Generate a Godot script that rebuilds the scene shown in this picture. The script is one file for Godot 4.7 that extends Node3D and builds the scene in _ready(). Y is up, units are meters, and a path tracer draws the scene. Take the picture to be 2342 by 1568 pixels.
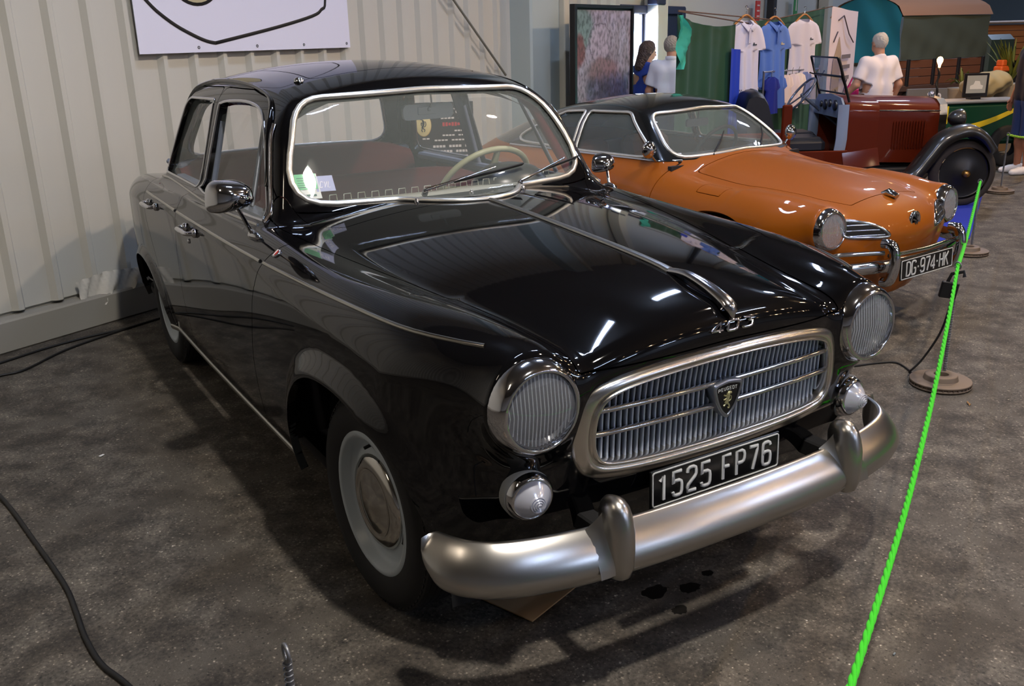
extends Node3D
# World: origin on the floor under the front axle of the black saloon; x = its left, y up, z = its front.

func _ready() -> void:
	# ---- camera
	var cam := Camera3D.new()
	cam.name = "camera"
	cam.fov = rad_to_deg(2.0 * atan(784.0 / 2123.0))
	cam.near = 0.05
	cam.far = 200.0
	cam.rotation = Vector3(deg_to_rad(-18.20), deg_to_rad(-31.11), deg_to_rad(-1.46))
	cam.position = Vector3(-1.619, 1.592, 2.283)
	add_child(cam)
	cam.current = true
	# ---- sky and exposure
	var we := WorldEnvironment.new()
	we.name = "environment"
	var env := Environment.new()
	env.background_mode = Environment.BG_SKY
	var sky := Sky.new()
	var sm := ProceduralSkyMaterial.new()
	sm.sky_top_color = rgb(120, 160, 225)
	sm.sky_horizon_color = rgb(215, 225, 240)
	sm.ground_bottom_color = rgb(120, 115, 105)
	sm.ground_horizon_color = rgb(200, 200, 195)
	sm.sky_energy_multiplier = 18.0
	sm.ground_energy_multiplier = 14.0
	sky.sky_material = sm
	env.sky = sky
	env.tonemap_mode = Environment.TONE_MAPPER_LINEAR
	env.tonemap_exposure = 0.70
	env.sdfgi_enabled = true
	env.ssao_enabled = true
	env.ssil_enabled = true
	we.environment = env
	add_child(we)
	make_lamps()
	make_hall()
	make_saloon()
	make_coupe()
	make_roadster()
	make_back()
	make_people()
	make_props()
	print("all ", Time.get_ticks_msec())

# ---------------------------------------------------------------- helpers
class Spl:
	var x := PackedFloat64Array()
	var y := PackedFloat64Array()
	var m := PackedFloat64Array()
	var n := 0
	func _init(p: Array) -> void:
		n = p.size() / 2
		for i in n:
			x.append(p[2 * i])
			y.append(p[2 * i + 1])
		m.resize(n)
		var c := PackedFloat64Array()
		var d := PackedFloat64Array()
		c.resize(n)
		d.resize(n)
		for i in range(1, n - 1):
			var h0 := x[i] - x[i - 1]
			var h1 := x[i + 1] - x[i]
			var b := 2.0 * (h0 + h1) - h0 * c[i - 1]
			c[i] = h1 / b
			d[i] = (6.0 * ((y[i + 1] - y[i]) / h1 - (y[i] - y[i - 1]) / h0) - h0 * d[i - 1]) / b
		for i in range(n - 2, 0, -1):
			m[i] = d[i] - c[i] * m[i + 1]
	func at(t: float) -> float:
		var i := 0
		while i < n - 2 and t > x[i + 1]:
			i += 1
		var h := x[i + 1] - x[i]
		var a := (x[i + 1] - t) / h
		var b := 1.0 - a
		if a > 1.0:
			return y[0] + (t - x[0]) * ((y[1] - y[0]) / h - h * m[1] / 6.0)
		if b > 1.0:
			return y[i + 1] + (t - x[i + 1]) * ((y[i + 1] - y[i]) / h + h * m[i] / 6.0)
		return a * y[i] + b * y[i + 1] + ((a * a * a - a) * m[i] + (b * b * b - b) * m[i + 1]) * h * h / 6.0

class MB:                                              # collects triangles of one part
	var v := PackedVector3Array()
	var n := PackedVector3Array()
	var uv := PackedVector2Array()
	var t := PackedInt32Array()
	func tri(a: Vector3, b: Vector3, c: Vector3) -> void:
		var k := (b - a).cross(c - a)
		if k.length_squared() < 1e-16:
			return
		k = k.normalized()
		var s := v.size()
		for p in [a, b, c]:
			v.append(p)
			n.append(k)
			uv.append(Vector2.ZERO)
		t.append_array([s, s + 2, s + 1])
	func quad(a: Vector3, b: Vector3, c: Vector3, d: Vector3) -> void:   # counter-clockwise seen from outside
		tri(a, b, c)
		tri(a, c, d)
	func uvquad(a: Vector3, b: Vector3, c: Vector3, d: Vector3) -> void: # a = upper left, then round counter-clockwise: lower left, lower right, upper right
		var s := v.size()
		var k := (b - a).cross(c - a).normalized()
		var q := [Vector2(0, 0), Vector2(0, 1), Vector2(1, 1), Vector2(1, 0)]
		var ps := [a, b, c, d]
		for i in 4:
			v.append(ps[i])
			n.append(k)
			uv.append(q[i])
		t.append_array([s, s + 2, s + 1, s, s + 3, s + 2])
	# rows of points, smooth; repeated points give a crease
	func grid(rows: Array, cu := false, cr := false, flip := false) -> void:
		var R := rows.size()
		var C: int = rows[0].size()
		var s := v.size()
		var acc := PackedVector3Array()
		acc.resize(R * C)
		var tl := []
		for i in (R if cr else R - 1):
			var i2 := (i + 1) % R
			for j in (C if cu else C - 1):
				var j2 := (j + 1) % C
				var ia := i * C + j
				var ib := i2 * C + j
				var ic := i2 * C + j2
				var id := i * C + j2
				for q in [[ia, ib, ic], [ia, ic, id]]:
					var a: Vector3 = rows[q[0] / C][q[0] % C]
					var b: Vector3 = rows[q[1] / C][q[1] % C]
					var c: Vector3 = rows[q[2] / C][q[2] % C]
					var k := (b - a).cross(c - a)
					if k.length_squared() < 1e-18:
						continue
					if flip:
						k = -k
						tl.append([q[0], q[1], q[2]])
					else:
						tl.append([q[0], q[2], q[1]])
					k = k / sqrt(k.length() + 1e-9)
					for w in q:
						acc[w] += k
		for i in R:
			for j in C:
				v.append(rows[i][j])
				var k := acc[i * C + j]
				n.append(k.normalized() if k.length_squared() > 1e-20 else Vector3.UP)
				uv.append(Vector2(float(j) / maxi(C - 1, 1), float(i) / maxi(R - 1, 1)))
		for q in tl:
			t.append_array([s + q[0], s + q[1], s + q[2]])
	func box(c: Vector3, z: Vector3, bev := 0.0, b := Basis.IDENTITY) -> void:
		var h := z * 0.5
		var e := minf(bev, minf(h.x, minf(h.y, h.z)) * 0.95)
		var P := func(sx, sy, sz, ax) -> Vector3:
			var q := Vector3(sx * h.x, sy * h.y, sz * h.z)
			if ax != 0: q.x -= sx * e
			if ax != 1: q.y -= sy * e
			if ax != 2: q.z -= sz * e
			return c + b * q
		for s in [-1, 1]:
			for ax in 3:
				var u := (ax + 1) % 3
				var w := (ax + 2) % 3
				var q := []
				for k in [[-1, -1], [1, -1], [1, 1], [-1, 1]]:
					var sg := [0, 0, 0]
					sg[ax] = s
					sg[u] = k[0]
					sg[w] = k[1]
					q.append(P.call(sg[0], sg[1], sg[2], ax))
				if s > 0: quad(q[0], q[1], q[2], q[3])
				else: quad(q[3], q[2], q[1], q[0])
		if e <= 0.0: return
		for ax in 3:
			var u := (ax + 1) % 3
			var w := (ax + 2) % 3
			for su in [-1, 1]:
				for sw in [-1, 1]:
					var a := [0, 0, 0]
					a[ax] = -1
					a[u] = su
					a[w] = sw
					var d := a.duplicate()
					d[ax] = 1
					var p0: Vector3 = P.call(a[0], a[1], a[2], u)
					var p1: Vector3 = P.call(d[0], d[1], d[2], u)
					var p2: Vector3 = P.call(d[0], d[1], d[2], w)
					var p3: Vector3 = P.call(a[0], a[1], a[2], w)
					if su * sw > 0: quad(p0, p3, p2, p1)
					else: quad(p0, p1, p2, p3)
		for sx in [-1, 1]:
			for sy in [-1, 1]:
				for sz in [-1, 1]:
					var p0: Vector3 = P.call(sx, sy, sz, 0)
					var p1: Vector3 = P.call(sx, sy, sz, 1)
					var p2: Vector3 = P.call(sx, sy, sz, 2)
					if sx * sy * sz > 0: tri(p0, p1, p2)
					else: tri(p0, p2, p1)
	# sweep a closed 2D profile (x along side, y along up) on a path; up hints per point
	func sweep(path: Array, prof: Array, ups = Vector3.UP, closed := false, scales = null, caps := true) -> void:
		var rows := []
		var N := path.size()
		for i in N:
			var a: Vector3 = path[(i - 1 + N) % N] if closed else path[maxi(i - 1, 0)]
			var b: Vector3 = path[(i + 1) % N] if closed else path[mini(i + 1, N - 1)]
			var dir := (b - a).normalized()
			var up: Vector3 = ups[i] if ups is Array or ups is PackedVector3Array else ups
			var side := dir.cross(up)
			side = side.normalized() if side.length_squared() > 1e-8 else dir.cross(Vector3.RIGHT).normalized()
			up = side.cross(dir)
			var r := []
			var sc = scales[i] if scales != null else 1.0
			for q in prof:
				r.append(path[i] + side * q.x * sc + up * q.y * sc)
			rows.append(r)
		grid(rows, true, closed, true)
		if caps and not closed:
			for e in [0, N - 1]:
				var c := Vector3.ZERO
				for q in rows[e]: c += q
				c /= rows[e].size()
				for j in rows[e].size():
					var p: Vector3 = rows[e][j]
					var q: Vector3 = rows[e][(j + 1) % rows[e].size()]
					if e == 0: tri(c, p, q)
					else: tri(c, q, p)
	func tube(path: Array, r, sides := 8, closed := false, caps := true) -> void:
		var prof := []
		for k in sides:
			prof.append(Vector2(cos(TAU * k / sides), sin(TAU * k / sides)))
		var sc := []
		var ups := []
		var N := path.size()
		var up := Vector3.UP
		for i in N:
			sc.append(r[i] if r is Array else r)
			var d: Vector3 = ((path[(i + 1) % N] if closed or i < N - 1 else path[i]) - (path[i - 1] if i > 0 else path[0]))
			d = d.normalized()
			if i == 0: up = Vector3.RIGHT if absf(d.y) > 0.8 else Vector3.UP
			up = (up - d * up.dot(d)).normalized()
			ups.append(up)
		sweep(path, prof, ups, closed, sc, caps)
	# profile of (radius, height) turned about the y axis of xf
	func lathe(prof: Array, xf := Transform3D.IDENTITY, segs := 32, sx := 1.0) -> void:
		var rows := []
		for q in prof:
			var r := []
			for k in segs:
				var a := TAU * k / segs
				r.append(xf * Vector3(q.x * cos(a) * sx, q.y, q.x * sin(a)))
			rows.append(r)
		grid(rows, true, false, false)
	func extrude(poly: PackedVector2Array, depth: float, xf := Transform3D.IDENTITY) -> void:   # in xy, from z = 0 to depth
		if Geometry2D.is_polygon_clockwise(poly):
			poly = poly.duplicate()
			poly.reverse()
		# is_polygon_clockwise works y-down: reversed here so that y-up is counter-clockwise
		var area := 0.0
		for i in poly.size():
			var a := poly[i]
			var b := poly[(i + 1) % poly.size()]
			area += a.x * b.y - a.y * b.x
		if area < 0.0:
			poly = poly.duplicate()
			poly.reverse()
		var ix := Geometry2D.triangulate_polygon(poly)
		for k in range(0, ix.size(), 3):
			var a := poly[ix[k]]
			var b := poly[ix[k + 1]]
			var c := poly[ix[k + 2]]
			if (b - a).cross(c - a) < 0.0:
				var w := b
				b = c
				c = w
			tri(xf * Vector3(a.x, a.y, depth), xf * Vector3(b.x, b.y, depth), xf * Vector3(c.x, c.y, depth))
			tri(xf * Vector3(a.x, a.y, 0), xf * Vector3(c.x, c.y, 0), xf * Vector3(b.x, b.y, 0))
		for i in poly.size():
			var a := poly[i]
			var b := poly[(i + 1) % poly.size()]
			quad(xf * Vector3(a.x, a.y, 0), xf * Vector3(b.x, b.y, 0), xf * Vector3(b.x, b.y, depth), xf * Vector3(a.x, a.y, depth))
	func add(o, xf := Transform3D.IDENTITY) -> void:
		var s := v.size()
		for i in o.v.size():
			v.append(xf * o.v[i])
			n.append((xf.basis * o.n[i]).normalized())
			uv.append(o.uv[i] if i < o.uv.size() else Vector2.ZERO)
		for k in o.t: t.append(s + k)
	func mesh() -> ArrayMesh:
		for k in range(0, t.size(), 3):              # winding follows the normals
			var a := t[k]
			var b := t[k + 1]
			var c := t[k + 2]
			if (v[c] - v[a]).cross(v[b] - v[a]).dot(n[a] + n[b] + n[c]) < 0.0:
				t[k + 1] = c
				t[k + 2] = b
		var m := ArrayMesh.new()
		if t.is_empty():
			return m
		var a := []
		a.resize(Mesh.ARRAY_MAX)
		a[Mesh.ARRAY_VERTEX] = v
		a[Mesh.ARRAY_NORMAL] = n
		while uv.size() < v.size(): uv.append(Vector2.ZERO)
		a[Mesh.ARRAY_TEX_UV] = uv
		a[Mesh.ARRAY_INDEX] = t
		m.add_surface_from_arrays(Mesh.PRIMITIVE_TRIANGLES, a)
		return m

var mats := {}
func mat(key: String, c: Color, rough := 0.6, metal := 0.0, more := {}) -> StandardMaterial3D:
	if mats.has(key): return mats[key]
	var m := StandardMaterial3D.new()
	m.resource_name = key
	m.albedo_color = c
	m.roughness = rough
	m.metallic = metal
	m.cull_mode = BaseMaterial3D.CULL_DISABLED
	for k in more: m.set(k, more[k])
	mats[key] = m
	return m
func rgb(r: int, g: int, b: int, a := 1.0) -> Color:
	return Color(r / 255.0, g / 255.0, b / 255.0, a)
var used := {}
func numbered(s: String) -> String:
	if not used.has(s):
		used[s] = 0
		return s
	used[s] += 1
	return "%s_%03d" % [s, used[s]]
func thing(called: String, label: String, category: String, at := Vector3.ZERO, turn := 0.0, group := "") -> Node3D:
	var o := Node3D.new()
	o.name = numbered(called)
	add_child(o)
	o.position = at
	o.rotation.y = turn
	tag(o, label, category, group)
	return o
func tag(o: Node, label: String, category: String, group := "") -> void:
	o.set_meta("label", label)
	o.set_meta("category", category)
	if group: o.set_meta("group", group)
func part(parent: Node, called: String, mb, m: Material, label := "") -> MeshInstance3D:
	var o := MeshInstance3D.new()
	o.mesh = mb if mb is Mesh else mb.mesh()
	o.material_override = m
	if parent == self: o.name = numbered(called)
	else:
		var k := 0
		var nm := called
		while parent.has_node(nm):
			k += 1
			nm = "%s_%03d" % [called, k]
		o.name = nm
	parent.add_child(o, true)
	if label: o.set_meta("label", label)
	return o
func struct_(called: String, mb, m: Material, parent: Node = self) -> MeshInstance3D:
	var o := part(parent, called, mb, m)
	if parent == self: o.set_meta("kind", "structure")
	return o
func dup(root: Node3D, label := "") -> Node3D:
	var r: Node3D = root.duplicate()
	r.name = numbered(String(root.name).trim_suffix("_001"))
	add_child(r)
	if label: r.set_meta("label", label)
	return r

# smooth minimum and maximum with a round blend of about k
static func smin(a: float, b: float, k: float) -> float:
	var h := maxf(k - absf(a - b), 0.0) / k
	return minf(a, b) - h * h * k * 0.25
static func smax(a: float, b: float, k: float) -> float:
	var h := maxf(k - absf(a - b), 0.0) / k
	return maxf(a, b) + h * h * k * 0.25
# round intersection: the corner of a<0 and b<0 becomes an arc of radius r
static func rmax(a: float, b: float, r: float) -> float:
	var u := maxf(a + r, 0.0)
	var w := maxf(b + r, 0.0)
	return minf(maxf(a, b), -r) + sqrt(u * u + w * w)
static func sst(a: float, b: float, x: float) -> float:
	var t := clampf((x - a) / (b - a), 0.0, 1.0)
	return t * t * (3.0 - 2.0 * t)

# surface nets of the field f on cells of size h; mir: the field is even in x and only x >= 0 is meshed
func nets(f: Callable, lo: Vector3, hi: Vector3, h: float, mir := false, lip := 1.5) -> MB:
	var top := 16
	if mir: lo.x = -0.5 * h
	var nn := ((hi - lo) / (h * top)).ceil() * top
	var NY := int(nn.y) + 1
	var NZ := int(nn.z) + 1
	var vals := {}
	var cell := {}
	var m := MB.new()
	var stack := []
	for i in range(0, int(nn.x), top):
		for j in range(0, int(nn.y), top):
			for k in range(0, int(nn.z), top):
				stack.append([i, j, k, top])
	var e := h * 0.2
	while not stack.is_empty():
		var b: Array = stack.pop_back()
		var s: int = b[3]
		var c := lo + Vector3(b[0] + s * 0.5, b[1] + s * 0.5, b[2] + s * 0.5) * h
		if absf(f.call(c)) > s * h * 0.87 * lip:
			continue
		if s > 2:
			var q: int = s / 2
			for di in 2:
				for dj in 2:
					for dk in 2:
						stack.append([b[0] + di * q, b[1] + dj * q, b[2] + dk * q, q])
			continue
		var cv := PackedFloat64Array()
		cv.resize(27)
		for di in 3:
			for dj in 3:
				for dk in 3:
					var key: int = ((b[0] + di) * NY + b[1] + dj) * NZ + b[2] + dk
					var val = vals.get(key)
					if val == null:
						val = f.call(lo + Vector3(b[0] + di, b[1] + dj, b[2] + dk) * h)
						vals[key] = val
					cv[di * 9 + dj * 3 + dk] = val
		for di in 2:
			for dj in 2:
				for dk in 2:
					var neg := 0
					var cs := PackedFloat64Array()
					for o in 8:
						var w := cv[(di + (o & 1)) * 9 + (dj + (o >> 1 & 1)) * 3 + dk + (o >> 2)]
						cs.append(w)
						if w < 0.0: neg += 1
					if neg == 0 or neg == 8: continue
					var acc := Vector3.ZERO
					var cnt := 0
					for ed in EDGES:
						var va := cs[ed[0]]
						var vb := cs[ed[1]]
						if (va < 0.0) != (vb < 0.0):
							acc += (CORN[ed[0]] as Vector3).lerp(CORN[ed[1]], va / (va - vb))
							cnt += 1
					var p := lo + (Vector3(b[0] + di, b[1] + dj, b[2] + dk) + acc / cnt) * h
					if mir and b[0] + di == 0: p.x = 0.0
					var f0: float = f.call(p + Vector3(e, -e, -e))
					var f1: float = f.call(p + Vector3(-e, -e, e))
					var f2: float = f.call(p + Vector3(-e, e, -e))
					var f3: float = f.call(p + Vector3(e, e, e))
					var g := Vector3(f0 - f1 - f2 + f3, -f0 - f1 + f2 + f3, -f0 + f1 - f2 + f3) / (4.0 * e)
					var gl := maxf(g.length(), 0.2)
					g = g / gl
					var step := clampf((f0 + f1 + f2 + f3) * 0.25 / gl, -h * 0.6, h * 0.6)
					p -= g * step
					if mir and b[0] + di == 0:
						p.x = 0.0
						g.x = 0.0
					var id := m.v.size()
					m.v.append(p)
					m.n.append(g.normalized())
					cell[((b[0] + di) * NY + b[1] + dj) * NZ + b[2] + dk] = id
	var st := [NY * NZ, NZ, 1]
	for key in cell:
		var va: float = vals[key]
		for ax in 3:
			var vb = vals.get(key + st[ax])
			if vb == null or (va < 0.0) == (vb < 0.0): continue
			var s1: int = st[(ax + 1) % 3]
			var s2: int = st[(ax + 2) % 3]
			var a = cell.get(key)
			var b2 = cell.get(key - s1)
			var c2 = cell.get(key - s1 - s2)
			var d2 = cell.get(key - s2)
			if b2 == null or c2 == null or d2 == null: continue
			m.t.append_array([a, b2, c2, a, c2, d2])
	return m
const CORN := [Vector3(0, 0, 0), Vector3(1, 0, 0), Vector3(0, 1, 0), Vector3(1, 1, 0), Vector3(0, 0, 1), Vector3(1, 0, 1), Vector3(0, 1, 1), Vector3(1, 1, 1)]
const EDGES := [[0, 1], [2, 3], [4, 5], [6, 7], [0, 2], [1, 3], [4, 6], [5, 7], [0, 4], [1, 5], [2, 6], [3, 7]]

# splits m along g = 0 with an open joint of 2 * gap; both edges get a flange turned inwards. Returns [inside g < 0, outside]
func cut(m: MB, g: Callable, gap := 0.0, fl_in := 0.0, fl_out := 0.0) -> Array:
	var out := [MB.new(), MB.new()]
	var gv := PackedFloat64Array()
	gv.resize(m.v.size())
	for i in m.v.size(): gv[i] = g.call(m.v[i])
	for side in 2:
		var o: MB = out[side]
		var fl := fl_in if side == 0 else fl_out
		var sg := 1.0 if side == 0 else -1.0
		var map := {}
		var edge := {}
		var walls := []
		for k in range(0, m.t.size(), 3):
			var ids := [m.t[k], m.t[k + 1], m.t[k + 2]]
			var d := [gv[ids[0]] * sg + gap, gv[ids[1]] * sg + gap, gv[ids[2]] * sg + gap]
			if d[0] > 0.0 and d[1] > 0.0 and d[2] > 0.0: continue
			var poly := []
			var cutp := []
			for q in 3:
				var q2 := (q + 1) % 3
				if d[q] <= 0.0:
					var id = map.get(ids[q])
					if id == null:
						id = o.v.size()
						o.v.append(m.v[ids[q]])
						o.n.append(m.n[ids[q]])
						map[ids[q]] = id
					poly.append(id)
				if (d[q] <= 0.0) != (d[q2] <= 0.0):
					var ek := mini(ids[q], ids[q2]) * 4000000 + maxi(ids[q], ids[q2])
					var id = edge.get(ek)
					if id == null:
						var t: float = d[q] / (d[q] - d[q2])
						id = o.v.size()
						o.v.append(m.v[ids[q]].lerp(m.v[ids[q2]], t))
						o.n.append(m.n[ids[q]].lerp(m.n[ids[q2]], t).normalized())
						edge[ek] = id
					poly.append(id)
					cutp.append([id, d[q] <= 0.0])
			for q in range(1, poly.size() - 1):
				o.t.append_array([poly[0], poly[q], poly[q + 1]])
			if fl > 0.0 and cutp.size() == 2: walls.append(cutp)
		for w in walls:
			var a: int = w[0][0]
			var b: int = w[1][0]
			o.quad(o.v[a], o.v[b], o.v[b] - o.n[b] * fl, o.v[a] - o.n[a] * fl)
			while o.n.size() < o.v.size(): o.n.append(Vector3.UP)
	return out
func mirror(m: MB) -> MB:
	var o := MB.new()
	for i in m.v.size():
		o.v.append(m.v[i] * Vector3(-1, 1, 1))
		o.n.append(m.n[i] * Vector3(-1, 1, 1))
	o.t = m.t.duplicate()
	return o
func both(m: MB) -> MB:
	var o := MB.new()
	o.add(m)
	o.add(mirror(m))
	return o
# first point along the ray where f goes below zero
func hit(f: Callable, o: Vector3, d: Vector3, far := 3.0) -> Vector3:
	var t := 0.0
	var p := o
	for i in 60:
		var v: float = f.call(p)
		if v < 0.0004 or t > far: break
		t += v * 0.7
		p = o + d * t
	return p
func grad(f: Callable, p: Vector3) -> Vector3:
	var e := 0.003
	return Vector3(f.call(p + Vector3(e, 0, 0)) - f.call(p - Vector3(e, 0, 0)), f.call(p + Vector3(0, e, 0)) - f.call(p - Vector3(0, e, 0)), f.call(p + Vector3(0, 0, e)) - f.call(p - Vector3(0, 0, e))).normalized()
# closed or open smooth curve through 2D or 3D points
func curve(pts: Array, per := 6, closed := false) -> Array:
	var o := []
	var N := pts.size()
	for i in (N if closed else N - 1):
		var p0 = pts[(i - 1 + N) % N] if closed else pts[maxi(i - 1, 0)]
		var p1 = pts[i]
		var p2 = pts[(i + 1) % N]
		var p3 = pts[(i + 2) % N] if closed else pts[mini(i + 2, N - 1)]
		for k in per:
			o.append(p1.cubic_interpolate(p2, p0, p3, float(k) / per))
	if not closed: o.append(pts[N - 1])
	return o
# polygon with its corners rounded: points are [x, y, radius]
func rounded(pts: Array, seg := 6) -> Array:
	var o := []
	var N := pts.size()
	for i in N:
		var p := Vector2(pts[i][0], pts[i][1])
		var a := Vector2(pts[(i - 1 + N) % N][0], pts[(i - 1 + N) % N][1])
		var b := Vector2(pts[(i + 1) % N][0], pts[(i + 1) % N][1])
		var r: float = pts[i][2]
		var u := (a - p).normalized()
		var w := (b - p).normalized()
		var cut_ := minf(r / tan(acos(clampf(u.dot(w), -0.999, 0.999)) * 0.5), minf((a - p).length(), (b - p).length()) * 0.48)
		for k in seg + 1:
			var t := float(k) / seg
			o.append((p + u * cut_).lerp(p, t).lerp(p.lerp(p + w * cut_, t), t))
	return o
func resample(pts: Array, step: float, closed := true) -> Array:
	var o := []
	var N := pts.size()
	for i in (N if closed else N - 1):
		var a = pts[i]
		var b = pts[(i + 1) % N]
		var k := maxi(1, int(ceil(a.distance_to(b) / step)))
		for q in k: o.append(a.lerp(b, float(q) / k))
	if not closed: o.append(pts[N - 1])
	return o
# signed distance of p to a polygon (negative inside)
static func psd(p: Vector2, poly: PackedVector2Array) -> float:
	var d := 1e9
	var s := 1.0
	var j := poly.size() - 1
	for i in poly.size():
		var e := poly[j] - poly[i]
		var w := p - poly[i]
		var b := w - e * clampf(w.dot(e) / e.length_squared(), 0.0, 1.0)
		d = minf(d, b.length_squared())
		var c1 := p.y >= poly[i].y
		var c2 := p.y < poly[j].y
		var c3 := e.x * w.y > e.y * w.x
		if (c1 and c2 and c3) or (not c1 and not c2 and not c3): s = -s
		j = i
	return s * sqrt(d)
func box2(poly: PackedVector2Array, m := 0.06) -> Rect2:
	var r := Rect2(poly[0], Vector2.ZERO)
	for q in poly: r = r.expand(q)
	return r.grow(m)
func circle(r: float, k := 12, sy := 1.0) -> Array:
	var o := []
	for i in k: o.append(Vector2(cos(TAU * i / k) * r, sin(TAU * i / k) * r * sy))
	return o
func basis_z(z: Vector3, up := Vector3.UP) -> Basis:     # z axis along z
	var x := up.cross(z)
	x = x.normalized() if x.length_squared() > 1e-8 else Vector3.RIGHT
	z = z.normalized()
	return Basis(x, z.cross(x), z)
func basis_y(y: Vector3) -> Basis:                        # y axis along y
	y = y.normalized()
	var x := y.cross(Vector3.FORWARD) if absf(y.z) < 0.8 else Vector3.UP.cross(y)
	x = x.normalized()
	return Basis(x, y, x.cross(y))

# ---------------------------------------------------------------- hall
# hall frame: u along the ribbed wall (to the right and back), w out of that wall into the room
const HU := Vector3(0.8953, 0, -0.4454)
const HW := Vector3(0.4454, 0, 0.8953)
func hp(u: float, y: float, w: float) -> Vector3:
	return HU * u + HW * (w - 3.75) + Vector3(0, y, 0)
func hx(u: float, y: float, w: float) -> Transform3D:       # x = along the wall, z = into the room
	return Transform3D(Basis(HU, Vector3.UP, HW), hp(u, y, w))
func noise_tex(freq: float, cols: Array, offs: Array, size := 1024, seed_ := 1, octaves := 4, normal := false, bump := 4.0, type := FastNoiseLite.TYPE_SIMPLEX_SMOOTH) -> NoiseTexture2D:
	var t := NoiseTexture2D.new()
	var n := FastNoiseLite.new()
	n.seed = seed_
	n.frequency = freq
	n.noise_type = type
	n.fractal_octaves = octaves
	t.noise = n
	t.width = size
	t.height = size
	t.seamless = true
	if normal:
		t.as_normal_map = true
		t.bump_strength = bump
	else:
		var g := Gradient.new()
		g.offsets = PackedFloat32Array(offs)
		g.colors = PackedColorArray(cols)
		t.color_ramp = g
	return t

func lamp_tube(called: String, at: Vector3, along: Vector3, length: float, energy: float, c: Color, label: String, glow := 9.0, group := "") -> void:
	var t := thing(called, label, "lamp", at, 0.0, group)
	var b := Basis(along.normalized(), Vector3.UP, along.normalized().cross(Vector3.UP))
	t.basis = b
	var m := MB.new()
	m.box(Vector3(0, 0.05, 0), Vector3(length + 0.1, 0.06, 0.20), 0.01)
	part(t, "housing", m, mat("lamp_housing", rgb(190, 190, 185), 0.5))
	m = MB.new()
	m.tube([Vector3(-length / 2, -0.005, 0), Vector3(length / 2, -0.005, 0)], 0.022, 10)
	part(t, "glowing_tube", m, mat("tube_glow" + str(c.to_rgba32()) + str(glow), Color.BLACK, 0.5, 0.0, {"emission_enabled": true, "emission": c, "emission_energy_multiplier": glow}))
	var l := AreaLight3D.new()
	l.name = "tube_light"
	l.area_size = Vector2(length, 0.12)
	l.light_energy = energy
	l.light_color = c
	l.shadow_enabled = true
	t.add_child(l)
	l.position = Vector3(0, -0.05, 0)
	l.rotation = Vector3(-PI / 2, 0, 0)
	# the open batten also lights the roof above it
	var up := AreaLight3D.new()
	up.name = "tube_uplight"
	up.area_size = Vector2(length, 0.12)
	up.light_energy = energy * 0.22
	up.light_color = c
	up.shadow_enabled = true
	t.add_child(up)
	up.position = Vector3(0, 0.10, 0)
	up.rotation = Vector3(PI / 2, 0, 0)

func bay_lamp(at: Vector3, energy: float, c: Color, label: String) -> void:
	var t := thing("bay_lamp", label, "lamp", at)
	var m := MB.new()
	m.lathe([Vector2(0.03, 0.42), Vector2(0.06, 0.40), Vector2(0.08, 0.26), Vector2(0.24, 0.02), Vector2(0.25, 0.0), Vector2(0.235, 0.005), Vector2(0.07, 0.24), Vector2(0.0, 0.25)], Transform3D.IDENTITY, 28)
	m.tube([Vector3(0, 0.4, 0), Vector3(0, 5.8 - at.y, 0)], 0.01, 6)
	part(t, "shade", m, mat("lamp_housing", rgb(190, 190, 185), 0.5))
	m = MB.new()
	m.lathe([Vector2(0.0, 0.16), Vector2(0.05, 0.14), Vector2(0.075, 0.09), Vector2(0.06, 0.04), Vector2(0.0, 0.02)], Transform3D.IDENTITY, 18)
	part(t, "bulb", m, mat("bay_glow" + c.to_html(), Color.BLACK, 0.5, 0.0, {"emission_enabled": true, "emission": c, "emission_energy_multiplier": 60.0}))
	var l := SpotLight3D.new()
	l.name = "bay_light"
	l.light_color = c
	l.light_energy = energy
	l.light_size = 0.10
	l.spot_range = 60.0
	l.spot_attenuation = 2.0
	l.spot_angle = 78.0
	l.spot_angle_attenuation = 0.4
	l.shadow_enabled = true
	l.rotation.x = -PI / 2
	l.position = Vector3(0, -0.02, 0)
	t.add_child(l)

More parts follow.
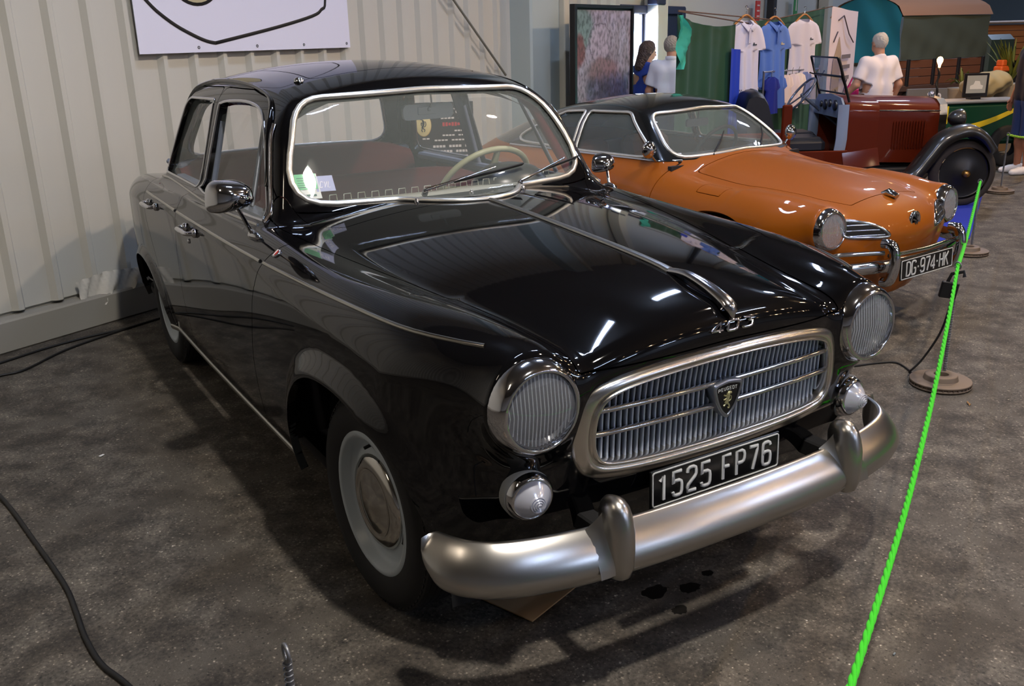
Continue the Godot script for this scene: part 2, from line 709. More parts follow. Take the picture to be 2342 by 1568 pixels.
func make_lamps() -> void:
	var cool := rgb(196, 216, 255)
	var warm := rgb(255, 214, 165)
	bay_lamp(Vector3(-0.55, 5.0, 2.1), 26.0, rgb(255, 246, 236), "high bay lamp hanging over the camera side of the black saloon")
	bay_lamp(Vector3(3.4, 5.0, 0.4), 14.0, rgb(255, 232, 214), "high bay lamp hanging over the lime rope aisle")
	bay_lamp(Vector3(8.2, 5.0, -2.2), 20.0, warm, "high bay lamp hanging over the brown tourer")
	for q in [[-4.6, 2.0, 4.0, rgb(255, 236, 214), "left of the saloon near the ribbed wall"], [1.2, 2.3, 7.0, cool, "above the saloon's roof"], [4.6, 2.6, 9.0, cool, "above the orange coupe's roof"], [-3.0, 9.0, 8.0, cool, "behind the camera"], [3.5, 9.0, 9.0, cool, "over the aisle's near end"], [10.0, 8.0, 8.0, warm, "over the aisle's far end"], [12.0, 3.5, 16.0, cool, "above the truck"], [19.0, 5.0, 34.0, cool, "far down the hall"], [26.0, 9.0, 34.0, cool, "at the hall's far end"], [-3.0, 15.0, 26.0, cool, "near the opposite wall"], [4.0, 15.0, 26.0, cool, "by the opposite wall's middle"], [0.0, 19.5, 30.0, cool, "close to the opposite wall"]]:
		lamp_tube("tube_lamp", hp(q[0], 5.2, q[1]), HU, 1.5, q[2], q[3], "long fluorescent tube lamp under the roof, " + q[4], 14.0)
	# chains of small bulbs across the hall in front of the cars
	for ch in [[Vector3(0.5, 4.3, 6.0), Vector3(8.5, 4.6, 3.0), 14], [Vector3(3.0, 3.6, 7.5), Vector3(12.0, 3.9, 3.5), 14]]:
		var t := thing("light_chain", "chain of small bare warm bulbs strung across the hall, the %s one" % ("nearer" if ch[0].x < 1.0 else "farther"), "lamps")
		var path := []
		for k in 29:
			var u := k / 28.0
			path.append((ch[0] as Vector3).lerp(ch[1], u) + Vector3(0, -0.8 * 4.0 * u * (1.0 - u) * 0.5, 0))
		var m := MB.new()
		m.tube(path, 0.006, 5)
		part(t, "flex", m, mat("flex_black", rgb(20, 20, 20), 0.6))
		var bulb := MB.new()
		bulb.lathe([Vector2(0, 0.03), Vector2(0.012, 0.02), Vector2(0.03, -0.02), Vector2(0.03, -0.045), Vector2(0.015, -0.065), Vector2(0, -0.07)], Transform3D.IDENTITY, 10)
		var bmesh := bulb.mesh()
		for k in ch[2]:
			var b := part(t, "bulb", bmesh, mat("chain_glow", Color.BLACK, 0.5, 0.0, {"emission_enabled": true, "emission": rgb(255, 216, 170), "emission_energy_multiplier": 70.0}))
			b.position = path[2 * k + 1]
		for k in [5, 14, 23]:
			var l := OmniLight3D.new()
			l.name = "chain_light"
			l.light_color = rgb(255, 206, 150)
			l.light_energy = 1.2
			l.light_size = 0.05
			l.omni_range = 60.0
			l.omni_attenuation = 2.0
			l.shadow_enabled = true
			l.position = path[k] + Vector3(0, -0.1, 0)
			t.add_child(l)

func floor_texture() -> ImageTexture:
	var N := 640
	var im := Image.create(N, N, false, Image.FORMAT_RGB8)
	var fn := FastNoiseLite.new()
	fn.seed = 9
	fn.frequency = 0.09
	fn.fractal_octaves = 3
	var fr := FastNoiseLite.new()
	fr.seed = 4
	fr.frequency = 0.012
	fr.fractal_octaves = 3
	var rg := RandomNumberGenerator.new()
	rg.seed = 21
	var data := PackedByteArray()
	data.resize(N * N * 3)
	var at := 0
	for y in N:
		for x in N:
			var e := minf(1.0, minf(minf(x, N - x), minf(y, N - y)) / 60.0)     # the border is even, so that the tile repeats
			var v := 86.0 + (fn.get_noise_2d(x, y) * 26.0 + fr.get_noise_2d(x, y) * 30.0) * e + rg.randf_range(-11.0, 11.0)
			data[at] = int(clampf(v * 1.0, 0, 255))
			data[at + 1] = int(clampf(v * 0.94, 0, 255))
			data[at + 2] = int(clampf(v * 0.85, 0, 255))
			at += 3
	for k in 5200:
		var x := rg.randi_range(3, N - 4)
		var y := rg.randi_range(3, N - 4)
		var lite := rg.randf() < 0.62
		var g := rg.randf_range(1.12, 1.75) if lite else rg.randf_range(0.55, 0.85)
		var r := 1 if rg.randf() < 0.72 else 2
		for j in range(-r, r + 1):
			for i in range(-r, r + 1):
				if i * i + j * j > r * r + 0.5: continue
				var o := ((y + j) * N + x + i) * 3
				for c in 3: data[o + c] = int(clampf(data[o + c] * g, 0, 235))
	im.set_data(N, N, false, Image.FORMAT_RGB8, data)
	return ImageTexture.create_from_image(im)

func make_hall() -> void:
	var m := MB.new()
	# floor
	var fl := mat("asphalt_floor", rgb(255, 255, 255), 0.8)
	m.box(Vector3(10, -0.1, 10), Vector3(46, 0.2, 24))
	var mm := MB.new()
	mm.add(m, Transform3D(Basis(HU, Vector3.UP, HW), hp(0, 0, 0)))
	fl.albedo_texture = floor_texture()
	fl.uv1_triplanar = true
	fl.uv1_world_triplanar = true
	fl.uv1_scale = Vector3(0.95, 0.95, 0.95)
	# broad worn and stained patches over the fine grain
	fl.detail_enabled = true
	fl.detail_blend_mode = BaseMaterial3D.BLEND_MODE_MUL
	fl.detail_uv_layer = BaseMaterial3D.DETAIL_UV_2
	fl.detail_albedo = noise_tex(0.02, [rgb(196, 192, 188), rgb(238, 236, 234), rgb(255, 255, 255)], [0.25, 0.5, 0.8], 512, 12, 5)
	fl.uv2_triplanar = true
	fl.uv2_world_triplanar = true
	fl.uv2_scale = Vector3(0.33, 0.33, 0.33)
	struct_("floor", mm, fl)
	m = MB.new()
	m.box(Vector3(10, 5.9, 10), Vector3(46, 0.2, 24))
	mm = MB.new()
	mm.add(m, Transform3D(Basis(HU, Vector3.UP, HW), hp(0, 0, 0)))
	struct_("ceiling", mm, mat("ceiling_paint", rgb(128, 126, 122), 0.9))
	# ribbed wall, up to the doorway
	m = MB.new()
	var u := -9.0
	var prof := []
	while u < 7.85:
		prof.append_array([[u, 0.0], [u + 0.16, 0.0], [u + 0.16, 0.0], [u + 0.185, 0.035], [u + 0.185, 0.035], [u + 0.215, 0.035], [u + 0.215, 0.035], [u + 0.24, 0.0], [u + 0.24, 0.0]])
		u += 0.24
	var rows := []
	for y in [0.2, 5.85]:
		var r := []
		for q in prof: r.append(hp(q[0], y, q[1]))
		rows.append(r)
	m.grid(rows, false, false, true)
	var HB := Basis(HU, Vector3.UP, HW)
	m.box(hp(-2.45, 2.9, -0.12), Vector3(21.1, 6.0, 0.2), 0.0, HB)
	m.box(hp(8.4, 3.9, -0.12), Vector3(0.7, 4.0, 0.2), 0.0, HB)
	m.box(hp(20.86, 2.9, -0.12), Vector3(24.28, 6.0, 0.2), 0.0, HB)
	struct_("wall_left", m, mat("siding_paint", rgb(192, 190, 180), 0.45))
	m = MB.new()
	m.box(hp(-2.7, 0.09, 0.0), Vector3(20.6, 0.18, 0.2), 0.01, HB)
	struct_("baseboard_left", m, mat("concrete_curb", rgb(150, 146, 136), 0.9))
	m = MB.new()
	m.box(hp(33.1, 2.9, 10), Vector3(0.2, 6.0, 24), 0.0, HB)
	struct_("wall_back", m, mat("grey_blue_cladding", rgb(120, 132, 138), 0.7))
	m = MB.new()
	m.box(hp(10, 2.9, 22.1), Vector3(46.4, 6.0, 0.2), 0.0, HB)
	struct_("wall_right", m, mat("pale_cladding", rgb(196, 196, 192), 0.7))
	m = MB.new()
	m.box(hp(-13.1, 2.9, 10), Vector3(0.2, 6.0, 24.4), 0.0, HB)
	struct_("wall_front", m, mat("pale_cladding", rgb(196, 196, 192), 0.7))

# ---------------------------------------------------------------- the black saloon
var sW := Spl.new([-3.75, 0.42, -3.6, 0.60, -3.4, 0.705, -3.0, 0.785, -2.4, 0.81, -1.7, 0.818, -0.7, 0.818, 0.0, 0.808, 0.25, 0.795, 0.42, 0.77, 0.55, 0.72, 0.66, 0.66, 0.75, 0.60])
var sY := Spl.new([0.2, 0.075, 0.3, 0.038, 0.42, 0.014, 0.55, 0.003, 0.68, 0.0, 0.85, 0.003, 0.95, 0.016, 1.05, 0.05, 1.3, 0.2])
var sC := Spl.new([-3.8, 0.62, -3.55, 0.78, -3.4, 0.865, -3.2, 0.92, -2.8, 0.965, -2.2, 0.99, -1.5, 1.0, -0.75, 0.998, -0.4, 0.98, -0.1, 0.968, 0.15, 0.96, 0.35, 0.945, 0.5, 0.92, 0.65, 0.885])
var sXc := Spl.new([-3.7, 0.60, -2.5, 0.71, -0.7, 0.705, -0.1, 0.678, 0.2, 0.645, 0.4, 0.605, 0.6, 0.56])
var sH := Spl.new([-3.75, 0.79, -3.5, 0.89, -3.1, 0.98, -2.7, 1.03, -1.5, 1.06, -0.8, 1.064, -0.55, 1.057, -0.17, 1.036, 0.17, 1.012, 0.4, 0.990, 0.54, 0.966, 0.61, 0.948, 0.68, 0.92])
var sE := Spl.new([-3.75, 0.72, -3.2, 0.90, -2.6, 0.96, -0.8, 0.985, -0.6, 0.970, -0.1, 0.945, 0.2, 0.917, 0.4, 0.887, 0.6, 0.855, 0.7, 0.835])
var sXe := Spl.new([-3.75, 0.55, -2.6, 0.66, -0.8, 0.68, -0.6, 0.66, -0.1, 0.572, 0.4, 0.465, 0.7, 0.435])
var sF := Spl.new([0.25, 0.53, 0.35, 0.575, 0.45, 0.617, 0.52, 0.636, 0.62, 0.643, 0.72, 0.647, 0.80, 0.656, 0.85, 0.668, 0.90, 0.674, 1.0, 0.66])
var sFx := Spl.new([0.0, 0.0, 0.3, 0.010, 0.45, 0.028, 0.56, 0.055, 0.66, 0.115, 0.74, 0.20, 0.82, 0.34])
var sR := Spl.new([-2.9, 1.32, -2.6, 1.43, -2.3, 1.485, -2.0, 1.508, -1.65, 1.516, -1.35, 1.505, -1.15, 1.478, -1.0, 1.438, -0.9, 1.40])
var sRear := Spl.new([0.9, 2.84, 1.05, 2.76, 1.2, 2.67, 1.4, 2.53, 1.5, 2.46])
func arch_f(z: float, y: float) -> float:
	var a := absf(z - 0.0) / 0.40
	var b := absf(y - 0.33) / 0.375
	return (pow(pow(a, 2.3) + pow(b, 2.3), 1.0 / 2.3) - 1.0) * 0.385
func arch_r(z: float, y: float) -> float:
	var a := absf(z + 2.68) / 0.37
	var b := absf(y - 0.30) / 0.28
	return (pow(pow(a, 2.3) + pow(b, 2.3), 1.0 / 2.3) - 1.0) * 0.32
func f_saloon(p: Vector3) -> float:
	var ax := absf(p.x)
	var y := p.y
	var z := p.z
	var w0 := sW.at(z)
	var w := w0 - sY.at(y)
	if z > -0.7:
		w += 0.030 * (1.0 - sst(0.0, 0.085, arch_f(z, y)))
	elif z < -2.1:
		w += 0.02 * (1.0 - sst(0.0, 0.06, arch_r(z, y)))
	var xc := sXc.at(z)
	var dx := ax - xc
	var c := sC.at(z)
	var d2 := y - c + (2.5 * dx * dx if absf(dx) < 0.25 else 0.15625 + 1.25 * (absf(dx) - 0.25))
	var d := rmax((ax - w) * 0.97, d2, 0.075)
	if z > -0.2:
		var zf := sF.at(y)
		d = rmax(d, (z - zf + sFx.at(ax)) * 0.85, 0.09)
		var pod := sqrt((ax - 0.560) * (ax - 0.560) + (y - 0.789) * (y - 0.789)) - 0.121
		pod = rmax(pod, z - 0.615, 0.02)
		d = smin(d, maxf(pod, 0.2 - z), 0.075)
	var xe := sXe.at(z)
	var s := ax / xe
	var hh := sH.at(z)
	var th := hh - (hh - sE.at(z)) * pow(s, 2.2)
	var dh := (y - th) * 0.96
	if z > -0.2:
		dh = rmax(dh, (z - sF.at(y) + sFx.at(ax)) * 0.95, 0.05)
	if z < -2.6:
		dh = rmax(dh, -3.72 - z + 0.25 * ax * ax - 0.2 * (y - 0.6), 0.06)
		d = rmax(d, -3.66 - z + 0.4 * ax * ax - 0.2 * (y - 0.6), 0.12)
	dh = maxf(dh, ax - xe - 0.06)
	d = smin(d, dh, 0.001 + 0.04 * sst(0.70, 0.86, y))
	if z < -0.3 and y > 0.8:
		var g := (ax - 0.69 + 0.30 * (y - 1.0)) * 0.958
		g = rmax(g, (z + 0.74 + 0.6 * (y - 1.06) + 0.2 * ax * ax) * 0.857, 0.055)
		g = rmax(g, (-z - sRear.at(y) + 0.45 * ax * ax) * 0.87, 0.13)
		g = rmax(g, (y - sR.at(z) + 0.25 * ax * ax) * 0.97, 0.08)
		d = smin(d, g, 0.055)
	return d

var paint_black: StandardMaterial3D
var chrome: StandardMaterial3D
var alu: StandardMaterial3D
var rubber: StandardMaterial3D
var glass: StandardMaterial3D
func make_saloon() -> void:
	var t0 := Time.get_ticks_msec()
	paint_black = mat("black_gloss_paint", rgb(8, 8, 10), 0.04)
	chrome = mat("chrome", rgb(205, 205, 208), 0.08, 1.0)
	alu = mat("brushed_aluminium", rgb(185, 183, 178), 0.28, 1.0)
	rubber = mat("black_rubber", rgb(22, 22, 24), 0.75)
	glass = mat("window_glass", Color(0.9, 0.95, 0.93, 0.10), 0.02, 0.0, {"transparency": BaseMaterial3D.TRANSPARENCY_ALPHA, "metallic_specular": 0.34})
	var car := thing("saloon_car", "glossy black 1950s saloon with chrome grille and a plate reading 1525 FP76, nearest the camera", "car")
	var F := f_saloon
	var m := nets(F, Vector3(0, 0.28, -3.8), Vector3(0.9, 1.56, 0.72), 0.0125, true, 2.2)
	print("nets ", m.v.size(), " ", Time.get_ticks_msec() - t0)
	# window openings
	var r: Array
	var ws := PackedVector2Array(rounded([[-0.645, 1.06, 0.12], [0.645, 1.06, 0.12], [0.50, 1.402, 0.17], [0.0, 1.418, 2.0], [-0.50, 1.402, 0.17]]))
	r = cut(m, func(p): return psd(Vector2(p.x, p.y), ws) if p.z > -1.3 and p.y > 0.95 else 1.0, 0.0, 0.0, 0.03)
	m = r[1]
	var wf := PackedVector2Array(rounded([[0, 0, 0], [1, 0, 0], [0, 1, 0]]))
	wf = PackedVector2Array(curve([Vector2(-1.745, 1.02), Vector2(-1.745, 1.06), Vector2(-1.738, 1.33), Vector2(-1.71, 1.365), Vector2(-1.55, 1.380), Vector2(-1.355, 1.382), Vector2(-1.19, 1.358), Vector2(-1.085, 1.295), Vector2(-1.0, 1.185), Vector2(-0.93, 1.09), Vector2(-0.885, 1.025), Vector2(-0.90, 1.015), Vector2(-1.3, 1.015)], 4, true))
	var wr := PackedVector2Array(rounded([[-2.485, 1.02, 0.04], [-2.30, 1.365, 0.10], [-1.83, 1.375, 0.02], [-1.81, 1.02, 0.02]]))
	r = cut(m, func(p): return psd(Vector2(p.z, p.y), wf) if p.x > 0.4 and p.y > 0.95 else 1.0, 0.0, 0.0, 0.035)
	m = r[1]
	r = cut(m, func(p): return psd(Vector2(p.z, p.y), wr) if p.x > 0.4 and p.y > 0.95 else 1.0, 0.0, 0.0, 0.035)
	m = r[1]
	var rw := PackedVector2Array(rounded([[-0.56, 1.06, 0.08], [0.56, 1.06, 0.08], [0.46, 1.36, 0.12], [-0.46, 1.36, 0.12]]))
	r = cut(m, func(p): return psd(Vector2(p.x, p.y), rw) if p.z < -2.2 and p.y > 0.95 else 1.0, 0.0, 0.0, 0.03)
	m = r[1]
	# wheel arches
	r = cut(m, func(p): return arch_f(p.z, p.y) if p.x > 0.5 and p.z > -0.8 and p.z < 0.8 else 1.0, 0.0, 0.0, 0.025)
	m = r[1]
	r = cut(m, func(p): return arch_r(p.z, p.y) if p.x > 0.5 and p.z < -2.0 else 1.0, 0.0, 0.0, 0.025)
	m = r[1]
	# grille opening
	var gp := PackedVector2Array(rounded([[-0.425, 0.58, 0.05], [0.425, 0.58, 0.05], [0.425, 0.72, 0.1], [0.36, 0.82, 0.1], [-0.36, 0.82, 0.1], [-0.425, 0.72, 0.1]]))
	r = cut(m, func(p): return psd(Vector2(p.x, p.y), gp) if p.z > 0.4 else 1.0, 0.0, 0.0, 0.05)
	m = r[1]
	# hood
	r = cut(m, func(p): return maxf(maxf(p.x - sXe.at(p.z) - 0.004, -0.575 - p.z - 0.10 * p.x * p.x - 0.25 * sst(0.5, 0.66, p.x)), 0.846 + 0.03 * (0.44 - p.x) - p.y) if p.z > -1.0 else 1.0, 0.0022, 0.012, 0.012)
	part(car, "hood", both(r[0]), paint_black)
	m = r[1]
	# doors
	var df := PackedVector2Array(rounded([[-0.40, 1.10, 0.02], [-0.55, 1.0, 0.1], [-0.70, 0.80, 0.3], [-0.775, 0.58, 0.3], [-0.79, 0.30, 0.05], [-1.80, 0.30, 0.05], [-1.82, 0.6, 0.3], [-1.79, 0.9, 0.3], [-1.77, 1.425, 0.05], [-1.40, 1.425, 0.1], [-1.15, 1.395, 0.15], [-1.02, 1.30, 0.12], [-0.92, 1.14, 0.1], [-0.80, 1.03, 0.1], [-0.60, 1.06, 0.1]]))
	var dr := PackedVector2Array(rounded([[-1.80, 0.30, 0.05], [-1.82, 0.6, 0.3], [-1.79, 0.9, 0.3], [-1.77, 1.425, 0.05], [-2.25, 1.415, 0.1], [-2.40, 1.30, 0.1], [-2.53, 1.0, 0.1], [-2.47, 0.80, 0.1], [-2.33, 0.62, 0.2], [-2.27, 0.40, 0.1], [-2.26, 0.30, 0.03]]))
	for q in [["front_door", df], ["rear_door", dr]]:
		var pl: PackedVector2Array = q[1]
		var bb := box2(pl)
		r = cut(m, func(p): return psd(Vector2(p.z, p.y), pl) if p.x > 0.45 and bb.has_point(Vector2(p.z, p.y)) else 1.0, 0.002, 0.012, 0.012)
		for s in 2: part(car, q[0], r[0] if s == 0 else mirror(r[0]), paint_black)
		m = r[1]
	# front fenders
	r = cut(m, func(p): return maxf(maxf(-0.83 - p.z, p.y - 1.03), 0.47 - p.x))
	for s in 2: part(car, "front_fender", r[0] if s == 0 else mirror(r[0]), paint_black)
	m = r[1]
	var so := PackedVector2Array(rounded([[-0.36, -1.22, 0.06], [0.36, -1.22, 0.06], [0.36, -2.05, 0.06], [-0.36, -2.05, 0.06]]))
	r = cut(m, func(p): return psd(Vector2(p.x, p.z), so) if p.y > 1.3 else 1.0, 0.0025, 0.01, 0.01)
	part(car, "sunroof", both(r[0]), paint_black)
	m = r[1]
	part(car, "body_shell", both(m), paint_black)
	print("cuts ", Time.get_ticks_msec() - t0)
	saloon_fittings(car, F, ws, wf, wr, rw)
	saloon_cabin(car)
	print("saloon ", Time.get_ticks_msec() - t0)

# points of the saloon's skin seen square from the side (s = +1 left, -1 right), the front and above
func on_side(f: Callable, z: float, y: float, s := 1.0) -> Vector3:
	return hit(f, Vector3(1.3 * s, y, z), Vector3(-s, 0, 0))
func on_front(f: Callable, x: float, y: float, z0 := 1.2) -> Vector3:
	return hit(f, Vector3(x, y, z0), Vector3(0, 0, -1))
func on_top(f: Callable, x: float, z: float) -> Vector3:
	return hit(f, Vector3(x, 1.8, z), Vector3(0, -1, 0))
func normals(f: Callable, path: Array) -> Array:
	var o := []
	for p in path: o.append(grad(f, p))
	return o
const HALF_ROUND := [Vector2(-1, -0.6), Vector2(-1, 0.1), Vector2(-0.7, 0.7), Vector2(0, 1.0), Vector2(0.7, 0.7), Vector2(1, 0.1), Vector2(1, -0.6)]
func prof(w: float, h: float) -> Array:
	var o := []
	for q in HALF_ROUND: o.append(Vector2(q.x * w, q.y * h))
	return o
# a pane on the skin: the outline's inside, set d under the skin
func pane(f: Callable, poly: PackedVector2Array, place: Callable, d: float, step := 0.05) -> MB:
	var m := MB.new()
	var pts := PackedVector2Array(resample(Array(poly), step))
	var bb := box2(poly, 0.0)
	var all := PackedVector2Array(pts)
	var x := bb.position.x + step * 0.5
	while x < bb.end.x:
		var y := bb.position.y + step * 0.5
		while y < bb.end.y:
			if psd(Vector2(x, y), poly) < -step * 0.45: all.append(Vector2(x, y))
			y += step
		x += step
	var ix := Geometry2D.triangulate_delaunay(all)
	for q in all:
		var p: Vector3 = place.call(q)
		var k := grad(f, p)
		m.v.append(p - k * d)
		m.n.append(k)
	for k in range(0, ix.size(), 3):
		var c := (all[ix[k]] + all[ix[k + 1]] + all[ix[k + 2]]) / 3.0
		if psd(c, poly) < 0.0: m.t.append_array([ix[k], ix[k + 1], ix[k + 2]])
	return m
# letters as strokes: each glyph is a list of polylines on a 4 x 7 grid, "xy" pairs
const STROKES := {
	"1": [[1.0, 5.6, 2.4, 7.0, 2.4, 0.0]],
	"2": [[0.3, 5.6, 0.5, 6.6, 1.3, 7.0, 2.7, 7.0, 3.5, 6.6, 3.7, 5.6, 3.7, 4.8, 3.3, 4.0, 0.7, 2.0, 0.3, 1.2, 0.3, 0.0, 3.7, 0.0]],
	"5": [[3.6, 7.0, 0.5, 7.0, 0.3, 3.7, 1.0, 4.3, 2.8, 4.3, 3.5, 3.9, 3.7, 3.0, 3.7, 1.2, 3.4, 0.3, 2.7, 0.0, 1.3, 0.0, 0.5, 0.3, 0.3, 1.2]],
	"7": [[0.3, 7.0, 3.7, 7.0, 3.5, 5.8, 1.8, 0.0]],
	"6": [[3.6, 5.9, 3.3, 6.7, 2.7, 7.0, 1.3, 7.0, 0.6, 6.7, 0.3, 5.8, 0.3, 1.2, 0.6, 0.3, 1.3, 0.0, 2.7, 0.0, 3.4, 0.3, 3.7, 1.2, 3.7, 2.9, 3.4, 3.8, 2.7, 4.1, 1.3, 4.1, 0.3, 3.4]],
	"9": [[0.4, 1.1, 0.7, 0.3, 1.3, 0.0, 2.7, 0.0, 3.4, 0.3, 3.7, 1.2, 3.7, 5.8, 3.4, 6.7, 2.7, 7.0, 1.3, 7.0, 0.6, 6.7, 0.3, 5.8, 0.3, 4.1, 0.6, 3.2, 1.3, 2.9, 2.7, 2.9, 3.7, 3.6]],
	"0": [[1.3, 0.0, 0.6, 0.3, 0.3, 1.2, 0.3, 5.8, 0.6, 6.7, 1.3, 7.0, 2.7, 7.0, 3.4, 6.7, 3.7, 5.8, 3.7, 1.2, 3.4, 0.3, 2.7, 0.0, 1.3, 0.0]],
	"3": [[0.3, 7.0, 3.7, 7.0, 1.9, 4.2, 2.8, 4.1, 3.5, 3.6, 3.7, 2.7, 3.7, 1.2, 3.4, 0.3, 2.7, 0.0, 1.2, 0.0, 0.5, 0.3, 0.3, 1.0]],
	"4": [[3.0, 0.0, 3.0, 7.0, 0.3, 2.0, 0.3, 1.6, 3.9, 1.6]],
	"8": [[1.3, 3.8, 0.7, 4.2, 0.4, 5.0, 0.4, 5.9, 0.7, 6.7, 1.3, 7.0, 2.7, 7.0, 3.3, 6.7, 3.6, 5.9, 3.6, 5.0, 3.3, 4.2, 2.7, 3.8, 1.3, 3.8, 0.6, 3.3, 0.3, 2.4, 0.3, 1.2, 0.6, 0.3, 1.3, 0.0, 2.7, 0.0, 3.4, 0.3, 3.7, 1.2, 3.7, 2.4, 3.4, 3.3, 2.7, 3.8]],
	"F": [[0.4, 0.0, 0.4, 7.0, 3.6, 7.0], [0.4, 3.7, 2.9, 3.7]],
	"P": [[0.4, 0.0, 0.4, 7.0, 2.7, 7.0, 3.4, 6.6, 3.7, 5.8, 3.7, 4.6, 3.4, 3.8, 2.7, 3.4, 0.4, 3.4]],
	"D": [[0.4, 0.0, 0.4, 7.0, 2.4, 7.0, 3.3, 6.5, 3.7, 5.4, 3.7, 1.6, 3.3, 0.5, 2.4, 0.0, 0.4, 0.0]],
	"G": [[3.7, 5.9, 3.4, 6.7, 2.7, 7.0, 1.3, 7.0, 0.6, 6.7, 0.3, 5.8, 0.3, 1.2, 0.6, 0.3, 1.3, 0.0, 2.7, 0.0, 3.4, 0.3, 3.7, 1.2, 3.7, 3.2, 2.2, 3.2]],
	"H": [[0.4, 0.0, 0.4, 7.0], [3.6, 0.0, 3.6, 7.0], [0.4, 3.6, 3.6, 3.6]],
	"K": [[0.4, 0.0, 0.4, 7.0], [3.7, 7.0, 0.6, 3.2], [1.5, 4.2, 3.8, 0.0]],
	"-": [[1.3, 3.4, 2.7, 3.4]],
	"U": [[0.4, 7.0, 0.4, 1.3, 0.9, 0.3, 1.8, 0.0, 2.4, 0.0, 3.2, 0.3, 3.6, 1.3, 3.6, 7.0]],
	"E": [[3.6, 7.0, 0.4, 7.0, 0.4, 0.0, 3.6, 0.0], [0.4, 3.6, 3.0, 3.6]],
	"O": [[1.3, 0.0, 0.6, 0.3, 0.3, 1.2, 0.3, 5.8, 0.6, 6.7, 1.3, 7.0, 2.7, 7.0, 3.4, 6.7, 3.7, 5.8, 3.7, 1.2, 3.4, 0.3, 2.7, 0.0, 1.3, 0.0]],
	"T": [[0.2, 7.0, 3.8, 7.0], [2.0, 7.0, 2.0, 0.0]],
	"V": [[0.2, 7.0, 2.0, 0.0, 3.8, 7.0]], "W": [[0.1, 7.0, 1.1, 0.0, 2.0, 5.0, 2.9, 0.0, 3.9, 7.0]],
	"S": [[3.6, 5.8, 3.3, 6.7, 2.6, 7.0, 1.4, 7.0, 0.6, 6.6, 0.4, 5.6, 0.6, 4.4, 1.4, 3.8, 2.6, 3.3, 3.4, 2.7, 3.7, 1.6, 3.4, 0.4, 2.6, 0.0, 1.3, 0.0, 0.6, 0.3, 0.3, 1.2]],
	"I": [[2.0, 0.0, 2.0, 7.0]], "A": [[0.2, 0.0, 2.0, 7.0, 3.8, 0.0], [0.9, 2.4, 3.1, 2.4]], "N": [[0.4, 0.0, 0.4, 7.0, 3.6, 0.0, 3.6, 7.0]],
	"R": [[0.4, 0.0, 0.4, 7.0, 2.7, 7.0, 3.5, 6.5, 3.7, 5.6, 3.5, 4.4, 2.7, 3.8, 0.4, 3.8], [2.3, 3.8, 3.8, 0.0]],
	"C": [[3.7, 5.9, 3.4, 6.7, 2.7, 7.0, 1.3, 7.0, 0.6, 6.7, 0.3, 5.8, 0.3, 1.2, 0.6, 0.3, 1.3, 0.0, 2.7, 0.0, 3.4, 0.3, 3.7, 1.2]],
	"L": [[0.4, 7.0, 0.4, 0.0, 3.6, 0.0]], "M": [[0.2, 0.0, 0.2, 7.0, 2.0, 2.5, 3.8, 7.0, 3.8, 0.0]],
}
# raised strokes in the xy plane; returns the mesh of one glyph with its lower left corner at the origin
func glyph(ch: String, w: float, h: float, r: float, slant := 0.0, deep := 0.004) -> MB:
	var m := MB.new()
	for st in STROKES[ch]:
		var path := []
		for k in range(0, st.size(), 2):
			path.append(Vector3(st[k] / 4.0 * w + slant * st[k + 1] / 7.0 * h, st[k + 1] / 7.0 * h, 0))
		var cl: bool = path[0].distance_to(path[-1]) < 1e-4
		if cl: path.pop_back()
		m.sweep(path, [Vector2(-r, 0), Vector2(-r * 0.85, deep), Vector2(r * 0.85, deep), Vector2(r, 0)], Vector3(0, 0, 1), cl)
	return m

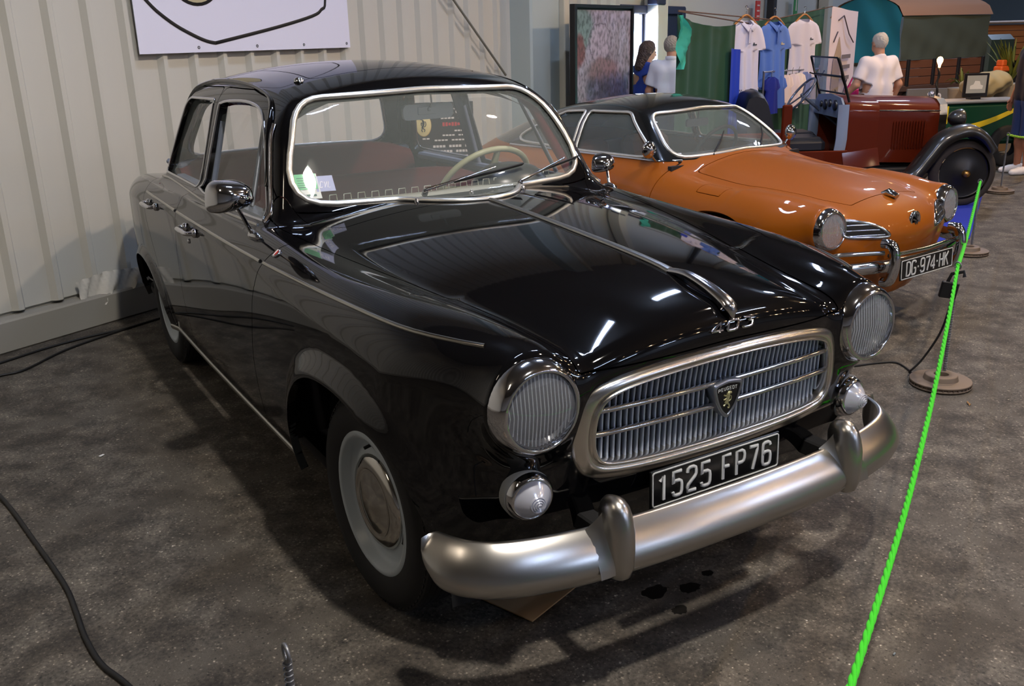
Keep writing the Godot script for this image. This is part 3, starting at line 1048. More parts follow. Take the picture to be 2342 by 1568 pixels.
func wheel(parent: Node3D, at: Vector3, s: float, R: float, W: float, rim: float, steer := 0.0) -> void:
	var o := Node3D.new()
	o.name = "wheel"
	var k := 0
	while parent.has_node(String(o.name)):
		k += 1
		o.name = "wheel_%03d" % k
	parent.add_child(o, true)
	# axis: local y points outwards
	o.transform = Transform3D(Basis(Vector3.UP, steer) * Basis(Vector3(0, 0, 1), -PI / 2 * s), at)
	var m := MB.new()
	var h := W / 2
	var tp := [[rim, h * 0.72], [rim + 0.015, h * 0.90], [rim + 0.05, h * 1.0], [rim + 0.085, h * 0.98], [R - 0.022, h * 0.84], [R - 0.012, h * 0.78], [R - 0.012, h * 0.78]]
	for g in [0.62, 0.36, 0.1, -0.16, -0.42, -0.62]:
		var a: float = g * h
		tp.append_array([[R - 0.003, a + h * 0.13], [R, a + h * 0.10], [R, a - h * 0.06], [R, a - h * 0.06], [R - 0.008, a - h * 0.07], [R - 0.008, a - h * 0.11], [R - 0.003, a - h * 0.12]])
	tp.append_array([[R - 0.02, -h * 0.84], [rim + 0.06, -h], [rim, -h * 0.8]])
	var pr := []
	for q in tp: pr.append(Vector2(q[0], q[1]))
	m.lathe(pr, Transform3D.IDENTITY, 72)
	# cross sipes at the shoulder
	for q in 72:
		var a := TAU * q / 72
		var b := Basis(Vector3.UP, a)
		m.box(b * Vector3(R - 0.0098, h * 0.71, 0), Vector3(0.004, h * 0.2, 0.016), 0.0, b)
	part(o, "tyre", m, rubber)
	m = MB.new()
	m.lathe([Vector2(rim + 0.012, h * 0.86), Vector2(rim + 0.004, h * 0.92), Vector2(rim - 0.008, h * 0.86), Vector2(rim - 0.012, h * 0.55), Vector2(rim - 0.03, h * 0.38), Vector2(rim - 0.055, h * 0.52), Vector2(rim - 0.075, h * 0.56), Vector2(0.03, h * 0.5), Vector2(0.0, h * 0.5)], Transform3D.IDENTITY, 48)
	part(o, "rim", m, mat("rim_paint", rgb(176, 186, 192), 0.35))
	m = MB.new()
	m.lathe([Vector2(0.142, h * 0.50), Vector2(0.144, h * 0.58), Vector2(0.134, h * 0.70), Vector2(0.112, h * 0.80), Vector2(0.104, h * 0.80), Vector2(0.100, h * 0.75), Vector2(0.088, h * 0.77), Vector2(0.06, h * 0.86), Vector2(0.055, h * 0.86), Vector2(0.03, h * 0.90), Vector2(0.0, h * 0.91)], Transform3D.IDENTITY, 40)
	part(o, "hubcap", m, mat("hubcap_chrome", rgb(190, 186, 178), 0.12, 1.0))
	m = MB.new()
	m.tube([Vector3(rim - 0.02, h * 0.5, 0), Vector3(rim - 0.028, h * 0.95, 0)], 0.005, 6)
	part(o, "valve", m, rubber)

func round_lamp(parent: Node3D, called: String, xf: Transform3D, r: float, yellow := false) -> void:
	var o := Node3D.new()
	o.name = called if not parent.has_node(called) else called + "_001"
	parent.add_child(o, true)
	o.transform = xf                                     # y axis points out of the lamp
	var m := MB.new()
	m.lathe([Vector2(r, -0.02), Vector2(r * 1.0, 0.0), Vector2(r * 0.985, 0.014), Vector2(r * 0.93, 0.034), Vector2(r * 0.86, 0.046), Vector2(r * 0.80, 0.048), Vector2(r * 0.785, 0.044), Vector2(r * 0.78, 0.036), Vector2(r * 0.765, 0.034), Vector2(r * 0.765, 0.02)], Transform3D.IDENTITY, 56)
	part(o, "bezel", m, chrome)
	m = MB.new()
	var pr := []
	for i in 10:
		var a := float(i) / 9
		pr.append(Vector2(r * 0.77 * (1.0 - a) + 0.001, 0.03 - 0.075 * a * (2.0 - a)))
	m.lathe(pr, Transform3D.IDENTITY, 40)
	part(o, "reflector", m, mat("lamp_reflector", rgb(225, 228, 232), 0.12, 1.0))
	m = MB.new()
	m.lathe([Vector2(0.022, -0.03), Vector2(0.022, -0.005), Vector2(0.016, 0.004), Vector2(0.0, 0.008)], Transform3D.IDENTITY, 16)
	part(o, "bulb", m, mat("yellow_bulb", rgb(235, 205, 40), 0.25), "yellow bulb") if yellow else part(o, "bulb", m, mat("clear_bulb", rgb(210, 210, 200), 0.15, 0.6))
	# fluted front glass
	m = MB.new()
	var rows := []
	var N := 14
	for i in N + 1:
		var row := []
		var rr := r * 0.775 * (float(i) / N)
		for k in 96:
			var a := TAU * k / 96
			var x := rr * cos(a)
			var z := rr * sin(a)
			row.append(Vector3(x, 0.040 + 0.012 * (1.0 - pow(rr / (r * 0.775), 2.0)), z))
		rows.append(row)
	m.grid(rows, true, false, true)
	part(o, "lens", m, mat("lens_glass", Color(0.95, 0.97, 1.0, 0.12), 0.03, 0.0, {"transparency": BaseMaterial3D.TRANSPARENCY_ALPHA}))
	# the prism ribs moulded behind the glass
	m = MB.new()
	var x := -r * 0.72
	while x < r * 0.72:
		var zz := sqrt(maxf(0.0, pow(r * 0.75, 2) - x * x))
		if zz > 0.02:
			m.tube([Vector3(x, 0.036, -zz), Vector3(x, 0.040 + 0.006 * (1.0 - x * x / (r * r)), 0), Vector3(x, 0.036, zz * 0.98)], 0.0019, 4)
		x += r * 0.085
	part(o, "lens_ribs", m, mat("lens_rib_glass", rgb(215, 225, 232), 0.08, 0.75))

func signal_lamp(parent: Node3D, called: String, xf: Transform3D, r: float) -> void:
	var o := Node3D.new()
	o.name = called if not parent.has_node(called) else called + "_001"
	parent.add_child(o, true)
	o.transform = xf
	var m := MB.new()
	m.lathe([Vector2(r * 1.06, -0.02), Vector2(r * 1.06, 0.006), Vector2(r * 1.0, 0.010)], Transform3D.IDENTITY, 40)
	part(o, "gasket", m, mat("pale_gasket", rgb(150, 152, 150), 0.6))
	m = MB.new()
	m.lathe([Vector2(r, 0.004), Vector2(r * 0.99, 0.014), Vector2(r * 0.90, 0.028), Vector2(r * 0.80, 0.033), Vector2(r * 0.78, 0.030)], Transform3D.IDENTITY, 40)
	part(o, "bezel", m, chrome)
	m = MB.new()
	var pr := [Vector2(r * 0.79, 0.030), Vector2(r * 0.6, 0.044), Vector2(r * 0.36, 0.058)]
	for k in 4:
		var q := r * (0.34 - 0.08 * k)
		pr.append_array([Vector2(q, 0.058 + 0.003 * k), Vector2(q - r * 0.015, 0.063 + 0.003 * k), Vector2(q - r * 0.04, 0.063 + 0.003 * k), Vector2(q - r * 0.06, 0.060 + 0.003 * k)])
	pr.append(Vector2(0.0, 0.073))
	m.lathe(pr, Transform3D.IDENTITY, 40)
	part(o, "lens", m, mat("signal_lens", rgb(205, 208, 220), 0.14, 0.35, {"clearcoat_enabled": true, "clearcoat": 1.0}))

func saloon_fittings(car: Node3D, F: Callable, ws: PackedVector2Array, wf: PackedVector2Array, wr: PackedVector2Array, rw: PackedVector2Array) -> void:
	var m: MB
	var front := func(q): return on_front(F, q.x, q.y, 0.2)
	# glazing
	part(car, "windshield", pane(F, ws, func(q): return on_front(F, q.x, q.y, 0.0), 0.012, 0.06), glass)
	part(car, "rear_window", pane(F, rw, func(q): return hit(F, Vector3(q.x, q.y, -3.5), Vector3(0, 0, 1)), 0.012, 0.08), glass)
	var wopen := PackedVector2Array()
	for s in [-1.0, 1.0]:
		# the front door pane is wound down a little
		wopen = PackedVector2Array(curve([Vector2(-1.745, 1.02), Vector2(-1.745, 1.06), Vector2(-1.738, 1.29), Vector2(-1.71, 1.325), Vector2(-1.55, 1.34), Vector2(-1.355, 1.343), Vector2(-1.19, 1.325), Vector2(-1.085, 1.28), Vector2(-1.0, 1.18), Vector2(-0.93, 1.09), Vector2(-0.885, 1.025), Vector2(-0.90, 1.015), Vector2(-1.3, 1.015)], 4, true))
		part(car, "front_door_window", pane(F, wopen, func(q): return on_side(F, q.x, q.y, s), 0.02, 0.1), glass)
		part(car, "rear_door_window", pane(F, wr, func(q): return on_side(F, q.x, q.y, s), 0.02, 0.1), glass)
		for w in [wf, wr]:
			var path := []
			for q in resample(Array(w), 0.06): path.append(on_side(F, q.x, q.y, s))
			m = MB.new()
			m.sweep(path, prof(0.006, 0.005), normals(F, path), true)
			part(car, "window_trim", m, chrome)
		# quarter light post and its frame
		m = MB.new()
		var qa := on_side(F, -1.10, 1.03, s)
		var qb := on_side(F, -1.22, 1.38, s)
		m.tube([qa - Vector3(s * 0.02, 0, 0), qb - Vector3(s * 0.02, 0, 0)], 0.009, 6)
		part(car, "quarter_light_post", m, mat("grey_trim", rgb(110, 116, 122), 0.4, 0.6))
		# drip rail
		var path := []
		for q in curve([Vector2(-0.93, 1.12), Vector2(-1.00, 1.25), Vector2(-1.08, 1.345), Vector2(-1.20, 1.402), Vector2(-1.45, 1.434), Vector2(-1.80, 1.444), Vector2(-2.12, 1.430), Vector2(-2.32, 1.385), Vector2(-2.44, 1.28), Vector2(-2.52, 1.14), Vector2(-2.575, 1.02)], 6): path.append(on_side(F, q.x, q.y, s))
		m = MB.new()
		m.sweep(path, [Vector2(-0.006, -0.01), Vector2(-0.007, 0.012), Vector2(0.003, 0.014), Vector2(0.007, 0.004), Vector2(0.007, -0.01)], normals(F, path))
		part(car, "drip_rail", m, paint_black)
		path = []
		for q in resample([Vector2(-1.02, 1.32), Vector2(-0.93, 1.16), Vector2(-0.84, 1.01)], 0.04, false): path.append(on_side(F, q.x, q.y, s))
		m = MB.new()
		m.sweep(path, prof(0.005, 0.012), normals(F, path))
		part(car, "pillar_strip", m, chrome)
		# side strips
		for sp in [["fender_strip", 0.515, -0.595], ["front_door_strip", -0.63, -1.77], ["rear_door_strip", -1.81, -2.46]]:
			path = []
			for k in 25:
				var z := lerpf(sp[1], sp[2], k / 24.0)
				path.append(on_side(F, z, 0.930 - 0.012 * sst(0.0, 0.7, z), s))
			m = MB.new()
			m.sweep(path, prof(0.0065, 0.006), normals(F, path))
			part(car, sp[0], m, mat("dull_chrome", rgb(170, 168, 160), 0.2, 1.0))
		path = []
		for k in 25: path.append(on_side(F, lerpf(-0.47, -2.30, k / 24.0), 0.292, s))
		m = MB.new()
		m.sweep(path, prof(0.014, 0.008), normals(F, path))
		part(car, "sill_strip", m, mat("dull_chrome", rgb(170, 168, 160), 0.2, 1.0))
		path = []
		for k in 25:
			var z := lerpf(-0.86, -2.62, k / 24.0)
			path.append(on_side(F, z, 1.004 - 0.02 * sst(-2.3, -2.7, z), s))
		m = MB.new()
		m.sweep(path, prof(0.006, 0.006), normals(F, path))
		part(car, "belt_moulding", m, mat("dull_chrome", rgb(170, 168, 160), 0.2, 1.0))
		# door handles
		for zh in [-1.50, -2.26]:
			var p := on_side(F, zh, 0.895, s) + Vector3(s * 0.004, 0, 0)
			var h := Node3D.new()
			h.name = "door_handle"
			if car.has_node("door_handle"): h.name = "door_handle_%03d" % int(zh * s * 100 + 400)
			car.add_child(h, true)
			h.position = p
			m = MB.new()
			var hpath := curve([Vector3(0, 0, 0.075), Vector3(s * 0.028, 0, 0.066), Vector3(s * 0.036, 0.003, 0.02), Vector3(s * 0.036, 0.003, -0.05), Vector3(s * 0.026, 0, -0.085), Vector3(0, 0, -0.09)], 4)
			m.sweep(hpath, circle(0.012, 8, 0.8), Vector3.UP, false, [0.9, 0.9, 0.9, 0.9, 0.9, 0.9, 0.9, 0.9, 0.9, 1, 1, 1, 1, 1, 1, 1, 1.1, 1.1, 1.1, 1.1, 1.1])
			part(h, "grip", m, chrome)
			for zz in [0.072, -0.085]:
				m = MB.new()
				m.lathe([Vector2(0.018, -0.002), Vector2(0.018, 0.005), Vector2(0.012, 0.012), Vector2(0, 0.014)], Transform3D(basis_y(Vector3(s, 0, 0)), Vector3(0, 0, zz)), 16)
				part(h, "mount", m, chrome)
		m = MB.new()
		m.lathe([Vector2(0.010, -0.002), Vector2(0.010, 0.004), Vector2(0.0, 0.006)], Transform3D(basis_y(Vector3(s, 0, 0)), on_side(F, -1.545, 0.845, s)), 14)
		part(car, "door_lock", m, chrome)
		# door mirrors
		var mr := Node3D.new()
		mr.name = "door_mirror" if s < 0 else "door_mirror_001"
		car.add_child(mr, true)
		var base := on_side(F, -0.585, 0.985, s)
		base = on_side(F, -0.79 if s < 0 else -0.85, 0.985, s)
		mr.position = base
		m = MB.new()
		m.sweep([Vector3(s * -0.004, -0.012, -0.035), Vector3(s * 0.008, -0.004, -0.03), Vector3(s * 0.012, 0.004, 0.0), Vector3(s * 0.006, 0.0, 0.04), Vector3(s * -0.004, -0.008, 0.045)], circle(0.016, 10, 0.8), Vector3(s, 0.4, 0), false, [0.5, 0.9, 1.0, 0.8, 0.4])
		part(mr, "foot", m, chrome)
		var hd := Vector3(s * 0.085, 0.150, 0.095) if s < 0 else Vector3(0.055, 0.085, -0.10)
		var hs := 0.84 if s < 0 else 0.68
		var hb := Basis(Vector3.UP, s * -0.25 if s < 0 else 0.55)
		m = MB.new()
		m.tube([Vector3(s * 0.008, 0.0, 0.0), hd + Vector3(s * 0.0, -0.02, 0.02)], [0.007, 0.006], 8)
		m.lathe([Vector2(0.012, -0.012), Vector2(0.016, 0), Vector2(0.012, 0.012), Vector2(0, 0.016)], Transform3D(basis_y(Vector3(-s * 0.4, 0, 1)), hd + Vector3(s * -0.02, -0.005, 0.045)), 12)
		part(mr, "arm", m, chrome)
		# tapered shell, glass to the rear
		m = MB.new()
		var rows := []
		for q in [[-0.050, 1.0], [-0.045, 1.03], [-0.02, 1.0], [0.02, 0.86], [0.045, 0.62], [0.058, 0.36], [0.062, 0.0]]:
			var row := []
			for k in 32:
				var a := TAU * k / 32
				var cx := signf(cos(a)) * pow(absf(cos(a)), 0.65)
				var sy := signf(sin(a)) * pow(absf(sin(a)), 0.65)
				row.append(hd + hb * Vector3(cx * 0.088 * q[1] * (1.0 - 0.10 * sy), sy * 0.058 * q[1] * (1.0 + 0.16 * cx * s), q[0]) * hs)
			rows.append(row)
		m.grid(rows, true, false, true)
		part(mr, "shell", m, chrome)
		m = MB.new()
		var ring := []
		for k in 32:
			var a := TAU * k / 32
			ring.append(Vector2(signf(cos(a)) * pow(absf(cos(a)), 0.65) * 0.082, signf(sin(a)) * pow(absf(sin(a)), 0.65) * 0.054))
		m.extrude(PackedVector2Array(ring), 0.003, Transform3D(hb * hs, hd + hb * Vector3(0, 0, -0.05) * hs))
		part(mr, "mirror_glass", m, mat("mirror_silver", rgb(225, 225, 228), 0.02, 1.0))
		# lamps
		round_lamp(car, "headlight", Transform3D(basis_y(Vector3(s * 0.02, 0.0, 1)), Vector3(s * 0.560, 0.789, 0.612)), 0.117, true)
		var sp_ := on_front(F, s * 0.562, 0.553)
		signal_lamp(car, "signal_lamp", Transform3D(basis_y((grad(F, sp_) + Vector3(0, 0, 2.2)).normalized()), sp_), 0.062)
		wheel(car, Vector3(s * 0.665, 0.322, 0.0), s, 0.322, 0.160, 0.205, 0.05)
		wheel(car, Vector3(s * 0.66, 0.322, -2.66), s, 0.322, 0.160, 0.205)
		# wheel wells
		for zw in [0.0, -2.68]:
			m = MB.new()
			var rws := []
			for x in [0.36, 0.73]:
				var row := []
				for k in 17:
					var a := PI * (k / 16.0) 
					row.append(Vector3(s * minf(x, 0.70), 0.20 + (0.58 if zw == 0.0 else 0.46) * sin(a), zw + (0.43 if zw == 0.0 else 0.42) * cos(a)))
				rws.append(row)
			m.grid(rws)
			m.quad(Vector3(s * 0.36, 0.22, zw - 0.43), Vector3(s * 0.36, 0.22, zw + 0.43), Vector3(s * 0.36, 0.76, zw + 0.43), Vector3(s * 0.36, 0.76, zw - 0.43))
			part(car, "wheel_well", m, mat("underseal", rgb(16, 16, 17), 0.8))
	# windscreen frame
	for q in [[ws, 1.0, 0.011], [rw, -1.0, 0.009]]:
		var path := []
		for c in resample(Array(q[0]), 0.03): path.append(on_front(F, c.x, c.y, 0.0) if q[1] > 0 else hit(F, Vector3(c.x, c.y, -3.5), Vector3(0, 0, 1)))
		m = MB.new()
		m.sweep(path, prof(q[2], 0.009), normals(F, path), true)
		part(car, "windshield_frame" if q[1] > 0 else "rear_window_frame", m, mat("frame_chrome", rgb(228, 226, 218), 0.32, 0.9))
	# round enamel badge on the fender
	var bp := on_side(F, -0.55, 0.965, -1.0)
	m = MB.new()
	m.lathe([Vector2(0.016, 0.0), Vector2(0.016, 0.004), Vector2(0.013, 0.006), Vector2(0.012, 0.005)], Transform3D(basis_y(grad(F, bp)), bp), 20)
	var bd := part(car, "fender_badge", m, chrome)
	m = MB.new()
	m.lathe([Vector2(0.0125, 0.004), Vector2(0.0, 0.006)], Transform3D(basis_y(grad(F, bp)), bp), 20)
	part(bd, "enamel", m, mat("red_enamel", rgb(190, 30, 28), 0.2), "red enamel")
	m = MB.new()
	m.box(Vector3(0, 0.0062, 0), Vector3(0.023, 0.001, 0.006), 0.0, Basis.IDENTITY)
	var bm := MB.new()
	bm.add(m, Transform3D(basis_y(grad(F, bp)), bp))
	part(bd, "band", bm, mat("white_paint", rgb(225, 225, 225), 0.4))
	# hood trim strip and ornament
	var path := []
	var sc := []
	for k in 30:
		var z := lerpf(-0.565, 0.43, k / 29.0)
		path.append(on_top(F, 0.0, z))
		sc.append(lerpf(0.75, 1.15, k / 29.0))
	m = MB.new()
	m.sweep(path, [Vector2(-0.012, -0.003), Vector2(-0.010, 0.006), Vector2(-0.004, 0.010), Vector2(0.004, 0.010), Vector2(0.010, 0.006), Vector2(0.012, -0.003)], normals(F, path), false, sc)
	part(car, "hood_strip", m, alu)
	path = []
	var ups := []
	sc = []
	for q in curve([Vector3(0, 1.004 - 0.010, 0.43), Vector3(0, 0.998, 0.50), Vector3(0, 0.985, 0.57), Vector3(0, 0.965, 0.63), Vector3(0, 0.945, 0.664), Vector3(0, 0.918, 0.676)], 5):
		path.append(q - Vector3(0, 0.006, 0.004))
	for k in path.size():
		var a := float(k) / (path.size() - 1)
		var d: Vector3 = (path[mini(k + 1, path.size() - 1)] - path[maxi(k - 1, 0)]).normalized()
		ups.append(Vector3(0, d.z, -d.y))
		sc.append(lerpf(1.0, 1.7, sst(0.0, 0.7, a)) if a < 0.80 else lerpf(1.7, 0.04, (a - 0.80) / 0.20))
	m = MB.new()
	m.sweep(path, [Vector2(-0.013, -0.006), Vector2(-0.012, 0.003), Vector2(-0.006, 0.007), Vector2(0.0, 0.009), Vector2(0.006, 0.007), Vector2(0.012, 0.003), Vector2(0.013, -0.006)], ups, false, sc)
	part(car, "hood_ornament", m, mat("ornament_chrome", rgb(200, 198, 200), 0.16, 1.0))
	# model numerals
	var badge := Node3D.new()
	badge.name = "hood_numerals"
	car.add_child(badge)
	var x := -0.078
	for ch in "403":
		var g := glyph(ch, 0.040, 0.024, 0.0035, 0.5, 0.006)
		var p := on_front(F, x + 0.02, 0.896)
		var k := grad(F, p)
		m = MB.new()
		m.add(g, Transform3D(basis_z(Vector3(0, k.y, k.z)), on_front(F, x + 0.02, 0.884) + Vector3(-0.02, 0, 0.001)))
		part(badge, "numeral", m, chrome)
		x += 0.052
	grille(car, F)
	bumper(car, F)
	# number plate
	var pl := Node3D.new()
	pl.name = "number_plate"
	car.add_child(pl)
	pl.position = Vector3(-0.020, 0.501, 0.664)
	pl.rotation.x = -0.03
	m = MB.new()
	m.box(Vector3(0, 0, -0.004), Vector3(0.452, 0.104, 0.008), 0.002)
	part(pl, "plate_panel", m, mat("plate_black", rgb(12, 12, 13), 0.3))
	m = MB.new()
	var bo := []
	for q in rounded([[-0.221, -0.047, 0.008], [0.221, -0.047, 0.008], [0.221, 0.047, 0.008], [-0.221, 0.047, 0.008]], 4): bo.append(Vector3(q.x, q.y, 0))
	m.sweep(bo, [Vector2(-0.002, 0), Vector2(-0.0016, 0.003), Vector2(0.0016, 0.003), Vector2(0.002, 0)], Vector3(0, 0, 1), true)
	var pw := mat("plate_white", rgb(200, 202, 200), 0.4)
	part(pl, "border", m, pw)
	x = -0.206
	for ch in "1525 FP76":
		if ch == " ":
			x += 0.026
			continue
		m = MB.new()
		m.add(glyph(ch, 0.034, 0.066, 0.0046, 0.0, 0.004), Transform3D(Basis.IDENTITY, Vector3(x, -0.033, 0)))
		part(pl, "character", m, pw)
		x += 0.0485
	# washer jets
	for xx in [-0.22, 0.0, 0.22]:
		m = MB.new()
		m.lathe([Vector2(0.009, -0.002), Vector2(0.008, 0.006), Vector2(0.005, 0.012), Vector2(0, 0.014)], Transform3D(Basis.IDENTITY, on_top(F, xx, -0.655)), 10)
		part(car, "washer_jet", m, chrome)
	# wipers
	for q in [[-0.155, -0.02, 0.13, 0.30], [0.245, 0.36, 0.47, 0.60]]:
		var wo := Node3D.new()
		wo.name = "wiper" if not car.has_node("wiper") else "wiper_001"
		car.add_child(wo, true)
		var ws_p := func(xx: float, yy: float, d: float) -> Vector3:
			var p := on_front(F, xx, yy, 0.0)
			return p + grad(F, p) * d
		var piv := on_top(F, q[0], -0.722)
		m = MB.new()
		m.lathe([Vector2(0.011, -0.004), Vector2(0.011, 0.012), Vector2(0.007, 0.020), Vector2(0.0, 0.022)], Transform3D(basis_y(Vector3(0, 0.8, 0.6)), piv), 14)
		part(wo, "pivot", m, chrome)
		m = MB.new()
		var tip: Vector3 = ws_p.call(q[2] + 0.03, 1.118, 0.03)
		m.sweep([piv + Vector3(0, 0.018, 0.012), piv.lerp(tip, 0.4) + Vector3(0, 0.012, 0.02), tip], [Vector2(-0.006, 0), Vector2(-0.004, 0.005), Vector2(0.004, 0.005), Vector2(0.006, 0)], Vector3(0, 0.5, 0.85), false, [1.0, 0.7, 0.3])
		part(wo, "arm", m, chrome)
		m = MB.new()
		var bl := []
		for k in 9: bl.append(ws_p.call(lerpf(q[1], q[3], k / 8.0), 1.088 + 0.034 * k / 8.0, 0.012))
		m.sweep(bl, [Vector2(-0.003, -0.009), Vector2(-0.003, 0.007), Vector2(0.003, 0.007), Vector2(0.003, -0.009)], Vector3(0, 0.5, 0.85))
		part(wo, "blade", m, rubber)
	# windscreen stickers
	for q in [["parking_disc", -0.60, -0.505, 1.085, 1.165, rgb(222, 226, 222)], ["toll_sticker", -0.517, -0.452, 1.106, 1.156, rgb(176, 182, 218)]]:
		m = MB.new()
		var c := []
		for k in [[q[1], q[4]], [q[1], q[3]], [q[2], q[3]], [q[2], q[4]]]:
			var p := on_front(F, k[0], k[1], 0.0)
			c.append(p - grad(F, p) * 0.015)
		m.quad(c[0], c[1], c[2], c[3])
		var k = (c[1] - c[0]).cross(c[2] - c[0]).normalized()
		m.quad(c[3] - k * 0.001, c[2] - k * 0.001, c[1] - k * 0.001, c[0] - k * 0.001)
		var so := part(car, "windshield_sticker", m, mat(q[0], q[5], 0.6), "white and green sticker" if q[0] == "parking_disc" else "lilac sticker")
		if q[0] == "parking_disc":
			m = MB.new()
			var u = (c[3] - c[0]) 
			var v = (c[1] - c[0])
			m.quad(c[0] + u * 0.17 + k * 0.001, c[0] + u * 0.17 + v * 0.62 + k * 0.001, c[0] + u * 0.96 + v * 0.62 + k * 0.001, c[0] + u * 0.96 + k * 0.001)
			part(so, "green_label", m, mat("sticker_green", rgb(120, 205, 150), 0.6))
			m = MB.new()
			for w in [[0.15, 0.7, 0.025], [0.25, 0.6, 0.02], [0.35, 0.65, 0.02], [0.44, 0.5, 0.02], [0.52, 0.6, 0.03]]:
				m.quad(c[0] + u * 0.25 + v * w[0] + k * 0.002, c[0] + u * 0.25 + v * (w[0] + w[2]) + k * 0.002, c[0] + u * (0.25 + w[1]) + v * (w[0] + w[2]) + k * 0.002, c[0] + u * (0.25 + w[1]) + v * w[0] + k * 0.002)
			m.quad(c[0] + u * 0.2 + v * 0.82 + k * 0.001, c[0] + u * 0.2 + v * 0.9 + k * 0.001, c[0] + u * 0.85 + v * 0.9 + k * 0.001, c[0] + u * 0.85 + v * 0.82 + k * 0.001)
			part(so, "print", m, mat("sticker_print", rgb(70, 110, 95), 0.6))
		else:
			m = MB.new()
			var xb := Basis((c[3] - c[0]).normalized(), (c[0] - c[1]).normalized(), k)
			for w in 3: m.add(glyph("CVL"[w], 0.010, 0.022, 0.0018, 0.3, 0.0006), Transform3D(xb, c[1] + xb.x * (0.012 + 0.014 * w) + xb.y * 0.014 + k * 0.0006))
			part(so, "print", m, mat("white_print", rgb(235, 235, 245), 0.6))
	# roof catch of the sunroof
	m = MB.new()
	m.lathe([Vector2(0.02, -0.002), Vector2(0.018, 0.008), Vector2(0.01, 0.014), Vector2(0, 0.015)], Transform3D(Basis.IDENTITY, on_top(F, -0.40, -1.25)), 14)
	part(car, "roof_stud", m, chrome)

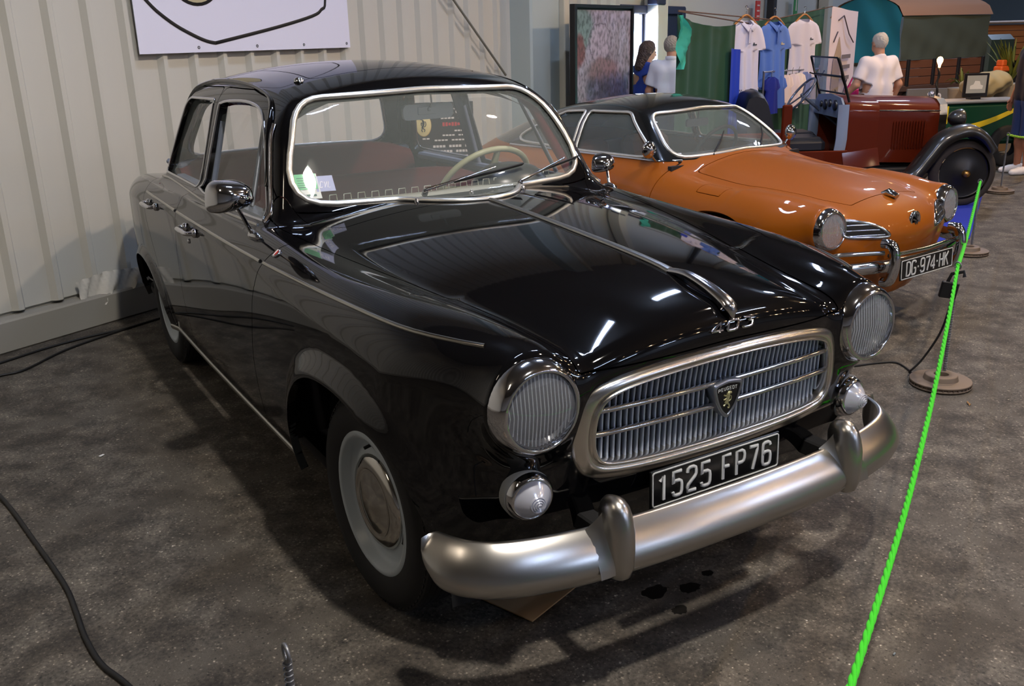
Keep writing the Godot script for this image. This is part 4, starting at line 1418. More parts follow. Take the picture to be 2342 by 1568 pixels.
func grille(car: Node3D, F: Callable) -> void:
	var gr := Node3D.new()
	gr.name = "grille"
	car.add_child(gr)
	var half_in := [Vector2(0, 0.597), Vector2(0.20, 0.599), Vector2(0.32, 0.604), Vector2(0.375, 0.614), Vector2(0.398, 0.645), Vector2(0.401, 0.70), Vector2(0.390, 0.748), Vector2(0.360, 0.778), Vector2(0.29, 0.798), Vector2(0.16, 0.811), Vector2(0, 0.816)]
	var half_out := [Vector2(0, 0.543), Vector2(0.20, 0.546), Vector2(0.33, 0.552), Vector2(0.415, 0.572), Vector2(0.450, 0.625), Vector2(0.452, 0.70), Vector2(0.436, 0.765), Vector2(0.398, 0.803), Vector2(0.31, 0.826), Vector2(0.17, 0.840), Vector2(0, 0.844)]
	var li := []
	var lo := []
	for k in half_in.size():
		li.append(half_in[k])
		lo.append(half_out[k])
	for k in range(half_in.size() - 2, 0, -1):
		li.append(half_in[k] * Vector2(-1, 1))
		lo.append(half_out[k] * Vector2(-1, 1))
	li = curve(li, 6, true)
	lo = curve(lo, 6, true)
	var zf := func(x: float, y: float) -> float: return sF.at(y) - sFx.at(absf(x))
	# surround: broad outer flare, step, inner bead
	var rows := []
	for q in [[0.0, -0.004], [0.0, 0.004], [0.12, 0.011], [0.45, 0.018], [0.62, 0.020], [0.66, 0.014], [0.70, 0.013], [0.76, 0.020], [0.88, 0.026], [0.97, 0.022], [1.0, 0.012], [1.02, -0.03]]:
		var r := []
		for k in li.size():
			var p: Vector2 = lo[k].lerp(li[k], q[0])
			r.append(Vector3(p.x, p.y, zf.call(p.x, p.y) + q[1]))
		rows.append(r)
	var m := MB.new()
	m.grid(rows, true, false, false)
	part(gr, "surround", m, mat("surround_chrome", rgb(222, 216, 206), 0.24, 1.0))
	var pin := PackedVector2Array(li)
	# dark radiator behind
	m = MB.new()
	m.box(Vector3(0, 0.70, 0.50), Vector3(0.84, 0.26, 0.02))
	part(gr, "radiator_core", m, mat("radiator_black", rgb(6, 6, 8), 0.9))
	# upright bars
	var bm := mat("bar_steel", rgb(205, 216, 232), 0.38, 0.55)
	var x := -0.3870
	while x < 0.395:
		var y0 := 0.70
		while psd(Vector2(x, y0), pin) < 0.0: y0 -= 0.002
		var y1 := 0.70
		while psd(Vector2(x, y1), pin) < 0.0: y1 += 0.002
		m = MB.new()
		var path := []
		for k in 5:
			var y := lerpf(y0, y1, k / 4.0)
			path.append(Vector3(x, y, zf.call(x, y) - 0.004))
		m.sweep(path, [Vector2(-0.0018, -0.014), Vector2(-0.0026, 0.0), Vector2(0, 0.003), Vector2(0.0026, 0.0), Vector2(0.0018, -0.014)], Vector3(0, 0, 1))
		part(gr, "grille_bar", m, bm)
		x += 0.0172
	for y in [0.742, 0.681]:
		m = MB.new()
		var path := []
		for k in 21:
			var xx := lerpf(-0.405, 0.405, k / 20.0)
			if absf(xx) > 0.399 and y > 0.7: xx = signf(xx) * 0.392
			path.append(Vector3(xx, y, zf.call(xx, y) + 0.006))
		m.sweep(path, [Vector2(-0.007, -0.008), Vector2(-0.008, 0.002), Vector2(-0.004, 0.008), Vector2(0.004, 0.008), Vector2(0.008, 0.002), Vector2(0.007, -0.008)], Vector3(0, 0, 1))
		part(gr, "cross_bar", m, chrome)
	# shield
	var sh := Node3D.new()
	sh.name = "shield"
	gr.add_child(sh)
	sh.position = Vector3(-0.004, 0.70, 0.668)
	var half := [Vector2(0, -0.055), Vector2(0.018, -0.040), Vector2(0.036, -0.012), Vector2(0.047, 0.020), Vector2(0.050, 0.040), Vector2(0.036, 0.047), Vector2(0, 0.052)]
	var oc := curve(half, 4)
	var outl := []
	for q in oc: outl.append(q)
	for k in range(oc.size() - 2, 0, -1): outl.append(oc[k] * Vector2(-1, 1))
	m = MB.new()
	var rr := []
	for q in [[1.0, -0.03], [1.0, 0.0], [0.97, 0.004], [0.82, 0.006], [0.80, 0.004], [0.795, 0.002]]:
		var r := []
		for p in outl: r.append(Vector3(p.x * q[0], p.y * q[0], q[1]))
		rr.append(r)
	m.grid(rr, true)
	part(sh, "shield_rim", m, mat("pewter", rgb(150, 155, 165), 0.3, 0.9))
	m = MB.new()
	var inner := PackedVector2Array()
	for p in outl: inner.append(p * 0.81)
	m.extrude(inner, 0.0025)
	part(sh, "shield_field", m, mat("shield_black", rgb(10, 12, 14), 0.2))
	x = -0.034
	for ch in "PEUGEOT":
		m = MB.new()
		m.add(glyph(ch, 0.0072, 0.0085, 0.0008, 0.0, 0.001), Transform3D(Basis.IDENTITY, Vector3(x, 0.0205 + 0.003 * (1.0 - pow((x + 0.003) / 0.035, 2)), 0.0026)))
		part(sh, "letter", m, mat("plate_white", rgb(200, 202, 200), 0.4))
		x += 0.0096
	# rampant lion: body, head, limbs and tail
	m = MB.new()
	for q in [
		[[-0.006, -0.012], [-0.002, -0.002], [0.001, 0.008], [0.000, 0.014], 0.0055],
		[[0.000, 0.012], [0.004, 0.017], [0.010, 0.015], 0.0042],
		[[0.002, 0.008], [-0.008, 0.009], [-0.013, 0.012], 0.0022],
		[[0.001, 0.004], [-0.009, 0.000], [-0.015, -0.001], 0.0022],
		[[-0.003, -0.008], [-0.009, -0.015], [-0.014, -0.018], 0.0026],
		[[-0.001, -0.010], [0.004, -0.017], [0.006, -0.024], [0.001, -0.026], 0.0026],
		[[0.003, -0.008], [0.011, -0.004], [0.012, 0.004], [0.008, 0.008], 0.0016]]:
		var path := []
		for k in q.size() - 1: path.append(Vector3(q[k][0], q[k][1] - 0.001, 0.003))
		m.tube(curve(path, 3), q[-1], 7)
	part(sh, "lion_emblem", m, mat("lion_gold", rgb(190, 186, 140), 0.35, 0.7))

func bumper(car: Node3D, F: Callable) -> void:
	var bu := Node3D.new()
	bu.name = "front_bumper"
	car.add_child(bu)
	# plan of the bar: wraps round the corners
	var plan := []
	for q in [[0.0, 0.752], [0.20, 0.748], [0.36, 0.738], [0.50, 0.720], [0.62, 0.690], [0.70, 0.655], [0.750, 0.612], [0.778, 0.570], [0.790, 0.535], [0.795, 0.50]]: plan.append(Vector3(q[0], 0, q[1]))
	var c := curve(plan, 5)
	var full := []
	for k in range(c.size() - 1, 0, -1): full.append(Vector3(-c[k].x, 0, c[k].z))
	full.append_array(c)
	# section: out, up: a sloping upper face, a soft edge, a rounded lower face turned under
	var sec := [[-0.045, -0.072], [-0.018, -0.074], [0.004, -0.068], [0.020, -0.054], [0.027, -0.036], [0.028, -0.022], [0.024, -0.008], [0.016, 0.008], [0.004, 0.026], [-0.012, 0.044], [-0.028, 0.058], [-0.036, 0.062], [-0.042, 0.058]]
	var rows := []
	var N := full.size()
	for k in N:
		var p: Vector3 = full[k]
		var d: Vector3 = (full[mini(k + 1, N - 1)] - full[maxi(k - 1, 0)]).normalized()
		var o := Vector3(d.z, 0, -d.x)
		if o.dot(Vector3(p.x, 0, p.z - 0.3)) < 0.0: o = -o
		var e := clampf((float(mini(k, N - 1 - k))) / 13.0, 0.0, 1.0)
		var sh := sqrt(e * (2.0 - e))
		var r := []
		for q in sec:
			var y: float = 0.062 - (0.062 - q[1]) * (0.06 + 0.94 * sh)
			r.append(p + o * (q[0] * lerpf(0.5, 1.0, sh)) + Vector3(0, 0.420 + y - 0.004 * (1.0 - sh), 0))
		rows.append(r)
	var m := MB.new()
	m.grid(rows, false, false, false)
	# inner face
	var back := []
	for r in rows: back.append([r[-1], r[0]])
	m.grid(back)
	part(bu, "bar", m, alu)
	for s in [-1.0, 1.0]:
		# overrider: a tall rounded horn with a flared foot on the bar
		var ov := MB.new()
		var rr := []
		for q in [[-0.100, 0.0], [-0.096, 0.5], [-0.086, 0.78], [-0.06, 0.95], [-0.02, 1.0], [0.03, 1.0], [0.065, 0.94], [0.088, 0.80], [0.102, 0.58], [0.109, 0.28], [0.111, 0.0]]:
			var row := []
			for k in 20:
				var a := TAU * k / 20
				var cz := cos(a)
				var depth := 0.046 if cz > 0.0 else 0.062
				var wide = 0.037 * q[1]
				row.append(Vector3(s * 0.402 + sin(a) * wide, 0.446 + q[0], 0.735 + cz * depth * q[1] - 0.16 * maxf(q[0] - 0.02, 0.0)))
			rr.append(row)
		ov.grid(rr, true)
		# web to the bar on the inner and outer sides
		for sd in [-1.0, 1.0]:
			var web := []
			for k in 8:
				var a := k / 7.0
				var row := []
				for t in 5:
					var b := t / 4.0
					row.append(Vector3(s * 0.402 + sd * (0.028 + 0.042 * b * b), lerpf(0.375, 0.535 - 0.055 * b, a), lerpf(0.762, 0.715, a * a) - 0.02 * b * a))
				web.append(row)
			ov.grid(web)
		part(bu, "overrider", ov, alu)
	for s in [-1.0, 1.0]:
		m = MB.new()
		m.box(Vector3(s * 0.40, 0.44, 0.64), Vector3(0.05, 0.05, 0.16), 0.005)
		part(bu, "bracket", m, mat("underseal", rgb(16, 16, 17), 0.8))
	# the rear bumper, a plain bar
	m = MB.new()
	m.sweep([Vector3(-0.62, 0.45, -3.60), Vector3(-0.50, 0.45, -3.70), Vector3(0, 0.45, -3.76), Vector3(0.50, 0.45, -3.70), Vector3(0.62, 0.45, -3.60)], [Vector2(-0.01, -0.05), Vector2(0.012, -0.03), Vector2(0.016, 0), Vector2(0.012, 0.03), Vector2(-0.01, 0.05)], Vector3.UP)
	part(car, "rear_bumper", m, alu)

func saloon_cabin(car: Node3D) -> void:
	var red := mat("red_upholstery", rgb(96, 16, 24), 0.8, 0.0, {"rim_enabled": true, "rim": 0.5})
	var dark := mat("cabin_dark", rgb(30, 28, 30), 0.9)
	var blue := mat("cabin_grey_blue", rgb(120, 130, 150), 0.6)
	var m := MB.new()
	# floor and bulkheads keep light from passing under
	m.box(Vector3(0, 0.26, -1.6), Vector3(1.40, 0.04, 3.9), 0.0)
	m.box(Vector3(0, 0.34, 0.1), Vector3(0.72, 0.04, 0.8), 0.0)
	m.box(Vector3(0, 0.62, -0.70), Vector3(1.44, 0.70, 0.03), 0.0)
	part(car, "floor_pan", m, dark)
	for q in [[-1.62, 1.02, 0.62, "front_seat"], [-2.38, 1.08, 0.62, "rear_seat"]]:
		var so := Node3D.new()
		so.name = q[3]
		car.add_child(so)
		m = MB.new()
		var rows := []
		for k in 13:
			var x := lerpf(-q[2], q[2], k / 12.0)
			var e := 1.0 - 0.05 * pow(absf(x) / q[2], 6.0)
			var r := []
			var hy: float = q[1] * e
			for w in [[0.06, 0.50], [0.075, 0.75], [0.03, hy - 0.04], [0.0, hy - 0.005], [-0.04, hy], [-0.09, hy - 0.01], [-0.12, hy - 0.06], [-0.13, 0.75], [-0.12, 0.40]]:
				r.append(Vector3(x, w[1], q[0] + w[0] - 0.16 * (w[1] - 0.5)))
			rows.append(r)
		m.grid(rows)
		for x in [0, 12]:
			var c: Vector3 = (rows[x][0] + rows[x][8]) / 2
			for j in 8: m.tri(c, rows[x][j], rows[x][j + 1])
		part(so, "backrest", m, red)
		m = MB.new()
		m.box(Vector3(0, 0.46, q[0] + 0.30), Vector3(q[2] * 2, 0.18, 0.54), 0.05)
		part(so, "seat_cushion", m, red)
	m = MB.new()
	m.box(Vector3(0, 1.03, -2.62), Vector3(1.24, 0.03, 0.30), 0.01)
	part(car, "parcel_shelf", m, blue)
	# dashboard with a pale top edge and a row of wire clips
	m = MB.new()
	var rows := []
	for k in 17:
		var x := lerpf(-0.64, 0.64, k / 16.0)
		var z := -0.845 - 0.2 * x * x
		rows.append([Vector3(x, 0.80, z - 0.16), Vector3(x, 0.97, z - 0.17), Vector3(x, 1.02, z - 0.15), Vector3(x, 1.038, z - 0.10), Vector3(x, 1.046, z - 0.0), Vector3(x, 1.044, z + 0.04)])
	m.grid(rows)
	part(car, "dashboard", m, mat("dash_paint", rgb(165, 166, 152), 0.4))
	m = MB.new()
	for k in 19:
		var x := lerpf(-0.42, 0.52, k / 18.0)
		var z := -0.90 - 0.2 * x * x
		m.tube([Vector3(x - 0.015, 1.045, z), Vector3(x - 0.013, 1.066, z), Vector3(x + 0.013, 1.066, z), Vector3(x + 0.015, 1.045, z)], 0.0018, 5)
	part(car, "demister_clips", m, mat("clip_wire", rgb(190, 190, 175), 0.3, 0.8))
	# instrument hood ahead of the wheel
	m = MB.new()
	m.lathe([Vector2(0.0, 0.085), Vector2(0.05, 0.082), Vector2(0.09, 0.068), Vector2(0.12, 0.035), Vector2(0.125, 0.0)], Transform3D(Basis(Vector3.RIGHT, 0.2), Vector3(0.36, 1.02, -0.98)), 24, 1.3)
	part(car, "instrument_hood", m, mat("dash_black", rgb(18, 18, 19), 0.3))
	# steering wheel
	var sw := Node3D.new()
	sw.name = "steering_wheel"
	car.add_child(sw)
	sw.transform = Transform3D(basis_y(Vector3(0, 0.62, -0.78)), Vector3(0.345, 1.0, -1.17))
	var cream := mat("cream_bakelite", rgb(168, 170, 138), 0.35)
	m = MB.new()
	var ring := []
	for k in 40: ring.append(Vector3(cos(TAU * k / 40) * 0.205, 0, sin(TAU * k / 40) * 0.205))
	m.tube(ring, 0.0125, 10, true)
	part(sw, "rim", m, cream)
	for a in [PI * 0.5, PI * 1.0, 0.0]:
		m = MB.new()
		m.tube([Vector3(cos(a) * 0.03, -0.03, -sin(a) * 0.03), Vector3(cos(a) * 0.2, 0, -sin(a) * 0.2)], [0.020, 0.012], 8)
		part(sw, "spoke", m, cream)
	m = MB.new()
	m.lathe([Vector2(0.05, -0.05), Vector2(0.05, -0.02), Vector2(0.03, 0.0), Vector2(0, 0.005)], Transform3D.IDENTITY, 20)
	m.tube([Vector3(0, -0.04, 0), Vector3(0, -0.45, 0)], 0.02, 8)
	part(sw, "hub", m, cream)
	# inside mirror
	var im := Node3D.new()
	im.name = "cabin_mirror"
	car.add_child(im)
	im.position = Vector3(0.07, 1.323, -1.125)
	im.rotation = Vector3(0, 0.12, 0)
	m = MB.new()
	m.extrude(PackedVector2Array(rounded([[-0.118, -0.030, 0.025], [0.118, -0.030, 0.025], [0.118, 0.030, 0.025], [-0.118, 0.030, 0.025]], 5)), 0.014)
	part(im, "housing", m, mat("mirror_grey", rgb(150, 160, 162), 0.45))
	m = MB.new()
	m.box(Vector3(-0.01, 0.004, 0.016), Vector3(0.085, 0.030, 0.006), 0.002)
	m.lathe([Vector2(0.008, 0), Vector2(0.007, 0.008), Vector2(0, 0.01)], Transform3D(basis_y(Vector3(0, 0, 1)), Vector3(-0.002, 0.008, 0.018)), 10)
	part(im, "back_plate", m, mat("mirror_grey", rgb(150, 160, 162), 0.45))
	m = MB.new()
	m.tube([Vector3(0.0, 0.01, 0.02), Vector3(0.004, 0.03, 0.03), Vector3(0, 0.095, 0.03)], 0.004, 6)
	part(im, "stem", m, chrome)
	# lining of doors, pillars and roof
	for s in [-1.0, 1.0]:
		m = MB.new()
		m.box(Vector3(s * 0.735, 0.64, -1.56), Vector3(0.03, 0.68, 1.6), 0.005)
		part(car, "door_lining", m, red)
		m = MB.new()
		m.box(Vector3(s * 0.64, 0.995, -1.65), Vector3(0.05, 0.035, 1.45), 0.01)
		part(car, "window_ledge", m, blue)
		m = MB.new()
		m.sweep([Vector3(s * 0.652, 1.0, -1.775), Vector3(s * 0.55, 1.38, -1.775)], [Vector2(-0.035, -0.01), Vector2(-0.035, 0.012), Vector2(0.035, 0.012), Vector2(0.035, -0.01)], Vector3(-s, 0, 0))
		part(car, "pillar_lining", m, blue)
		m = MB.new()
		m.sweep([Vector3(s * 0.60, 1.07, -0.90), Vector3(s * 0.52, 1.32, -1.045), Vector3(s * 0.47, 1.385, -1.10)], [Vector2(-0.02, -0.008), Vector2(-0.02, 0.01), Vector2(0.02, 0.01), Vector2(0.02, -0.008)], Vector3(-s, 0, 0.3))
		part(car, "pillar_lining", m, red)
	m = MB.new()
	rows = []
	for k in 13:
		var x := lerpf(-0.52, 0.52, k / 12.0)
		var r := []
		for j in 12:
			var z := lerpf(-1.08, -2.36, j / 11.0)
			r.append(Vector3(x, sR.at(z) - 0.33 * x * x - 0.035 - 0.03 * pow(absf(x) / 0.52, 4.0), z))
		rows.append(r)
	m.grid(rows)
	part(car, "headliner", m, mat("headliner_cloth", rgb(95, 70, 66), 0.9))

# ---------------------------------------------------------------- the orange coupe
var gW := Spl.new([-3.05, 0.42, -2.8, 0.58, -2.4, 0.69, -1.9, 0.75, -1.0, 0.765, -0.2, 0.765, 0.15, 0.755, 0.35, 0.735, 0.5, 0.69, 0.6, 0.63, 0.7, 0.53])
var gY := Spl.new([0.15, 0.09, 0.25, 0.05, 0.4, 0.015, 0.55, 0.0, 0.68, 0.008, 0.8, 0.05, 0.95, 0.16])
var gC := Spl.new([-3.1, 0.60, -2.7, 0.74, -2.2, 0.835, -1.6, 0.86, -0.9, 0.86, -0.5, 0.83, -0.25, 0.785, 0.0, 0.768, 0.2, 0.760, 0.4, 0.735, 0.52, 0.705, 0.65, 0.655])
var gH := Spl.new([-3.1, 0.60, -2.6, 0.76, -2.0, 0.88, -0.6, 0.905, -0.4, 0.893, -0.1, 0.858, 0.2, 0.818, 0.4, 0.785, 0.55, 0.748, 0.65, 0.712, 0.75, 0.66])
var gF := Spl.new([0.2, 0.64, 0.3, 0.70, 0.42, 0.755, 0.55, 0.785, 0.63, 0.787, 0.70, 0.765, 0.78, 0.70])
var gR := Spl.new([-2.9, 0.70, -2.5, 0.885, -2.1, 1.045, -1.8, 1.135, -1.5, 1.190, -1.2, 1.215, -0.95, 1.200, -0.75, 1.150, -0.6, 1.08])
func arch_g(z: float, y: float) -> float:
	return (pow(pow(absf(z - 0.02) / 0.36, 2.2) + pow(absf(y - 0.29) / 0.375, 2.2), 1.0 / 2.2) - 1.0) * 0.35
func arch_g2(z: float, y: float) -> float:
	return (pow(pow(absf(z + 2.22) / 0.36, 2.2) + pow(absf(y - 0.27) / 0.30, 2.2), 1.0 / 2.2) - 1.0) * 0.33
func f_coupe(p: Vector3) -> float:
	var ax := absf(p.x)
	var y := p.y
	var z := p.z
	var w := gW.at(z) - gY.at(y)
	var dx := ax - 0.60
	var d := rmax((ax - w) * 0.96, y - gC.at(z) + (1.3 * dx * dx if absf(dx) < 0.3 else 0.117 + 0.78 * (absf(dx) - 0.3)), 0.12)
	if z > -0.3:
		d = rmax(d, (z - gF.at(y) + 0.58 * ax * ax) * 0.85, 0.13)
		var pod := sqrt((ax - 0.553) * (ax - 0.553) + (y - 0.62) * (y - 0.62)) - 0.118
		pod = rmax(pod, z - 0.615, 0.02)
		d = smin(d, maxf(pod, 0.15 - z), 0.10)
	var dh := y - gH.at(z) + 0.32 * ax * ax + 1.5 * pow(maxf(ax - 0.36, 0.0), 2.0)
	if z > -0.3: dh = rmax(dh, (z - gF.at(y) + 0.58 * ax * ax) * 0.9, 0.09)
	dh = maxf(dh, ax - 0.60)
	d = smin(d, dh, 0.07)
	if z < -2.0:
		d = rmax(d, -3.02 - z + 0.5 * ax * ax, 0.15)
	if z < -0.2 and y > 0.72:
		var g := (ax - 0.605 + 0.43 * (y - 0.87)) * 0.92
		g = rmax(g, (z + 0.40 + 1.15 * (y - 0.91) + 0.42 * ax * ax) * 0.66, 0.05)
		g = rmax(g, (y - gR.at(z) + 0.30 * ax * ax) * 0.95, 0.09)
		d = smin(d, g, 0.04)
	return d

func make_coupe() -> void:
	var orange := mat("orange_gloss_paint", rgb(146, 78, 12), 0.5, 0.0, {"metallic_specular": 0.25, "clearcoat_enabled": true, "clearcoat": 0.5, "clearcoat_roughness": 0.03})
	var car := thing("coupe_car", "orange-brown curvy coupe with black roof and plate DG-974-HK, beside the black saloon", "car", Vector3(2.674, 0, -1.537), deg_to_rad(5.46))
	var F := f_coupe
	var m := nets(F, Vector3(0, 0.2, -3.1), Vector3(0.85, 1.26, 0.85), 0.0165, true, 1.6)
	var r: Array
	var ws := PackedVector2Array(rounded([[-0.545, 0.885, 0.10], [0.0, 0.910, 1.0], [0.545, 0.885, 0.10], [0.42, 1.122, 0.13], [0.0, 1.142, 1.0], [-0.42, 1.122, 0.13]]))
	r = cut(m, func(p): return psd(Vector2(p.x, p.y), ws) if p.z > -1.0 and p.y > 0.82 else 1.0, 0.0, 0.0, 0.025)
	m = r[1]
	var wf := PackedVector2Array(rounded([[-1.30, 0.885, 0.03], [-1.30, 1.125, 0.03], [-0.94, 1.130, 0.12], [-0.56, 0.885, 0.05]]))
	var wq := PackedVector2Array(rounded([[-1.34, 0.885, 0.03], [-1.34, 1.125, 0.03], [-1.55, 1.11, 0.10], [-2.02, 0.905, 0.05]]))
	for q in [wf, wq]:
		var pl: PackedVector2Array = q
		r = cut(m, func(p): return psd(Vector2(p.z, p.y), pl) if p.x > 0.3 and p.y > 0.84 else 1.0, 0.0, 0.0, 0.025)
		m = r[1]
	r = cut(m, func(p): return arch_g(p.z, p.y) if p.x > 0.45 and p.z > -0.8 else 1.0, 0.0, 0.0, 0.03)
	m = r[1]
	r = cut(m, func(p): return arch_g2(p.z, p.y) if p.x > 0.45 and p.z < -1.6 else 1.0, 0.0, 0.0, 0.03)
	m = r[1]
	# roof in black
	r = cut(m, func(p): return maxf(0.874 - p.y + 0.03 * sst(-1.9, -2.5, p.z), minf(p.z + 0.43, 0.30 * (0.49 - p.x) + 0.0 * p.y if p.z > -0.6 else -1.0)))
	part(car, "roof", both(r[0]), mat("black_roof_paint", rgb(14, 16, 17), 0.2, 0.0, {"clearcoat_enabled": true, "clearcoat": 1.0, "clearcoat_roughness": 0.05}))
	m = r[1]
	# hood lid
	r = cut(m, func(p): return maxf(maxf(p.x - 0.46 + 0.10 * sst(-0.1, 0.6, p.z) + 0.9 * pow(maxf(p.z - 0.42, 0.0), 1.5), p.z - 0.575), maxf(-0.36 - p.z, 0.6 - p.y)), 0.0025, 0.01, 0.01)
	part(car, "hood", both(r[0]), orange)
	m = r[1]
	# petrol flap on the right fender top
	r = cut(m, func(p): return maxf(absf(p.x - 0.625) - 0.060, absf(p.z + 0.08) - 0.085) if p.y > 0.6 else 1.0, 0.002, 0.006, 0.006)
	part(car, "fuel_flap", mirror(r[0]), orange)
	var flap := r[0] as MB
	var shell := both(r[1])
	shell.add(flap)
	# doors
	var pl := PackedVector2Array(rounded([[-0.455, 0.872, 0.02], [-0.46, 0.27, 0.05], [-1.40, 0.27, 0.08], [-1.36, 0.872, 0.02]]))
	for s in [-1.0, 1.0]:
		r = cut(shell, func(p): return psd(Vector2(p.z, p.y), pl) if p.x * s > 0.4 and p.y < 0.9 else 1.0, 0.003, 0.012, 0.012)
		part(car, "door", r[0], orange)
		shell = r[1]
	part(car, "body_shell", shell, orange)
	part(car, "windshield", pane(F, ws, func(q): return on_front(F, q.x, q.y, 0.2), 0.01, 0.07), glass)
	var path := []
	for c in resample(Array(ws), 0.04): path.append(on_front(F, c.x, c.y, 0.2))
	m = MB.new()
	m.sweep(path, prof(0.012, 0.010), normals(F, path), true)
	part(car, "windshield_frame", m, mat("frame_chrome", rgb(215, 213, 205), 0.14, 1.0))
	for s in [-1.0, 1.0]:
		for q in [wf, wq]:
			part(car, "side_window", pane(F, q, func(k): return on_side(F, k.x, k.y, s), 0.012, 0.08), glass)
			path = []
			for c in resample(Array(q), 0.05): path.append(on_side(F, c.x, c.y, s))
			m = MB.new()
			m.sweep(path, prof(0.010, 0.008), normals(F, path), true)
			part(car, "window_trim", m, mat("frame_chrome", rgb(215, 213, 205), 0.14, 1.0))
		path = []
		for k in 20: path.append(on_side(F, lerpf(-0.46, -2.0, k / 19.0), 0.872, s))
		m = MB.new()
		m.sweep(path, prof(0.008, 0.008), normals(F, path))
		part(car, "belt_moulding", m, chrome)
		round_lamp(car, "headlight", Transform3D(basis_y(Vector3(s * 0.10, 0.05, 1)), Vector3(s * 0.553, 0.62, 0.610)), 0.112)
		wheel(car, Vector3(s * 0.62, 0.30, 0.02), s, 0.30, 0.145, 0.19)
		wheel(car, Vector3(s * 0.62, 0.30, -2.22), s, 0.30, 0.145, 0.19)
		# nostril grille with four slats
		var no := Node3D.new()
		no.name = "nostril_grille" if s < 0 else "nostril_grille_001"
		car.add_child(no)
		var half := [Vector2(0.235, 0.562), Vector2(0.45, 0.575), Vector2(0.48, 0.60), Vector2(0.475, 0.640), Vector2(0.445, 0.655), Vector2(0.31, 0.630), Vector2(0.24, 0.592)]
		path = []
		for q in curve(half, 5, true): path.append(on_front(F, q.x * s, q.y))
		m = MB.new()
		m.sweep(path, prof(0.010, 0.010), normals(F, path), true)
		part(no, "frame", m, chrome)
		m = MB.new()
		var poly := PackedVector2Array()
		for q in curve(half, 5, true): poly.append(Vector2(q.x * s, q.y))
		m = pane(F, poly, func(k): return on_front(F, k.x, k.y), -0.004, 0.025)
		part(no, "opening", m, mat("radiator_black", rgb(6, 6, 8), 0.9))
		for k in 3:
			path = []
			var ya := lerpf(0.585, 0.635, k / 2.0)
			for j in 8:
				var x := lerpf(0.25 + 0.025 * k, 0.47, j / 7.0)
				path.append(on_front(F, x * s, ya - 0.012 + 0.03 * (x - 0.2)))
			m = MB.new()
			m.sweep(path, prof(0.005, 0.008), normals(F, path))
			part(no, "slat", m, chrome)
		# mirror on the door
		var mr := Node3D.new()
		mr.name = "door_mirror" if s < 0 else "door_mirror_001"
		car.add_child(mr)
		mr.position = on_side(F, -0.56, 0.87, s)
		m = MB.new()
		m.tube([Vector3.ZERO, Vector3(s * 0.05, 0.05, 0.0)], 0.006, 6)
		part(mr, "arm", m, chrome)
		m = MB.new()
		m.lathe([Vector2(0.0, 0.035), Vector2(0.03, 0.028), Vector2(0.05, 0.008), Vector2(0.052, -0.006), Vector2(0.0, -0.008)], Transform3D(basis_y(Vector3(0, 0, 1)), Vector3(s * 0.06, 0.075, 0.0)), 20)
		part(mr, "shell", m, chrome)
		# wheel wells
		m = MB.new()
		for zw in [0.02, -2.22]:
			var rws := []
			for x in [0.40, 0.70]:
				var row := []
				for k in 13: row.append(Vector3(s * x, 0.15 + 0.52 * sin(PI * k / 12.0), zw + 0.40 * cos(PI * k / 12.0)))
				rws.append(row)
			m.grid(rws)
			m.quad(Vector3(s * 0.40, 0.12, zw - 0.4), Vector3(s * 0.40, 0.12, zw + 0.4), Vector3(s * 0.40, 0.70, zw + 0.4), Vector3(s * 0.40, 0.70, zw - 0.4))
		var wl := part(car, "wheel_wells", m, mat("underseal", rgb(16, 16, 17), 0.8))
		wl.set_meta("kind", "stuff")
		# wiper
		m = MB.new()
		var pv := on_top(F, s * 0.22 - 0.05, -0.41)
		var tp := on_front(F, s * 0.22 + 0.16, 1.0, 0.2)
		m.tube([pv, pv.lerp(tp, 0.5) + Vector3(0, 0.015, 0.02), tp + Vector3(0, 0.01, 0.012)], [0.008, 0.006, 0.004], 6)
		part(car, "wiper", m, rubber)
	# badges
	m = MB.new()
	var ep := on_front(F, 0.0, 0.622)
	m.lathe([Vector2(0.046, -0.006), Vector2(0.046, 0.006), Vector2(0.040, 0.010), Vector2(0.037, 0.007), Vector2(0.0, 0.009)], Transform3D(basis_y(Vector3(0, 0.02, 1)), ep), 28)
	var em := part(car, "nose_emblem", m, chrome)
	m = MB.new()
	for g in [["V", 0.002], ["W", -0.026]]:
		m.add(glyph(g[0], 0.030, 0.024, 0.003, 0.0, 0.004), Transform3D(Basis.IDENTITY, ep + Vector3(-0.015, g[1], 0.010)))
	part(em, "monogram", m, mat("emblem_dark", rgb(60, 62, 66), 0.3, 0.8))
	m = MB.new()
	var hp_ := on_top(F, 0.0, 0.60)
	m.sweep([hp_ + Vector3(0, 0.0, -0.05), hp_ + Vector3(0, 0.016, 0.0), hp_ + Vector3(0, 0.0, 0.05)], circle(0.032, 12, 0.7), Vector3.UP, false, [0.5, 1.0, 0.6])
	part(car, "hood_handle", m, chrome)
	# bumper: bar, raised rail, overriders, plate
	var bu := Node3D.new()
	bu.name = "front_bumper"
	car.add_child(bu)
	path = curve([Vector3(-0.80, 0.425, 0.18), Vector3(-0.74, 0.425, 0.50), Vector3(-0.60, 0.425, 0.69), Vector3(-0.32, 0.425, 0.80), Vector3(0, 0.425, 0.835), Vector3(0.32, 0.425, 0.80), Vector3(0.60, 0.425, 0.69), Vector3(0.74, 0.425, 0.50), Vector3(0.80, 0.425, 0.18)], 5)
	m = MB.new()
	m.sweep(path, [Vector2(-0.012, -0.035), Vector2(0.006, -0.032), Vector2(0.016, -0.012), Vector2(0.016, 0.012), Vector2(0.006, 0.032), Vector2(-0.012, 0.035)], Vector3.UP)
	part(bu, "bar", m, chrome)
